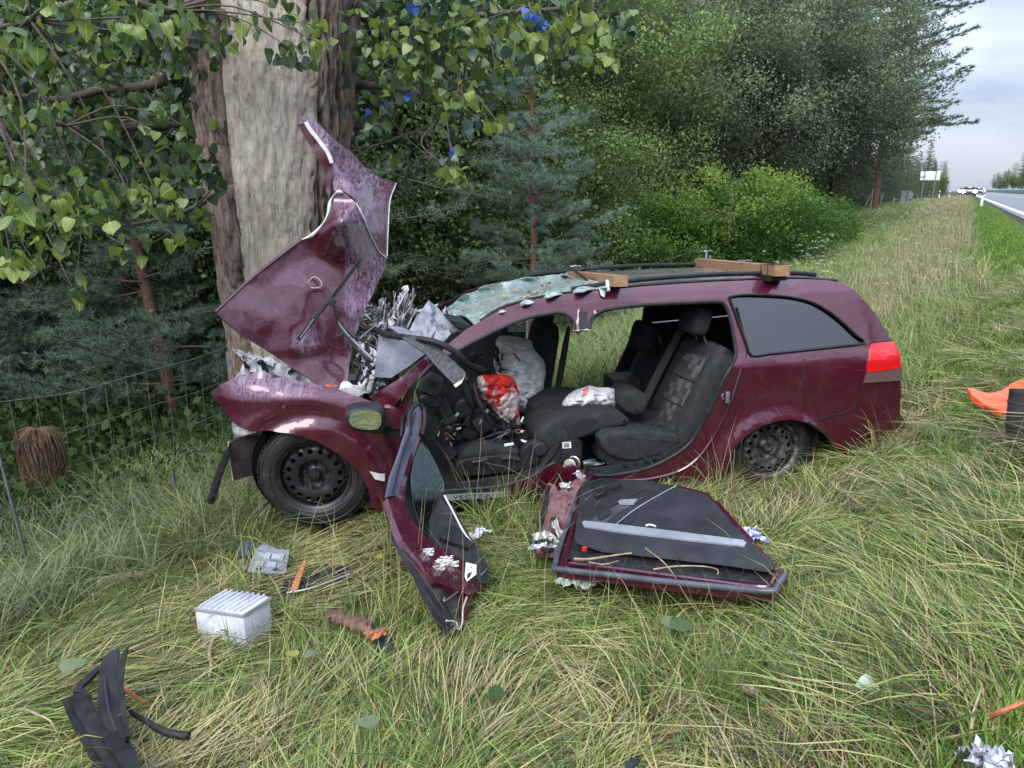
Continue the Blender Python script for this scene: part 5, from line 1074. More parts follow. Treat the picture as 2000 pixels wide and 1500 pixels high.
twig('pale dry stick lying inside the lower pocket of the flat door', [RD(.045)(x, y)+V((0, 0, .01)) for x, y in [(1122, 1096), (1150, 1096), (1190, 1090), (1234, 1084)]], .007, branches=[[RD(.04)(x, y) for x, y in [(1150, 1098), (1180, 1102), (1208, 1095)]]])
twig('thin grey twig at the right end of the door pocket', [RD(.04)(x, y) for x, y in [(1276, 1112), (1320, 1106), (1370, 1106), (1400, 1112), (1402, 1122)]], .004)
twig('long straw stalk leaning across the flat door lining', [RD(.09)(1261, 1071), RD(.09)(1300, 1110)+V((0, -.05, .03)), G(1350, 1180, .1), G(1420, 1262, .05)], .003)
# ---------------------------------------------------------------- smaller debris on the grass
def gpanel(name, outline, h, mat, parent, tilt=0, th=.008, step=8, **k):
    c = G(sum(p[0] for p in outline)/len(outline), sum(p[1] for p in outline)/len(outline), h)
    def f(x, y):
        d = ray(x, y); n_ = V((0, -math.sin(tilt), math.cos(tilt))); kk = (c-EYE).dot(n_)/d.dot(n_); return EYE+d*kk
    return panel(name, outline, f, mat, parent, th=th, step=step, **k), f
def grd(label, name, cat, px, py, h=.07, clear=0, group=None):
    c = G(px, py, h)
    if clear: ROUND.append((c.x, c.y, clear))
    return mk(name, c, label, cat, group)
# finned metal box
bx = grd('dented silver metal box with ribbed top and dirty front on the grass', 'metal_box', 'box', 452, 1235, .06, .15)
a0, a1, a2 = P(380, 1186, 3.30), P(476, 1200, 3.20), P(508, 1156, 3.42); X = (a1-a0); Lx = X.length/2*.98; X.normalize(); Yb = (a2-a1); Yb = (Yb-X*Yb.dot(X)); Ly = Yb.length/2*.86; Yb.normalize(); Zb = X.cross(Yb); 
if Zb.z < 0: Zb = -Zb
cb = a0+X*Lx+Yb*Ly-Zb*.095
v, f = box_vf(cb, (Lx, Ly, .093), [X, Yb, Zb], .008); bmx = []
vv = [p+V((0, 0, .012*noise.noise(p*14)))-(X*.02*max(0, noise.noise(p*9+V((4, 2, 1))))) for p in v]
add('case', vv, f, BOXM, bx, 40)
for k in range(8):
    u = -1+2*(k+.5)/8; v, f = box_vf(cb+X*Lx*u*.92+Zb*.098, (.004, Ly*.93, .009), [X, Yb, Zb], .002); add('fin', [p+Zb*.003*noise.noise(p*30) for p in v], f, BOXM, bx, 40)
box('rim', cb+Yb*(-Ly-.002)+Zb*.088, (Lx, .004, .008), [X, Yb, Zb], SILVER, bx); box('rim', cb+X*(Lx+.002)+Zb*.088, (.004, Ly, .008), [X, Yb, Zb], SILVER, bx); box('rim', cb+X*(Lx+.004)-Zb*.085, (.006, Ly, .008), [X, Yb, Zb], SILVER, bx)
for k in range(7): crumple('mud_scrap', cb+X*random.uniform(-.4, .95)*Lx-Yb*(Ly+.006)-Zb*random.uniform(-.01, .08), (random.uniform(.012, .03), .012), [X, Zb, -Yb], BARKCHIP if k % 2 else ASH, bx, .5, k, 5)
for k in range(4): crumple('chipped_edge', cb+X*random.uniform(-.6, .8)*Lx-Yb*Ly-Zb*.090, (.03, .012), [X, Zb, -Yb], ASH, bx, .6, k+11, 5)
# control unit plate
cu = grd('flat silver control unit plate with moulded recesses', 'metal_plate', 'plate', 523, 1095, .08, .10)
pl, pf_ = gpanel('plate', [(483, 1116), (500, 1072), (512, 1063), (530, 1066), (540, 1072), (566, 1074), (557, 1122), (520, 1119)], .08, ALU, cu, .25, .008)
up_ = V((0, -.25, .97)).normalized()
for k, q in enumerate([[(506, 1080), (530, 1082), (526, 1094), (503, 1092)], [(533, 1082), (556, 1084), (553, 1095), (530, 1093)], [(500, 1098), (516, 1099), (513, 1108), (498, 1107)], [(522, 1099), (540, 1100), (538, 1110), (520, 1109)]]): panel('moulding', q, lambda x, y: pf_(x, y)+up_*.008, SILVER, cu, th=.008, step=6)
panel('slot', [(500, 1110), (510, 1109), (511, 1113), (501, 1114)], lambda x, y: pf_(x, y)+up_*.002, DARK, cu, th=.002, step=5); panel('slot', [(532, 1113), (540, 1109), (546, 1114), (534, 1115)], lambda x, y: pf_(x, y)+up_*.002, DARK, cu, th=.002, step=5)
def flat(label, name, cat, outline, h, mat, clear=0, tilt=.1, th=.006, dn=.008, group=None, step=7):
    cx, cy = sum(p[0] for p in outline)/len(outline), sum(p[1] for p in outline)/len(outline); t = grd(label, name, cat, cx, cy, h, clear, group); gpanel('piece', outline, h, mat, t, tilt, th, step, dn=dn, dscale=14); return t
flat('dark grey torn plastic shard behind the silver plate', 'plastic_shard', 'plastic shard', [(459, 1076), (466, 1062), (482, 1057), (500, 1062), (498, 1074), (488, 1086), (470, 1084)], .08, M('slate_plastic', (.05, .055, .075), .5), .07)
t = flat('black ribbed plastic trim strip with a wood splinter across it', 'trim_strip', 'trim strip', [(552, 1150), (556, 1130), (580, 1128), (620, 1118), (660, 1106), (682, 1104), (686, 1112), (684, 1120), (640, 1135), (600, 1150), (560, 1162)], .07, PLASTIC, .09, .15, .012)
for pts in ([(560, 1158), (610, 1148), (684, 1121)], [(570, 1140), (620, 1128), (678, 1112)]): tube('rib', [G(x, y, .09) for x, y in pts], .005, SILVER if pts[0][0] == 560 else PLASTIC_G, t)
ROUND.append((*G(650, 1118).xy, .08))
flat('long orange wood splinter lying across the black trim strip', 'wood_splinter', 'wood splinter', [(566, 1152), (572, 1138), (584, 1112), (594, 1092), (598, 1094), (590, 1122), (582, 1148), (572, 1156)], .105, SPLINTER, 0, .1, .01)
t = grd('broken chunk of reddish bark beside a round green leaf', 'bark_chunk', 'bark', 700, 1222, .07, .10)
v, f = tube_vf([G(650, 1200, .09), G(680, 1213, .09), (G(715, 1228, .09)), G(742, 1244, .08)], lambda u: .030+.012*math.sin(u*3), 16, .6, 10); add('chunk', [p+V((1, .4, .8))*.02*noise.fractal(p*22, 1, 2, 4) for p in v], f, BARKCHIP, t, 30); crumple('torn_wood', G(735, 1240, .11), (.04, .02), axes_z(.5, .3), SPLINTER, t, .5, 4, 6)
flat('small black plastic fragment beyond the bark chunk', 'plastic_shard', 'plastic shard', [(728, 1250), (745, 1243), (762, 1256), (772, 1268), (760, 1274), (736, 1268)], .07, PLASTIC, .05, .3)
t = flat('long curled strip of pale bark on the left grass', 'bark_strip', 'bark', [(142, 1156), (168, 1150), (200, 1134), (240, 1118), (280, 1110), (312, 1104), (300, 1114), (268, 1122), (236, 1136), (200, 1150), (165, 1160)], .10, PALEWOOD, .12, .3, .02, .03)
# big torn bumper trim, bottom left
t = grd('large torn black bumper trim pieces in the bottom left corner', 'bumper_trim', 'car part', 200, 1400, .10, .20)
for x, y in ((170, 1360), (215, 1330), (235, 1440), (190, 1440), (225, 1290), (245, 1485)): ROUND.append((*G(x, y).xy, .12))
def gt(px, py, h): return G(px, py, h)
for x, y in ((300, 1418), (345, 1436), (150, 1400), (265, 1480), (200, 1490)): ROUND.append((*G(x, y).xy, .10))
p1 = [(120, 1366), (132, 1360), (152, 1400), (176, 1440), (198, 1476), (215, 1505), (196, 1512), (176, 1480), (150, 1432), (132, 1396)]
gpanel('lower_flange', p1, .12, PLASTIC, t, .05, .012, 8, dn=.006)
gpanel('wide_strip', [(132, 1360), (150, 1352), (164, 1340), (176, 1352), (188, 1390), (210, 1430), (240, 1480), (256, 1506), (214, 1506), (180, 1450), (154, 1402)], .15, PLASTIC, t, .0, .02, 8, dn=.012)
gpanel('curved_strip', [(192, 1320), (196, 1296), (212, 1276), (232, 1266), (230, 1290), (228, 1320), (232, 1360), (242, 1400), (252, 1440), (240, 1448), (222, 1444), (200, 1410), (190, 1370)], .19, PLASTIC, t, .12, .02, 8, dn=.008)
gpanel('thin_strip', [(229, 1340), (229, 1300), (238, 1276), (251, 1260), (244, 1290), (240, 1330), (246, 1380), (254, 1436), (246, 1440), (236, 1390)], .21, RUBBER, t, .12, .012, 7)
gpanel('torn_lug', [(142, 1352), (150, 1335), (170, 1318), (192, 1298), (196, 1304), (178, 1324), (162, 1338), (156, 1350)], .14, PLASTIC, t, .1, .015, 7)
gpanel('lower_piece', [(196, 1424), (214, 1428), (232, 1440), (262, 1460), (272, 1490), (272, 1510), (250, 1510), (226, 1470), (206, 1446)], .17, PLASTIC, t, -.1, .02, 8, dn=.01)
for pts in ([(136, 1364), (160, 1405), (190, 1452), (222, 1502)], [(158, 1348), (176, 1395), (205, 1440), (244, 1500)], [(208, 1290), (206, 1330), (212, 1380), (228, 1430)]): tube('moulded_ridge', [G(x, y, .15+(.05 if pts[0][0] > 200 else -.02)) for x, y in pts], .006, PLASTIC_G, t)
t = grd('thin black rubber hose beside the torn bumper trim', 'rubber_hose', 'hose', 300, 1410, .07); tube('hose', [G(x, y, .13) for x, y in [(250, 1382), (262, 1396), (285, 1408), (300, 1418), (330, 1432), (368, 1438)]], lambda f: .006+.009*f, RUBBER, t)
# silver foil and twigs, bottom right
t = grd('crumpled silver foil in the bottom right corner', 'foil', 'foil', 1928, 1482, .06, .1)
FOIL = M('silver_foil', (.42, .43, .46), .3, .85)
for k, (x, y, a, b) in enumerate([(1918, 1480, .045, .04), (1935, 1492, .05, .04), (1955, 1499, .045, .035), (1924, 1468, .025, .03)]): crumple('fold', G(x, y, .10), (a, b), axes_z(k*.8, .25*k-.3), FOIL, t, .55, k+2, 9)
twig('dry upright brown stalk above the silver foil', [G(1892, 1468, .04), G(1896, 1430, .07), G(1902, 1390, .09), G(1918, 1340, .10)], .006, branches=[[G(1899, 1400, .09), G(1906, 1385, .13)], [G(1895, 1440, .08), G(1888, 1425, .11)]])
twig('orange-brown broken twig at the right edge of the grass', [G(1935, 1398, .08), G(1960, 1388, .1), G(2000, 1372, .1), G(2030, 1362, .1)], .008, SPLINTER)
twig('crooked pale twig left of the torn bumper trim', [G(46, 1384, .07), G(70, 1394, .09), (G(98, 1408, .09)), G(112, 1432, .06)], .005)
twig('thin twig below the metal box', [G(415, 1252, .07), G(409, 1275, .09), G(412, 1300, .08), G(408, 1322, .07)], .009, PALEWOOD)
twig('reddish pine twig between the bumper trim and the metal box', [G(245, 1345, .08), G(275, 1368, .1), G(292, 1376, .08)], .007, SPLINTER)
flat('crumpled pale green shard of glass on the right-hand grass', 'glass_shard', 'glass', [(1668, 1342), (1680, 1326), (1690, 1318), (1706, 1330), (1718, 1342), (1700, 1348), (1680, 1347)], .08, noisy('pale_glass_piece', (.45, .55, .46), (.3, .38, .3), 40, .3), .05, .3, .004, .02)
flat('small teal glass chip near the right edge', 'glass_shard', 'glass', [(1955, 1145), (1968, 1140), (1978, 1150), (1966, 1158)], .07, noisy('teal_chip', (.2, .42, .34), (.3, .5, .45), 40, .3), .03, .2)
t = grd('blue and white crumpled cloth scrap beyond the flat door', 'cloth_scrap', 'cloth', 1472, 1044, .08, .06)
for k in range(4): crumple('fold', G(1464+6*k, 1040+5*k, .10), (.035, .03), axes_z(k, .3), [noisy('blue_white_cloth', (.10, .16, .35), (.6, .62, .66), 50, .8, lo=.45, hi=.55)][0], t, .6, k+3, 7)
t = grd('crumpled clear and green wrapper under the flat door edge', 'wrapper', 'wrapper', 1122, 1140, .08, .08)
for k, (x, y) in enumerate([(1100, 1136), (1118, 1132), (1136, 1134), (1146, 1142)]): crumple('fold', G(x, y, .09), (.04, .03), axes_z(-.3+k*.3, .3), noisy('clear_wrapper', (.42, .46, .42), (.15, .2, .15), 50, .3), t, .5, k+31, 7)
t = grd('white torn padding between the hanging door and the flat door', 'padding_scrap', 'padding', 934, 1042, .09, .07)
for k, (x, y) in enumerate([(926, 1046), (936, 1038), (946, 1036)]): crumple('tuft', G(x, y, .10), (.03, .02), axes_z(.5+k, .3), AIRBAG, t, .6, k+51, 7)
flat('dark grey fragment at the bottom edge of the photo', 'plastic_shard', 'plastic shard', [(1222, 1486), (1236, 1478), (1252, 1480), (1246, 1490), (1232, 1500), (1220, 1500)], .08, PLASTIC, .05, .2)
flat('rotten brown wood flake in the lower right grass', 'wood_flake', 'wood flake', [(1448, 1340), (1462, 1336), (1478, 1348), (1482, 1356), (1462, 1356)], .08, PALEWOOD, .03, .2)
# fallen leaves
def leaf_vf(size, fold=.25, seed=0, pts=9):
    """poplar leaf: broad heart with a point, folded along its midrib"""
    prof = [(0, 0), (.30, .02), (.48, .18), (.50, .36), (.40, .58), (.22, .80), (0, 1.02)]
    r = random.Random(seed); vs = [V((0, y, 0)) for _, y in prof[0:1]]; vs = []; L_, Rr, Mm = [], [], []
    for x, y in prof:
        c = -.18*y*y; vs.append(V((0, y, c)))
    n = len(prof)
    for sgn in (-1, 1):
        for x, y in prof[1:-1]: vs.append(V((sgn*x, y-.05*(x > .25), -.18*y*y+fold*x*(.8+.4*r.random()))))
    fs = []
    for sgn, off in ((-1, n), (1, n+n-2)):
        for i in range(n-1):
            a = i; b = i+1; p_ = off+i-1; q_ = off+i
            if i == 0: t_ = [a, b, q_]
            elif i == n-2: t_ = [a, b, p_]
            else: t_ = [a, b, q_, p_]
            fs.append(t_ if sgn < 0 else t_[::-1])
    return [v*size for v in vs], fs
def leafmat(name, a, b, rough=.35, tr=.35, veins=False):
    m = M(name, a, rough); g = N(m); c = g.mix(g.rand(), a, b); v = g.noise(26, 3); c = g.mix(g.math('MULTIPLY', v, .7), c, tuple(x*.4 for x in a))
    if veins:
        s_ = g.n('ShaderNodeSeparateXYZ', {0: g.n('ShaderNodeTexCoord').outputs['Object']}); ax_ = g.math('ABSOLUTE', s_.outputs[0])
        mid = g.ramp(ax_, [(.008, k3(1)), (.03, k3(0))]); fr_ = g.math('FRACT', g.math('MULTIPLY', g.math('SUBTRACT', s_.outputs[1], g.math('MULTIPLY', ax_, .8)), 6.5))
        vv_ = g.math('MAXIMUM', mid, g.math('MULTIPLY', g.ramp(g.math('ABSOLUTE', g.math('SUBTRACT', fr_, .5)), [(.02, k3(1)), (.10, k3(0))]), .6)); c = g.mix(g.math('MULTIPLY', vv_, .55), c, tuple(min(1, x*2.2+.05) for x in a))
        blot = g.ramp(g.noise(3.5, 4, .6, vec=g.coord(kind='Object')), [(.62, k3(0)), (.72, k3(1))]); c = g.mix(g.math('MULTIPLY', blot, .45), c, (.20, .15, .04))
        g.bump(vv_, .35, .05)
    g.set('Base Color', c)
    o = g.t.nodes['Material Output']; t_ = g.n('ShaderNodeBsdfTranslucent', {'Color': c}); x = g.n('ShaderNodeMixShader', {0: tr, 1: g.b.outputs[0], 2: t_.outputs[0]}); g.t.links.new(x.outputs[0], o.inputs[0]); return m
LEAF_G = leafmat('poplar_leaf_green', (.10, .17, .04), (.05, .11, .03)); LEAF_Y = leafmat('poplar_leaf_light', (.25, .33, .06), (.14, .24, .05)); LEAF_B = leafmat('poplar_leaf_bluish', (.07, .12, .09), (.05, .10, .06)); LEAF_D = leafmat('poplar_leaf_dark', (.035, .075, .03), (.05, .10, .035)); LEAF_BLUE = leafmat('painted_blue_light_leaf', (.05, .12, .48), (.10, .18, .42), .4, .3)  # the blue leaf has the emergency lights' blue cast painted into its colour
LEAF_OLD = leafmat('fallen_yellow_leaf', (.5, .45, .08), (.42, .4, .12)); LEAF_PALE = leafmat('fallen_pale_leaf', (.24, .30, .17), (.2, .26, .14))
for k, (px, py, mt, sz, lb) in enumerate([(678, 1178, LEAF_G, .075, 'round bright green leaf above the reddish bark chunk'), (580, 1280, LEAF_OLD, .05, 'small yellow leaf below the metal box'), (617, 1272, LEAF_PALE, .06, 'pale green upturned leaf right of the small yellow leaf'), (735, 1085, LEAF_OLD, .05, 'yellow leaf in the grass left of the hanging door'), (1300, 1222, LEAF_PALE, .08, 'pale underside leaf in front of the flat door'), (1335, 1232, LEAF_G, .09, 'dark green leaf in front of the flat door'), (737, 1415, LEAF_PALE, .08, 'grey-green leaf in the lower middle grass'), (152, 1132, LEAF_G, .07, 'green leaf beside the pale bark strip'), (952, 1352, LEAF_G, .08, 'green leaf low in the middle foreground grass'), (120, 1310, LEAF_PALE, .09, 'long pale leaf near the left edge above the bumper trim')]):
    v, f = leaf_vf(sz, .15, k); A = axes_z(k*1.3, .25, .1); c = G(px, py, .11); o = add('fallen_leaf', [c+A[0]*p.x+A[1]*p.y+A[2]*p.z for p in v], f, mt, None, 60, at=c); props(o, lb, 'leaf')
# ---------------------------------------------------------------- rescue sheet and the kneeling helper at the right edge
os_ = G(1960, 790, .1); orng = mk('orange_sheet', os_, 'bright orange plastic sheet with a rolled corner lying beside the black boot', 'plastic sheet')
OP = [(1893, 762), (1897, 758), (1912, 762), (1935, 768), (1955, 762), (1975, 752), (1995, 741), (2040, 722), (2100, 735), (2110, 800), (2050, 808), (1990, 806), (1955, 804), (1925, 790), (1897, 774)]
gpanel('sheet', OP, .16, ORANGE, orng, .25, .03, 9, dn=.012); 
gf = G(1925, 780, .2); tube('rolled_edge', [G(x, y, .2) for x, y in [(1893, 762), (1898, 775), (1924, 792), (1955, 806)]], .012, ORANGE, orng)
ROUND.append((*G(1990, 815).xy, .28)); ROUND.append((*G(1935, 795).xy, .12))
KH = noisy('khaki_work_cloth', (.40, .33, .18), (.32, .26, .14), 14, .9, bump=.4); BOOT = noisy('black_rubber_boot', (.018, .019, .022), (.05, .05, .055), 8, .45, bump=.3)
def skin_body(name, joints, bones, radii, mat, parent, root=0, sub=2):
    org = ORG[parent.name]; me = bpy.data.meshes.new(name); me.from_pydata([tuple(V(j)-org) for j in joints], bones, []); o = bpy.data.objects.new(name, me); COL.objects.link(o); o.parent = parent; me.materials.append(mat)
    o.modifiers.new('skin', 'SKIN'); sv = me.skin_vertices[0].data
    for i, r in enumerate(radii): sv[i].radius = r if isinstance(r, tuple) else (r, r)
    sv[root].use_root = True; s_ = o.modifiers.new('sub', 'SUBSURF'); s_.levels = s_.render_levels = sub
    dg = bpy.context.evaluated_depsgraph_get(); m2 = bpy.data.meshes.new_from_object(o.evaluated_get(dg)); o.modifiers.clear(); o.data = m2
    m2.polygons.foreach_set('use_smooth', [True]*len(m2.polygons)); ORG[o.name] = org; return o
fb = G(1990, 905, .03); gx = fb.x; hp = V((gx+.40, fb.y+.05, fb.z)); person = mk('person', hp, 'person in khaki work clothes and black boots kneeling at the right edge', 'person')
f3 = lambda a, b, c: fb+V((a, b, c))
# kneeling: shin along the ground, boot behind it upright on its toe, second leg bent forward
J = [f3(.42, .02, .50), f3(.54, 0, .60), f3(.70, -.02, .68), f3(.84, -.03, .74), f3(.95, -.03, .77), f3(1.04, -.03, .80),
     f3(.36, -.12, .50), f3(.50, -.20, .12), f3(.10, -.12, .20), f3(.02, -.10, .12), f3(.46, .16, .50), f3(.82, .20, .46), f3(.76, .22, .10), f3(.88, .22, .04),
     f3(.84, -.22, .74), f3(.86, -.28, .46), f3(1.02, -.22, .26), f3(.86, .17, .74), f3(.92, .24, .46), f3(1.06, .16, .26)]
Bn = [(0, 1), (1, 2), (2, 3), (3, 4), (4, 5), (0, 6), (6, 7), (7, 8), (8, 9), (0, 10), (10, 11), (11, 12), (12, 13), (3, 14), (14, 15), (15, 16), (3, 17), (17, 18), (18, 19)]
skin_body('body', J, Bn, [.15, .14, .16, .15, .06, .055, .11, .075, .065, .05, .11, .075, .055, .045, .06, .048, .04, .06, .048, .04], KH, person)
SKIN = noisy('skin', (.48, .28, .20), (.42, .23, .16), 12, .55, bump=.1); HAIR = M('brown_hair', (.04, .025, .015), .7)
hc = f3(1.14, -.03, .84); add('head', *sbox(hc, (.095, .075, .12), axes_z(0, 0, .2), 2.3, 14), SKIN, person, 60); add('hair', *sbox(hc+V((-.02, 0, .03)), (.10, .083, .105), axes_z(0, 0, .2), 2.2, 14), HAIR, person, 60)
for sy in (-1, 1): add('ear', *sbox(hc+V((0, .076*sy, -.01)), (.018, .01, .03), CE3, 2, 8), SKIN, person); add('eye', *sbox(hc+V((.088, .03*sy, .0)), (.01, .013, .008), CE3, 2, 8), INK, person)
add('nose', *sbox(hc+V((.10, 0, -.02)), (.018, .012, .022), CE3, 2, 8), SKIN, person); add('mouth', *sbox(hc+V((.088, 0, -.06)), (.008, .025, .006), CE3, 2, 8), M('lips', (.35, .12, .1), .5), person)
for base_, out_ in ((f3(1.02, -.22, .26), V((.8, .05, -.5))), (f3(1.06, .16, .26), V((.8, -.05, -.5)))):
    o_ = out_.normalized(); sd_ = o_.cross(V((0, 0, 1))).normalized(); pts = [base_, base_+o_*.05, base_+o_*.10]; bones = [(0, 1), (1, 2)]; rd_ = [.026, (.018, .034), (.016, .036)]
    for k, ln in enumerate((.06, .075, .08, .07)):
        s0 = base_+o_*.11+sd_*(k-1.5)*.019; i0 = len(pts); pts += [s0, s0+o_*ln*.5-V((0, 0, .01)), s0+o_*ln*.8-V((0, 0, .035))]; bones += [(2, i0), (i0, i0+1), (i0+1, i0+2)]; rd_ += [.009, .009, .008]
    i0 = len(pts); pts += [base_+o_*.05+sd_*.04, base_+o_*.09+sd_*.06]; bones += [(1, i0), (i0, i0+1)]; rd_ += [.011, .009]
    skin_body('hand', pts, bones, rd_, SKIN, person, 0, 1)
# the boot in view: sole towards us, toe down
def boot(c, fw, up, name='boot'):
    sd_ = fw.cross(up).normalized(); prof = [(-.02, .30, .07, .075), (-.02, .22, .066, .07), (-.015, .14, .062, .068), (0, .09, .060, .075), (.03, .055, .055, .10), (.06, .03, .052, .125), (.08, .005, .05, .14), (.08, -.012, .052, .145)]
    vs, fs = [], []
    for (o_, z_, wx, ly) in prof:
        for k in range(28):
            a = 2*math.pi*k/28; cx, cy = math.cos(a), math.sin(a); cx = math.copysign(abs(cx)**.8, cx); cy = math.copysign(abs(cy)**.8, cy)
            vs.append(c+fw*(o_+cy*ly*(1 if z_ > .06 else .95))+sd_*cx*wx*(1-.12*(cy > .5 and z_ < .06))+up*z_)
    for i in range(len(prof)-1):
        for k in range(28): fs.append([i*28+k, i*28+(k+1) % 28, (i+1)*28+(k+1) % 28, (i+1)*28+k])
    fs.append([(len(prof)-1)*28+k for k in range(28)]); o = add(name, vs, fs, BOOT, person, 50)
    for z_, wl in ((.25, .070), (.15, .066)): tube('boot_seam', [c+fw*(-.017+math.sin(a)*(wl+.006))+sd_*math.cos(a)*wl+up*z_ for a in [2*math.pi*k/20 for k in range(21)]], .006, BOOT, o, 5, n=0)
    return o
boot(f3(-.035, -.06, .055), V((.92, -.38, 0)).normalized(), V((.06, .05, 1)).normalized()); boot(f3(.84, .22, .03), V((1, 0, 0)), V((0, 0, 1)))
add('trouser_cuff', *sbox(f3(.02, -.11, .33), (.08, .085, .11), axes_z(.3, .1, .5), 3, 12), KH, person, 60)
# ---------------------------------------------------------------- fence by the forest
FNC = noisy('fence_wire_metal', (.22, .24, .23), (.13, .14, .13), 30, .5, .3, bump=0)
def fpt(l, h, d=6.62): x, y = dl(d, l); return V((x, y, gz(x, y)+h))
def l_of_px(px):  # position along the fence that is seen at column px
    lo_, hi_ = -3.0, 40.0
    for _ in range(50):
        m_ = (lo_+hi_)/2; q_ = fpt(m_, 1); u = q_.x/depth(q_)*1500+1000
        if u < px: lo_ = m_
        else: hi_ = m_
    return lo_
l0, l1 = l_of_px(-40), l_of_px(447)
fc = mk('wire_fence', fpt(l1, 0), 'slack wire mesh fence with steel post along the forest edge', 'fence')
for hh in (1.42, 1.16, .92, .72, .52, .34, .16): tube('line_wire', [fpt(l0+(l1-l0)*k/6, hh-.04*math.sin(math.pi*k/6)*(hh/1.4)) for k in range(7)], .0020 if hh < 1.4 else .003, FNC, fc, 5)
nst = int((l1-l0)/.15)
for k in range(nst): l = l0+(l1-l0)*(k+.5)/nst; tube('stay_wire', [fpt(l, 1.40), fpt(l+.01*math.sin(k), .9), fpt(l+.02*math.cos(k*2), .5), fpt(l+.015, .05)], .0016, FNC, fc, 4, n=3)
pt_ = P(447, 690, depth(fpt(l1, 1))); tube('fence_post', [pt_-V((0, 0, 1.8)), pt_+V((0, 0, .02))], .024, STEEL, fc, 14, n=0); tube('post_cap', [pt_+V((0, 0, .02)), pt_+V((0, 0, .045))], .027, RUBBER, fc, 14, n=0)
l2 = l_of_px(325); tube('fence_post', [fpt(l2, -.2), fpt(l2, .62)], .012, STEEL, fc, 8, n=0); l3 = l_of_px(35); tube('fence_post', [fpt(l3, -.2), fpt(l3, 1.2)+V((-.12, 0, 0))], .010, STEEL, fc, 8, n=0)
for k in range(6):
    l = 8+k*4.2; tube('fence_post', [fpt(l, -.2), fpt(l, 1.3)], .022, STEEL, fc, 8, n=0)
for hh in (1.25, .9, .5, .2): tube('line_wire', [fpt(l1+.1, hh)]+[fpt(8+k*4.2, hh) for k in range(6)], .003, FNC, fc, 4, n=0)
# dry bundle hanging in the fence
nb = P(78, 880, 4.75); nest = mk('dry_twig_bundle', nb, 'brown ball of dry roots and grass hanging in the wire fence', 'twig bundle')
pr = []
rr = random.Random(4)
for k in range(420):
    a = rr.uniform(0, 6.28); r_ = .13*rr.random()**.4; x0, y0 = math.cos(a)*r_, math.sin(a)*r_*.8; z0 = rr.uniform(.03, .13)
    pr.append(tube_vf([nb+V((x0*.3, y0*.3, .15)), nb+V((x0, y0, z0)), nb+V((x0*1.05+rr.gauss(0, .012), y0, z0-.15)), nb+V((x0*.9+rr.gauss(0, .02), y0, -.10-rr.uniform(0, .10)))], .0022, 3, 1, 2, False))
o = add('fibres', *merge(pr), noisy('brown_root_fibre', (.15, .09, .055), (.08, .05, .03), 20, .95, bump=0), nest, 60); o['kind'] = 'stuff'
# ================================================================ VEGETATION
# ---- the poplar the car hit
def trunk_cr(z):
    # centre x offset and radius up the stem
    zz = [-.8, .1, .71, 1.63, 2.0, 2.48, 3.1, 7.5]; cxs = [-1.6, -1.6, -1.6, -1.62, -1.615, -1.60, -1.55, -1.5]; rs_ = [.5, .44, .43, .455, .485, .52, .55, .57]
    return float(np.interp(z, zz, cxs)), float(np.interp(z, zz, rs_))
TY = 5.50
poplar = mk('poplar_tree', (-1.5, TY, gz(-1.5, TY)), 'thick old poplar with a stripped pale patch on its trunk behind the folded bonnet', 'tree')
nth, nzz = 300, 330
vs = np.zeros((nzz, nth, 3)); bare = np.zeros((nzz, nth)); crk = np.zeros((nzz, nth))
for i in range(nzz):
    z = -.8+5.2*i/(nzz-1); cx, R0 = trunk_cr(z)
    bl = -.46; br = .76-.30*max(0, z-2.35)+.06*math.sin(z*2.3+1)
    for j in range(nth):
        a = -math.pi+2*math.pi*j/nth   # 0 faces the camera
        ux, uy = math.sin(a), -math.cos(a)
        q_ = V((ux*3.6, uy*3.6, z*.75)); wv = noise.noise(V((ux*2, uy*2, z*.5)))*.35
        rdg = abs(noise.noise(V((a*8.5+wv*3, z*1.5, 3.1)))); rdg2 = abs(noise.noise(V((a*19+wv*2, z*3.2, 7.7)))); fine = noise.fractal(V((ux*9, uy*9, z*7)), 1, 2, 3)
        wig = .07*noise.noise(V((0, 5, z*1.4)))
        b_ = 1 if bl+wig < a < br+wig*1.6+.08*noise.noise(V((z*5, 1, 2))) else 0
        ed = min(abs(a-(bl+wig)), abs(a-(br+wig)))
        ground_ = -.060*math.exp(-(min(rdg/.10, 4))**2)-.026*math.exp(-(min(rdg2/.11, 4))**2)
        r = R0*(1+.03*noise.noise(V((ux*1.5, uy*1.5, z*.4))))+.012*fine
        if b_: r += -.045+.004*noise.noise(V((a*10, z*.6, 9)))-.006*max(0, 1-abs(noise.noise(V((a*26, z*1.3, 4))))/.05)+.003*fine
        else: r += ground_+.01
        if abs(a-(bl+wig)) < .025: r -= .07
        crk[i, j] = min(1, rdg/.17)*(.25+.75*min(1, rdg2/.16))
        bare[i, j] = b_; vs[i, j] = (cx+ux*r-(-1.5), uy*r, z-gz(-1.5, TY))
idx = np.arange(nzz*nth).reshape(nzz, nth); q = np.stack([idx[:-1, :], np.roll(idx[:-1, :], -1, 1), np.roll(idx[1:, :], -1, 1), idx[1:, :]], -1).reshape(-1, 4)
BARK = M('poplar_bark', (.2, .17, .14), .9); g = N(BARK)
cb_ = g.mix(g.ramp(g.noise(26, 7, .72, (1, 1, .30)), [(.36, k3(0)), (.60, k3(1))]), (.12, .075, .058), (.44, .34, .285)); cb_ = g.mix(g.ramp(g.attr('crack'), [(.10, k3(1)), (.62, k3(0))]), cb_, (.028, .020, .016))
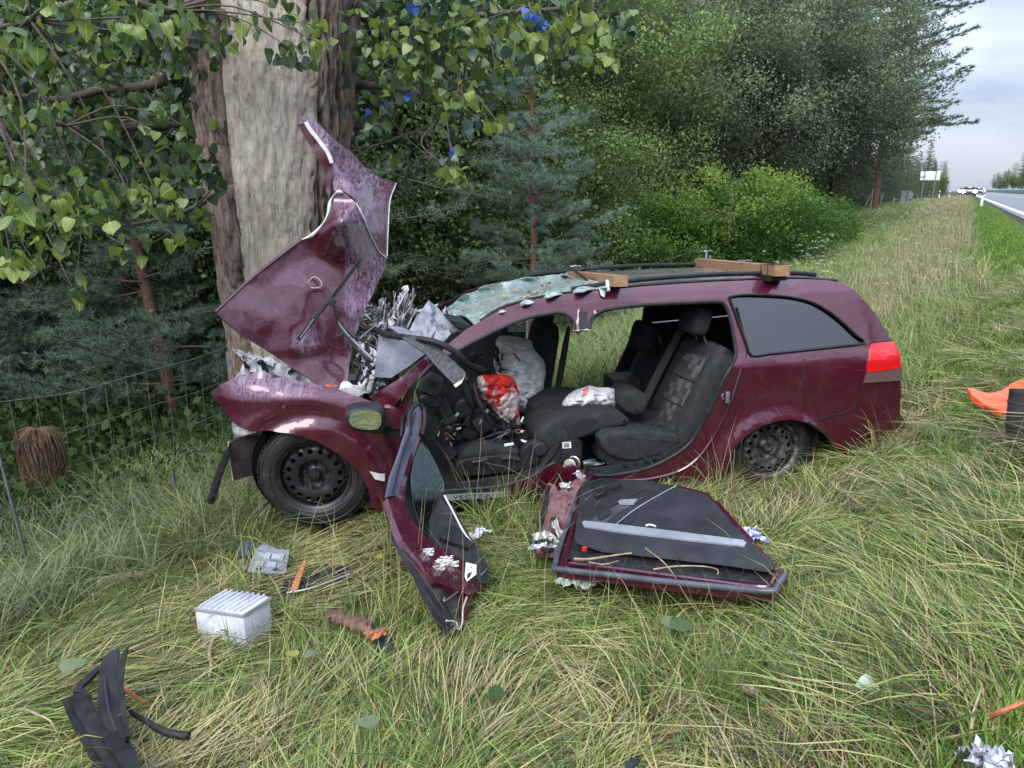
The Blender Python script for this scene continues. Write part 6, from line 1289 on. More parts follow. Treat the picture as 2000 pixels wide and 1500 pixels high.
wood_ = g.ramp(g.noise(1.0, 7, .68, (16, 16, 1.3)), [(.28, (.42, .31, .21)), (.42, (.62, .53, .42)), (.60, (.70, .64, .55)), (.74, (.52, .38, .26))])
fibre = g.ramp(g.noise(1.0, 8, .75, (70, 70, 3.0)), [(.40, k3(0)), (.60, k3(1))]); wood_ = g.mix(g.math('MULTIPLY', fibre, .32), wood_, (.22, .18, .14)); crx = g.ramp(g.noise(1.0, 3, .5, (22, 22, 1.1), dist=.4), [(.485, k3(0)), (.5, k3(1)), (.515, k3(0))]); wood_ = g.mix(g.math('MULTIPLY', crx, .7), wood_, (.09, .065, .045))
worm = g.ramp(g.noise(20, 6, .7, (1, 1, .8)), [(.60, k3(0)), (.66, k3(1))]); wood_ = g.mix(g.math('MULTIPLY', worm, .6), wood_, (.17, .12, .08))
g.set('Base Color', g.mix(g.attr('bare'), cb_, wood_)); g.bump(g.noise(42, 8, .78, (1, 1, .28)), 1.0, .03)
me = np_mesh('trunk', vs.reshape(-1, 3), q, [BARK])
for nm, ar in (('bare', bare), ('crack', crk)): a_ = me.attributes.new(nm, 'FLOAT', 'POINT'); a_.data.foreach_set('value', ar.astype(np.float32).ravel())
link_mesh('trunk', me, poplar)
LIMB = noisy('poplar_limb_bark', (.12, .095, .075), (.05, .04, .032), 16, .9, bump=1, bs=50, dist=.01)
def limb(pts, r, parent=poplar, name='limb'): return tube(name, [P(*p) for p in pts], lambda f: r*(1-.65*f), LIMB, parent, 8)
LM = [([(420, 170, 5.2), (350, 150, 5.0), (280, 170, 4.9), (200, 175, 4.8), (110, 195, 4.7), (0, 180, 4.6)], .045), ([(370, 250, 5.3), (280, 245, 5.1), (190, 255, 5.0), (130, 215, 4.9), (40, 215, 4.8), (-60, 260, 4.7)], .035), ([(420, 380, 5.2), (380, 405, 5.0), (320, 425, 4.9), (240, 440, 4.8), (150, 430, 4.7)], .018), ([(690, 165, 5.3), (760, 170, 5.2), (830, 185, 5.0), (900, 170, 4.9)], .030), ([(690, 30, 5.2), (800, 60, 5.0), (930, 30, 4.8), (1060, 20, 4.6), (1140, 10, 4.5), (1230, -20, 4.4)], .022),
      ([(690, 290, 5.3), (730, 285, 5.2), (790, 265, 5.1), (850, 240, 5.0)], .010), ([(440, -10, 4.8), (330, 20, 4.2), (200, -10, 3.8), (60, 40, 3.5), (-40, 60, 3.4)], .025), ([(0, 250, 4.0), (60, 230, 4.1), (130, 245, 4.2), (180, 270, 4.4)], .022)]
for p_, r_ in LM: limb(p_, r_)
limb_nodes = [(P(*q_), q_) for p_, _ in LM for q_ in p_]
rr = random.Random(21); sites = []
def cluster(px, py, D, n, spx, spD, mats, size=(.045, .085), tw=True):
    c = P(px, py, D); nb_ = min(limb_nodes, key=lambda q_: (q_[0]-c).length)[0]
    if tw:
        m_ = (c+nb_)/2+V((rr.gauss(0, .06), rr.gauss(0, .06), rr.uniform(0, .15))); tube('twig', [nb_, m_, c], lambda f: .006*(1-.7*f)+.001, LIMB, poplar, 5, n=4)
    for _ in range(int(n*1.4)):
        q_ = P(px+rr.gauss(0, spx), py+rr.gauss(0, spx*.8), D+rr.gauss(0, spD)); sites.append((q_, rr.uniform(*size), rr.choice(mats), c))
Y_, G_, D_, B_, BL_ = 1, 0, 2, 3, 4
for (px, py, D, n, s_, m_) in [(50, 420, 3.3, 15, 26, [Y_, Y_, Y_, G_]), (110, 450, 3.4, 10, 22, [Y_, Y_, G_]), (60, 500, 3.3, 12, 26, [Y_, Y_, G_]), (25, 520, 3.3, 10, 18, [Y_]), (160, 375, 3.6, 14, 26, [Y_, G_]), (240, 370, 3.7, 16, 26, [G_, G_, Y_, B_]), (310, 385, 3.8, 12, 20, [Y_, G_]), (140, 420, 3.5, 10, 22, [Y_, G_]), (30, 350, 3.4, 12, 22, [G_, Y_]), (320, 230, 4.1, 18, 28, [G_, G_, Y_, B_]), (300, 190, 4.2, 12, 28, [G_, D_]), (330, 290, 4.0, 14, 24, [B_, G_, G_]), (355, 470, 4.2, 7, 12, [Y_, G_]), (90, 205, 3.6, 12, 26, [G_, Y_]), (15, 215, 3.5, 9, 18, [G_, Y_]), (240, 60, 3.4, 12, 24, [Y_, G_]), (270, 30, 3.4, 12, 26, [Y_, G_]), (350, 25, 3.6, 12, 26, [Y_, G_]), (130, 20, 3.5, 12, 26, [Y_, G_]), (30, 60, 3.4, 12, 30, [Y_, G_]), (480, 50, 4.3, 12, 30, [G_, G_, Y_]), (570, 95, 4.2, 14, 24, [D_, G_, B_]), (630, 85, 4.1, 8, 16, [Y_, Y_]), (420, 55, 4.3, 12, 30, [G_, D_]), (620, 50, 4.2, 8, 20, [G_, Y_]), (540, 10, 4.2, 10, 30, [G_]), (200, 300, 4.4, 12, 34, [G_, D_]), (130, 320, 4.3, 12, 34, [D_, G_]), (60, 290, 4.2, 12, 34, [G_]), (410, 350, 4.6, 8, 12, [G_, D_]), (270, 420, 4.2, 8, 24, [G_, D_]), (140, 560, 3.7, 4, 14, [Y_, G_]), (245, 480, 4.4, 6, 20, [G_, Y_])]:
    cluster(px, py, D, n, s_, .10, m_)
for (px, py, D, n, s_, m_) in [(740, 40, 4.6, 16, 30, [Y_, G_, G_]), (790, 70, 4.6, 14, 30, [G_, Y_]), (870, 50, 4.5, 16, 30, [Y_, G_, D_]), (940, 40, 4.4, 16, 32, [G_, Y_]), (1000, 90, 4.3, 16, 26, [G_, Y_, B_]), (1060, 70, 4.2, 16, 26, [Y_, G_]), (1130, 80, 4.2, 16, 22, [Y_, Y_, G_]), (1180, 110, 4.2, 9, 14, [Y_]), (1040, 25, 4.2, 12, 26, [G_, Y_]), (1110, 20, 4.2, 12, 26, [Y_, G_]), (1190, 5, 4.2, 8, 24, [G_]), (900, 100, 4.5, 14, 30, [G_, Y_]), (720, 110, 4.7, 12, 26, [G_, D_]), (800, 140, 4.7, 12, 30, [G_, Y_]), (860, 160, 4.6, 10, 26, [G_, D_]), (740, 200, 4.8, 12, 26, [G_, B_]), (890, 200, 4.5, 12, 18, [Y_, G_]), (920, 195, 4.5, 4, 10, [Y_]), (970, 235, 4.4, 8, 12, [Y_]), (910, 240, 4.5, 7, 18, [Y_, B_]), (730, 250, 4.9, 12, 24, [B_, G_]), (880, 330, 4.5, 7, 12, [Y_, G_]), (895, 345, 4.5, 7, 10, [Y_]), (880, 300, 4.5, 5, 12, [G_, B_]), (1160, 60, 4.2, 8, 20, [Y_]), (840, 110, 4.7, 10, 30, [D_, G_])]:
    cluster(px, py, D, n, s_, .12, m_, (.045, .078))
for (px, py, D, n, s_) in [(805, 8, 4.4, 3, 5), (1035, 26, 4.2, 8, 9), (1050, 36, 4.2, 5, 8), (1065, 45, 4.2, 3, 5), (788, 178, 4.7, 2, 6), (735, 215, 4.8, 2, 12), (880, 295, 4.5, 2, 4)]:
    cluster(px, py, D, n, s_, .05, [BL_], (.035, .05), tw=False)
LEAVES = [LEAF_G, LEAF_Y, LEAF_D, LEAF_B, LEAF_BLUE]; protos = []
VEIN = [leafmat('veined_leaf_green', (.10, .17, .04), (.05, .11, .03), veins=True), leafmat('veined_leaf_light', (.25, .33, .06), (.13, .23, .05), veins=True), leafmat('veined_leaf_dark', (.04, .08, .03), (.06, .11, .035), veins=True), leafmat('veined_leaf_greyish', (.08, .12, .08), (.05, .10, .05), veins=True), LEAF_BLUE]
for mi_, mt in enumerate(LEAVES):
    row = []
    for k in range(4):
        v, f = leaf_vf(1.0, [.12, .3, .5, -.2][k], k); v = [V((p.x*(1, .9, .8, 1.05)[k], p.y*(1-.06*k*abs(p.y)), p.z+(.10, -.25, .18, -.1)[k]*p.y*p.y+.07*math.sin(6*p.y+k)*abs(p.x)*2+.05*math.sin(9*p.x+k))) for p in v]; v.append(V((-.01, 0, 0))); v.append(V((.01, 0, 0))); v.append(V((0, -.45, .08))); f.append([len(v)-3, len(v)-2, len(v)-1])
        me = bpy.data.meshes.new('leaf'); me.from_pydata(v, [], f); me.materials.append(VEIN[mi_]); me.polygons.foreach_set('use_smooth', [True]*len(me.polygons)); row.append(me)
    protos.append(row)
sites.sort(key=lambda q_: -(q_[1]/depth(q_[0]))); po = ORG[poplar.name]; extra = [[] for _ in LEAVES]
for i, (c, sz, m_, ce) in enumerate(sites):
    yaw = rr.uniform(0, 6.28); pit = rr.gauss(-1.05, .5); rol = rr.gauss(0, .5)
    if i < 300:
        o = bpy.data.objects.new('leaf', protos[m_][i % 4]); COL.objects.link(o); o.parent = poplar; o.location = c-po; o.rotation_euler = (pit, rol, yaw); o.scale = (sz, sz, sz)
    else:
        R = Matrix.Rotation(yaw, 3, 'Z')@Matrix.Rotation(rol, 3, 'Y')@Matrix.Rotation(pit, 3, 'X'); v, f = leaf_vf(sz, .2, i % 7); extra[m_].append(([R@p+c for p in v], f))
# deeper foliage of the same crown, many leaves
for _ in range(8500):
    u = rr.random()
    if u < .62: px, py, D = rr.uniform(-60, 430), rr.betavariate(1.1, 1.5)*470-20, rr.uniform(4.4, 6.6)
    else: px, py, D = rr.uniform(670, 1240), abs(rr.gauss(0, 120))-30, rr.uniform(4.7, 6.8)
    if noise.noise(V((px*.012, py*.012, D))) < -.05+.25*max(0, (py-250)/250): continue
    if px > 1000 and py > 60+80*rr.random(): continue
    sz = rr.uniform(.05, .085); R = Matrix.Rotation(rr.uniform(0, 6.28), 3, 'Z')@Matrix.Rotation(rr.gauss(0, .5), 3, 'Y')@Matrix.Rotation(rr.gauss(-.9, .6), 3, 'X'); v, f = leaf_vf(sz, .2, 1); c = P(px, py, D); extra[rr.choice([0, 0, 2, 2, 2, 3, 1])].append(([R@p+c for p in v], f))
big = []; fm = []
for m_, lst in enumerate(extra):
    for v, f in lst: big.append((v, f)); fm += [m_]*len(f)
o = add('foliage', *merge(big), LEAVES, poplar, 60, fm); o['kind'] = 'stuff'
for _ in range(46):   # bare inner twigs
    a = rr.choice(limb_nodes)[0]; b = a+V((rr.uniform(-.5, .5), rr.uniform(-.6, .3), rr.uniform(-.45, .2))); tube('twig', [a, (a+b)/2+V((rr.gauss(0, .06), 0, rr.gauss(0, .06))), b], lambda f: .005*(1-f*.7), LIMB, poplar, 4, n=4)
# ---- forest materials
def foliage(name, stops, tr=.3, rough=.5, var=.3):
    return grass_mat(name, stops, .15, var, tr, .7)
F_DEC = foliage('broadleaf_foliage', [(0, (.05, .09, .028)), (.5, (.13, .20, .065)), (1, (.30, .40, .14))]); F_DEC2 = foliage('grey_green_foliage', [(0, (.07, .10, .055)), (.5, (.19, .25, .14)), (1, (.38, .45, .28))])
F_PINE = foliage('pine_needles', [(0, (.07, .11, .07)), (.5, (.15, .22, .16)), (1, (.27, .37, .31))], .2); F_PINE_F = foliage('far_pine_needles', [(0, (.05, .08, .05)), (.5, (.10, .15, .09)), (1, (.17, .24, .15))], .2)
F_BUSH = foliage('bush_foliage', [(0, (.035, .08, .02)), (.5, (.07, .15, .03)), (1, (.14, .26, .05))]); F_LIME = foliage('lime_shoots', [(0, (.10, .18, .03)), (1, (.27, .37, .08))], .4)
TR_P = noisy('pine_trunk_bark', (.17, .085, .055), (.08, .05, .038), 18, .9, bump=1, bs=40, dist=.01); TR_D = noisy('dark_trunk_bark', (.07, .058, .045), (.13, .11, .09), 14, .9, bump=.8, bs=40, dist=.01); TR_B = noisy('birch_bark', (.42, .40, .37), (.06, .055, .05), 9, .8, bump=.3, sc=(1, 1, .6), lo=.5, hi=.62)
def leaves_np(cent, size, seed, tint_base, up=.35, asp=.6):
    r = np.random.default_rng(seed); n = len(cent); d = r.normal(0, 1, (n, 3)); d[:, 2] -= .3; d /= np.linalg.norm(d, axis=1)[:, None]; w = r.normal(0, 1, (n, 3)); w[:, 2] *= .6; s = np.cross(d, w); s /= np.linalg.norm(s, axis=1)[:, None]+1e-9
    L_ = (size*r.uniform(.7, 1.3, n))[:, None]; a = cent-d*L_*.5; b = cent+d*L_*.5; m = cent+np.cross(d, s)*L_*.08
    vs = np.stack([a, m+s*L_*asp*.5, b, m-s*L_*asp*.5], 1).reshape(-1, 3); f = np.arange(n*4).reshape(n, 4); t = np.clip(tint_base+r.normal(0, .08, n), 0, 1); return vs, f, t
def broad_crown(name, h, rad, nclu, per, size, mat, seed, z0=.18, clus=.5, squash=.7, mat2=None):
    r = np.random.default_rng(seed); cs = []; tb = []
    while len(cs) < nclu:
        p = r.uniform(-1, 1, 3); q_ = np.linalg.norm(p)
        if q_ > 1 or q_ < .35*r.random(): continue
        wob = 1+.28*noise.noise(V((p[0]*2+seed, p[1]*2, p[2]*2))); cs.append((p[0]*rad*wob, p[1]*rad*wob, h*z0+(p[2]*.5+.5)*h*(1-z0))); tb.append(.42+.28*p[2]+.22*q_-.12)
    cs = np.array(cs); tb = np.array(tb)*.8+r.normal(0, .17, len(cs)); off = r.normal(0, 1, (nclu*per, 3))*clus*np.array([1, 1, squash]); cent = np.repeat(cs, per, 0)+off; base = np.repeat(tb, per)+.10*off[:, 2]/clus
    vs, f, t = leaves_np(cent, size, seed+1, base); return np_mesh(name, vs, f, [mat], tint=t, smooth=False), cs
def trunk_mesh(name, h, r0, mat, limbs, seed, lean=0):
    rr_ = random.Random(seed); parts = [tube_vf([(0, 0, -.3), (lean*.3, 0, h*.3), (lean*.6+rr_.uniform(-.1, .1), rr_.uniform(-.1, .1), h*.6), (lean, 0, h*.95)], lambda f: r0*(1-.8*f), 9)]
    for c in limbs:
        zb = c[2]*rr_.uniform(.35, .75); parts.append(tube_vf([(lean*zb/h, 0, zb), (c[0]*.5, c[1]*.5, (zb+c[2])/2+.1), tuple(c)], lambda f: r0*.22*(1-.75*f), 5, 1, 3, False))
    v, f = merge(parts); me = bpy.data.meshes.new(name); me.from_pydata([tuple(p) for p in v], [], f); me.materials.append(mat); me.polygons.foreach_set('use_smooth', [True]*len(f)); return me
def pine_crown(name, h, rad, whorls, nb, mat, seed, nl=.07, nw=.0022, npt=34, z0=.12, step=.16, dead=0, droop=.0, side_f=.5, cone=1.0, tuft_sc=1.0, upt=.10):
    """whorls of boughs carrying shoots with needles"""
    r = np.random.default_rng(seed); tips = []; boughs = []
    for k in range(whorls):
        f = (k+.5)/whorls; z = h*(z0+(1-z0)*f); Rk = rad*((1-f)**.75*cone+(1-cone)*.9+.06)
        n_ = nb+int(r.integers(-1, 2)); a0 = r.uniform(0, 6.28)
        for j in range(n_):
            a = a0+6.28*j/n_+r.normal(0, .35); Lb = Rk*r.uniform(.45, 1.2); el = r.uniform(-.18, .42)-droop; d = np.array([math.cos(a), math.sin(a), 0]); zj = z+h/whorls*r.uniform(-.5, .5); wg = r.normal(0, .10); pr_ = np.array([-d[1], d[0], 0]); cv = lambda s_: np.array([0, 0, zj])+d*Lb*s_+pr_*Lb*wg*math.sin(s_*3.2)+np.array([0, 0, Lb*(el*s_+upt*s_*s_)]); pts = [cv(s_) for s_ in np.linspace(0, 1, 5)]
            boughs.append([tuple(p) for p in pts]); m = max(2, int(Lb/step))
            for q_ in range(m):
                s_ = (q_+1)/m
                if s_ < .3 and r.random() < .6: continue
                base = cv(s_); tips.append((base, d+np.array([0, 0, .35])))
                for sg in (-1, 1):
                    sl = Lb*side_f*(1.05-s_)*r.uniform(.4, 1.2); sd_ = pr_*sg*r.uniform(.5, 1)+d*r.uniform(.3, .9)+np.array([0, 0, r.uniform(-.3, .3)]); ms = max(1, int(sl/step))
                    for w_ in range(ms): tips.append((base+sd_*sl*(w_+1)/ms+np.array([0, 0, sl*.15]), sd_+np.array([0, 0, .35])))
    T = np.array([t[0] for t in tips]); Dv = np.array([t[1] for t in tips]); Dv /= np.linalg.norm(Dv, axis=1)[:, None]; n = len(T)
    T2 = np.repeat(T, npt, 0); D2 = np.repeat(Dv, npt, 0); al = r.uniform(-.6, 1, n*npt)[:, None]; ln = nl*tuft_sc; base = T2+D2*al*step*.55; nd = r.normal(0, .6, (n*npt, 3))+D2*.85; nd /= np.linalg.norm(nd, axis=1)[:, None]; s = np.cross(nd, r.normal(0, 1, (n*npt, 3))); s /= np.linalg.norm(s, axis=1)[:, None]; Ln = (ln*r.uniform(.7, 1.2, n*npt))[:, None]
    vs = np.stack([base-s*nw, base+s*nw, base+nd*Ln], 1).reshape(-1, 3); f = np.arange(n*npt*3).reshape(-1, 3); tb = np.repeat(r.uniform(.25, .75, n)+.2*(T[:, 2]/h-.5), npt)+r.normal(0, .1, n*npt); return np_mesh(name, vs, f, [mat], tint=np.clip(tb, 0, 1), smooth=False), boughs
def pine_trunk(name, h, r0, mat, boughs, seed):
    parts = [tube_vf([(0, 0, -.4), (.03*h/5, 0, h*.35), (-.02*h/5, 0, h*.7), (0, 0, h)], lambda f: r0*(1-.85*f)+.004, 9)]
    for b in boughs: parts.append(tube_vf(b, lambda f: r0*.16*(1-.8*f)+.003, 4, 1, 2, False))
    v, f = merge(parts); me = bpy.data.meshes.new(name); me.from_pydata([tuple(p) for p in v], [], f); me.materials.append(mat); me.polygons.foreach_set('use_smooth', [True]*len(f)); return me
KINDS = {}
def kind(key, crown, trunk): KINDS[key] = (crown, trunk)
c, b = pine_crown('pine_crown', 4.9, 1.45, 13, 6, F_PINE, 5, .085, .0030, 62, .08, .11, side_f=.62); kind('young', c, pine_trunk('pine_trunk', 4.8, .065, TR_P, b, 1))
c, b = pine_crown('pine_crown', 5.6, 1.7, 13, 5, F_PINE, 15, .085, .0032, 60, .05, .12, droop=.05, side_f=.62); kind('young2', c, pine_trunk('pine_trunk', 5.6, .08, TR_P, b, 2))
c, b = pine_crown('pine_crown', 15, 3.6, 17, 7, F_PINE_F, 25, .16, .008, 20, .30, .34, cone=.6, side_f=.55); kind('tall', c, pine_trunk('pine_trunk', 14.5, .17, TR_P, b, 3))
c, b = pine_crown('spruce_crown', 12, 2.7, 24, 9, F_PINE_F, 35, .13, .008, 20, .03, .30, droop=.28, side_f=.42); kind('spruce', c, pine_trunk('spruce_trunk', 12, .14, TR_D, b, 4))
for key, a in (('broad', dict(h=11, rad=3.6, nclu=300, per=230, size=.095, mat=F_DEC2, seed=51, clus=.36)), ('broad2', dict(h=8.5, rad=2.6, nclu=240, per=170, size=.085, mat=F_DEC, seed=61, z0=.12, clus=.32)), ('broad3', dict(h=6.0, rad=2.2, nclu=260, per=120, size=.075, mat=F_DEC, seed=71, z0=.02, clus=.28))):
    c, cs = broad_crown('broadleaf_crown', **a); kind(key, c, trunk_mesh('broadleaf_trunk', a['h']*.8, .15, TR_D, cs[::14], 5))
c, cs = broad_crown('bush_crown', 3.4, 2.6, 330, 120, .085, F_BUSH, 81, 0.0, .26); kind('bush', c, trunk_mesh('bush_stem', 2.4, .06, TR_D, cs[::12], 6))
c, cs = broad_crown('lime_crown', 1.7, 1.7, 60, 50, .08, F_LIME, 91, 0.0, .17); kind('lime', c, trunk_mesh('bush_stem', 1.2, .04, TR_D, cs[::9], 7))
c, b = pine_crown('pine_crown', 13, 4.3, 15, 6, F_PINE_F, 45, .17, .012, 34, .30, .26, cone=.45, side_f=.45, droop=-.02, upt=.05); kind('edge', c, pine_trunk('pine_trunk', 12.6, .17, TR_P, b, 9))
kind('birch', KINDS['broad2'][0], trunk_mesh('birch_trunk', 8, .09, TR_B, [], 8, .3))
NM = dict(young='pine_tree', young2='pine_tree', tall='pine_tree', edge='pine_tree', spruce='spruce_tree', broad='broadleaf_tree', broad2='broadleaf_tree', broad3='broadleaf_tree', bush='bush', lime='bush', birch='birch_tree')
def tree(key, x, y, sc=1, yaw=None, label=None, group=None, tilt=0, z=None, zs=1):
    yaw = random.uniform(0, 6.28) if yaw is None else yaw; o = thing(NM[key], (x, y, gz(x, y)-.05 if z is None else z), label, 'bush' if NM[key] == 'bush' else 'tree', group); o.rotation_euler = (0, tilt, 0)
    for nm, me in (('crown', KINDS[key][0]), ('trunk', KINDS[key][1])): c_ = link_mesh(nm, me, o); c_.rotation_euler = (0, 0, yaw); c_.scale = (sc, sc, sc*zs)
    return o
def at_px(px, D): q_ = P(px, 372, D); return q_.x, q_.y
def T(key, px, D, sc, label, **k): x, y = at_px(px, D); return tree(key, x, y, sc, label=label, **k)
T('young', 1040, 11.5, 1.02, 'young blue-green pine with a reddish stem standing behind the car windscreen', yaw=.5)
T('young2', 300, 8.6, .95, 'leaning young pine with reddish stem behind the wire fence', yaw=2, tilt=-.12)
T('young2', 120, 9.5, .9, 'young pine at the left behind the hanging twig bundle', yaw=4)
T('young', 395, 10.5, 1.0, 'young pine just left of the stripped poplar trunk', yaw=3.3)
T('young2', 215, 12, 1.0, 'bushy young pine in the shade further back on the left', yaw=1)
T('bush', 1475, 19, .74, 'big rounded dark green bush behind the rear of the car', yaw=1); T('bush', 1290, 18.5, .72, 'lower dark bush between the young pine and the big bush', yaw=3)
T('lime', 1430, 17.6, 1.0, 'fresh lime-green shoots on the front of the big bush', z=gz(*at_px(1395, 16.4))+1.45, yaw=.4); T('bush', 1580, 22, .55, 'yellow-green bush at the right foot of the big bush', yaw=5)
T('broad', 1480, 27, 1.02, 'tall grey-green broadleaf tree above the big bush', yaw=2.1); T('broad', 1625, 30, .92, 'wide broadleaf tree with a forked pale stem at the forest corner', yaw=4.4)
T('broad', 1330, 24, .98, 'broadleaf tree rising behind the young pine', yaw=.2); T('broad2', 1180, 20, 1.05, 'broadleaf tree in the middle of the forest edge', yaw=1.2); T('broad2', 900, 15, 1.05, 'dark leafy tree right of the folded bonnet', yaw=2.6); T('broad3', 800, 13, 1.0, 'leafy young tree directly behind the bonnet tip', yaw=.8); T('broad3', 950, 16, .9, 'leafy young tree left of the young blue-green pine', yaw=3.8); T('broad3', 1120, 16, .8, 'leafy young tree right of the young blue-green pine', yaw=5.2)
T('birch', 770, 14.5, 1.0, 'birch with a pale stem behind the bonnet', yaw=5); T('birch', 935, 18, 1.1, 'birch with a pale stem deeper in the forest', yaw=1.9)
x, y = at_px(1712, 41); tree('edge', x, y, 1.0, .9, 'tall pine with long boughs reaching towards the road against the sky')
T('tall', 1560, 38, 1.05, 'tall pine behind the wide broadleaf tree'); T('tall', 1300, 31, .95, 'tall pine showing above the middle of the forest'); T('tall', 1390, 34, 1.1, 'tall pine behind the tall grey-green tree')
T('spruce', 1725, 52, .82, 'dark spruce left of the white sign'); T('spruce', 1690, 47, .72, 'dark spruce behind the far fence posts'); T('spruce', 1755, 60, .80, 'dark spruce right behind the white sign'); T('spruce', 1660, 42, .6, 'lower spruce at the foot of the forked tree')
rr = random.Random(31)
for k in range(26):   # low growth closing the forest edge
    l = 19+k*2.2+rr.uniform(-.6, .6); x, y = dl(rr.uniform(8.6, 11.5), l); kk = rr.choice(['broad3', 'spruce', 'broad3', 'bush']); tree(kk, x, y, rr.uniform(.55, .8) if kk != 'spruce' else rr.uniform(.35, .6), None, {'broad3': 'low leafy tree', 'spruce': 'small dark spruce', 'bush': 'dark bush'}[kk]+' filling the foot of the forest edge', 'low growth along the forest edge')
for k in range(30):   # the forest edge running along the road
    l = 72+k*6.5+rr.uniform(-2, 2); d = 5.6+rr.uniform(0, 4)+2*(k < 2); x, y = dl(d, l); kk = rr.choice(['spruce', 'broad2', 'spruce', 'tall', 'broad3']); tree(kk, x, y, rr.uniform(.5, .72), None, {'tall':'tall pine','edge':'pine','broad':'wide broadleaf tree','broad2':'slender broadleaf tree','broad3':'low leafy tree','spruce':'dark spruce','young2':'young pine'}[kk]+' in the row that lines the road far beyond the white sign', 'distant trees along the road')
for k in range(44):   # forest behind the first row
    l = 4+rr.random()**1.2*46; d = rr.uniform(11, 26); x, y = dl(d, l); kk = rr.choice(['tall', 'broad', 'broad2', 'spruce', 'tall'])
    if y < 9.5: continue
    tree(kk, x, y, rr.uniform(.85, 1.15), None, {'tall':'tall pine','edge':'pine','broad':'wide broadleaf tree','broad2':'slender broadleaf tree','broad3':'low leafy tree','spruce':'dark spruce','young2':'young pine'}[kk]+' standing deep inside the forest behind the front row', 'trees deep in the forest')
for k in range(46):   # left-hand forest, seen between the boughs
    x, y = at_px(rr.uniform(-250, 760), rr.uniform(9, 24))
    if dist_road(x, y) < 9: continue
    kk = rr.choice(['tall', 'broad2', 'spruce', 'broad3', 'young2', 'tall']); tree(kk, x, y, rr.uniform(.8, 1.1), None, {'tall':'tall pine','edge':'pine','broad':'wide broadleaf tree','broad2':'slender broadleaf tree','broad3':'low leafy tree','spruce':'dark spruce','young2':'young pine'}[kk]+' in the dark forest behind the wire fence on the left', 'trees in the dark forest on the left')
for k in range(100):   # tree belt across the road, running on behind the camera
    l = -95+k*5.5 if k < 38 else 430+(k-38)*12; x, y = dl(-24-rr.uniform(0, 14)-(0 if k < 38 else (k % 3)*9), l); kk = rr.choice(['spruce', 'broad2', 'tall']); tree(kk, x, y, rr.uniform(.85, 1.1)*(1 if k < 38 else 1.15), None, {'tall':'tall pine','edge':'pine','broad':'wide broadleaf tree','broad2':'slender broadleaf tree','broad3':'low leafy tree','spruce':'dark spruce','young2':'young pine'}[kk]+' on the rise across the road beyond the green barrier', 'trees across the road', z=ROADZ+(1 if k < 38 else 2.5))
# undergrowth
ub = []
for i in range(4):
    r = np.random.default_rng(900+i); cent = r.normal(0, 1, (70, 3))*np.array([.22, .22, .12])+np.array([0, 0, .16]); cent[:, 2] = np.abs(cent[:, 2]); ub.append(leaves_np(cent, .055, i, np.full(70, .3)))
CUB = lib('undergrowth_tuft', ub, foliage('undergrowth_leaves', [(0, (.03, .05, .015)), (.5, (.055, .10, .03)), (1, (.10, .17, .05))])); r = np.random.default_rng(77)
dn, ln = r.uniform(7.6, 20, 9000), r.uniform(-6, 50, 9000); x, y = dl(dn, ln); n = len(x)
scatter('forest_undergrowth', CUB, np.stack([x, y, GZ(x, y)], -1), r.uniform(0, 6.28, n), r.uniform(.7, 2.0, n), r.integers(0, 4, n))
# wildflowers on the slope (small umbels)
fl = []
for i in range(2):
    r = np.random.default_rng(950+i); st = clump(5, .04, (.45, .7), (70, 90), (5, 30), 2, (.003, .004), [.8], 950+i, 3); hd_ = st[0].reshape(5, -1, 3)[:, -1]; cent = np.repeat(hd_, 9, 0)+r.normal(0, .018, (45, 3))*np.array([1, 1, .3]); fl.append(leaves_np(cent, .014, i, np.full(45, .6)))
CFL = lib('umbel', fl, foliage('cream_umbel', [(0, (.55, .52, .40)), (1, (.7, .68, .58))])); r = np.random.default_rng(78)
dn, ln = r.uniform(1.6, 4.6, 150), 9+40*r.random(150)**1.2; x, y = dl(dn, ln); n = len(x)
scatter('wildflowers', CFL, np.stack([x, y, GZ(x, y)], -1), r.uniform(0, 6.28, n), r.uniform(.8, 1.3, n)*(1+y/80), r.integers(0, 2, n))
build_grass()
# ================================================================ ALONG THE ROAD
def post(px, D, label, h=1.0):
    x, y = at_px(px, D); z = max(gz(x, y), ROADZ-.2); t = thing('delineator_post', (x, y, z), label, 'road post', 'road edge posts'); A = axes_z(math.atan2(RDX, RDY)*-1)
    v = [t.location+A[0]*a*(.06-.012*c)+A[1]*b*(.05-.012*c)+V((0, 0, c*h)) for c in (0, 1) for a, b in ((-1, -1), (1, -1), (1, 1), (-1, 1))]
    v[6] = v[6]-V((0, 0, .04)); v[7] = v[7]-V((0, 0, .04)); f = [[0, 3, 2, 1], [4, 5, 6, 7], [0, 1, 5, 4], [1, 2, 6, 5], [2, 3, 7, 6], [3, 0, 4, 7]]
    add('post', v, f, LABELW, t, 20); c = t.location+V((0, 0, .74*h)); box('black_band', c, (.055, .048, .12), A, INK, t, .002); box('reflector', c-A[1]*.05, (.02, .004, .07), A, M('grey_reflector', (.5, .5, .52), .3), t, .001)
post(1921, 40, 'white post with a black band at the near edge of the road'); post(1856, 72, 'small white post with a black band beside the road crest')
post(1836, 78, 'tiny white post right of the white sign')
sx, sy = at_px(1812, 58); sg = thing('road_sign', (sx, sy, gz(sx, sy)), 'blank white back of a road sign on two grey posts above the dry grass', 'sign'); zt = CAMZ+1.55; A = axes_z(-.15)
box('sign_board', V((sx+.05, sy, zt-.48)), (.70, .02, .32), A, LABELW, sg, .01)
for o_ in (-.40, .40): tube('sign_post', [V((sx-.05, sy, .0))+A[0]*o_, V((sx+.03, sy-.04, zt-.14))+A[0]*o_], .035, STEEL, sg, 10, n=0)
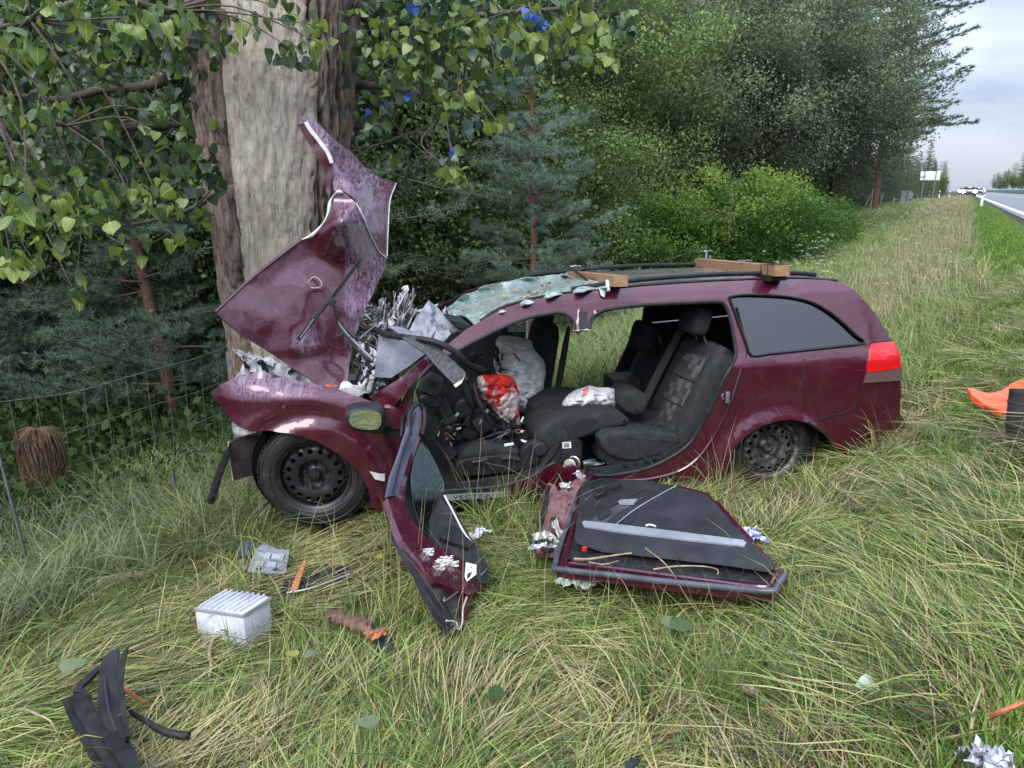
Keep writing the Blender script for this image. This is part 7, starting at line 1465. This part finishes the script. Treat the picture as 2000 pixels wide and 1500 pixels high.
for k, (px, D, h) in enumerate([(1702, 44, 1.9), (1713, 45, 1.6), (1720, 46, 1.2), (1744, 47, .9)]):
    x, y = at_px(px, D); t = thing('fence_post', (x, y, gz(x, y)), ['tallest of the old grey posts at the forest corner', 'second old grey post at the forest corner', 'third and shorter grey post at the forest corner', 'low grey post left of the metal panels'][k], 'post'); tube('pole', [V((x, y, gz(x, y)-.2)), V((x+.12, y, gz(x, y)+h))], .05, noisy('grey_weathered_post', (.4, .39, .37), (.22, .2, .19), 10, .9), t, 8)
    if k < 2: tube('brace', [V((x-.6, y, gz(x, y)-.1)), V((x+.05, y, gz(x, y)+h*.7))], .04, noisy('grey_weathered_brace', (.36, .35, .33), (.22, .2, .19), 10, .9), t, 8)
for k, (px, D) in enumerate([(1766, 50), (1779, 52)]):
    x, y = at_px(px, D); t = thing('metal_guard', (x, y, gz(x, y)), ['left of two grey metal panels below the white sign', 'right of two grey metal panels below the white sign'][k], 'panel'); crumple('sheet', V((x, y, gz(x, y)+.75)), (.22, .5), [V((1, .2, 0)).normalized(), V((.05, 0, 1)), V((.2, -1, 0)).normalized()], STEEL, t, .06, k, 6)
# green barrier across the road
GRN = noisy('green_barrier_paint', (.03, .22, .16), (.04, .28, .2), 3, .5, bump=0)
b0 = dl(-13, 40); gb = thing('green_barrier', (*b0, ROADZ), 'long green noise barrier on the far side of the road', 'barrier'); pv = []
for k in range(60):
    l = 40+k*9.5; x0, y0 = dl(-13, l); x1, y1 = dl(-13, l+9.4); zt = ROADZ+.35
    v = [V((x0, y0, ROADZ-.3)), V((x1, y1, ROADZ-.3)), V((x1, y1, ROADZ+1.0)), V((x0, y0, ROADZ+1.0))]; v, f, _ = solidify(v, [[0, 1, 2, 3]], .12); add('barrier_panel', v, f, GRN, gb, 20)
# approaching cars with their lamps lit
LAMP = M('lit_headlamp', (1, 1, 1), .3); LAMP.node_tree.nodes['Principled BSDF'].inputs['Emission Color'].default_value = (1, .95, .85, 1); LAMP.node_tree.nodes['Principled BSDF'].inputs['Emission Strength'].default_value = 60
for k, (px, D, lb, cm) in enumerate([(1893, 105, 'nearest oncoming car with dazzling headlamps on the wet road', (.10, .11, .13)), (1882, 150, 'second oncoming car with lit headlamps', (.3, .3, .32)), (1912, 135, 'oncoming car in the further lane with lit headlamps', (.06, .06, .07))]):
    x, y = at_px(px, D); t = thing('oncoming_car', (x, y, ROADZ), lb, 'car', 'oncoming cars with lit headlamps'); A = axes_z(-math.atan2(RDX, RDY)); c = V((x, y, ROADZ)); cmat = M('car_paint_%s' % 'abc'[k], cm, .3, .3, 1)
    v, f = sbox(c+V((0, 0, .62)), (.88, 2.1, .34), A, 6, 12); add('body', v, f, cmat, t, 60); v, f = sbox(c+A[1]*.3+V((0, 0, 1.05)), (.74, 1.2, .40), A, 3.5, 12); add('cabin', v, f, GLASS_T, t, 60)
    for s_ in (-1, 1):
        add('headlight', *sbox(c+A[0]*.66*s_-A[1]*2.03+V((0, 0, .68)), (.24, .08, .17), A, 2.2, 10), LAMP, t, 60)
        for e_ in (-1, 1): add('wheel', *lathe_vf([(0, .1), (.28, .1), (.32, .05), (.32, -.05), (.28, -.1), (0, -.1)], c+A[0]*.76*s_+A[1]*1.3*e_+V((0, 0, .32)), [A[1], A[2], A[0]], 20), TYRE, t, 50)
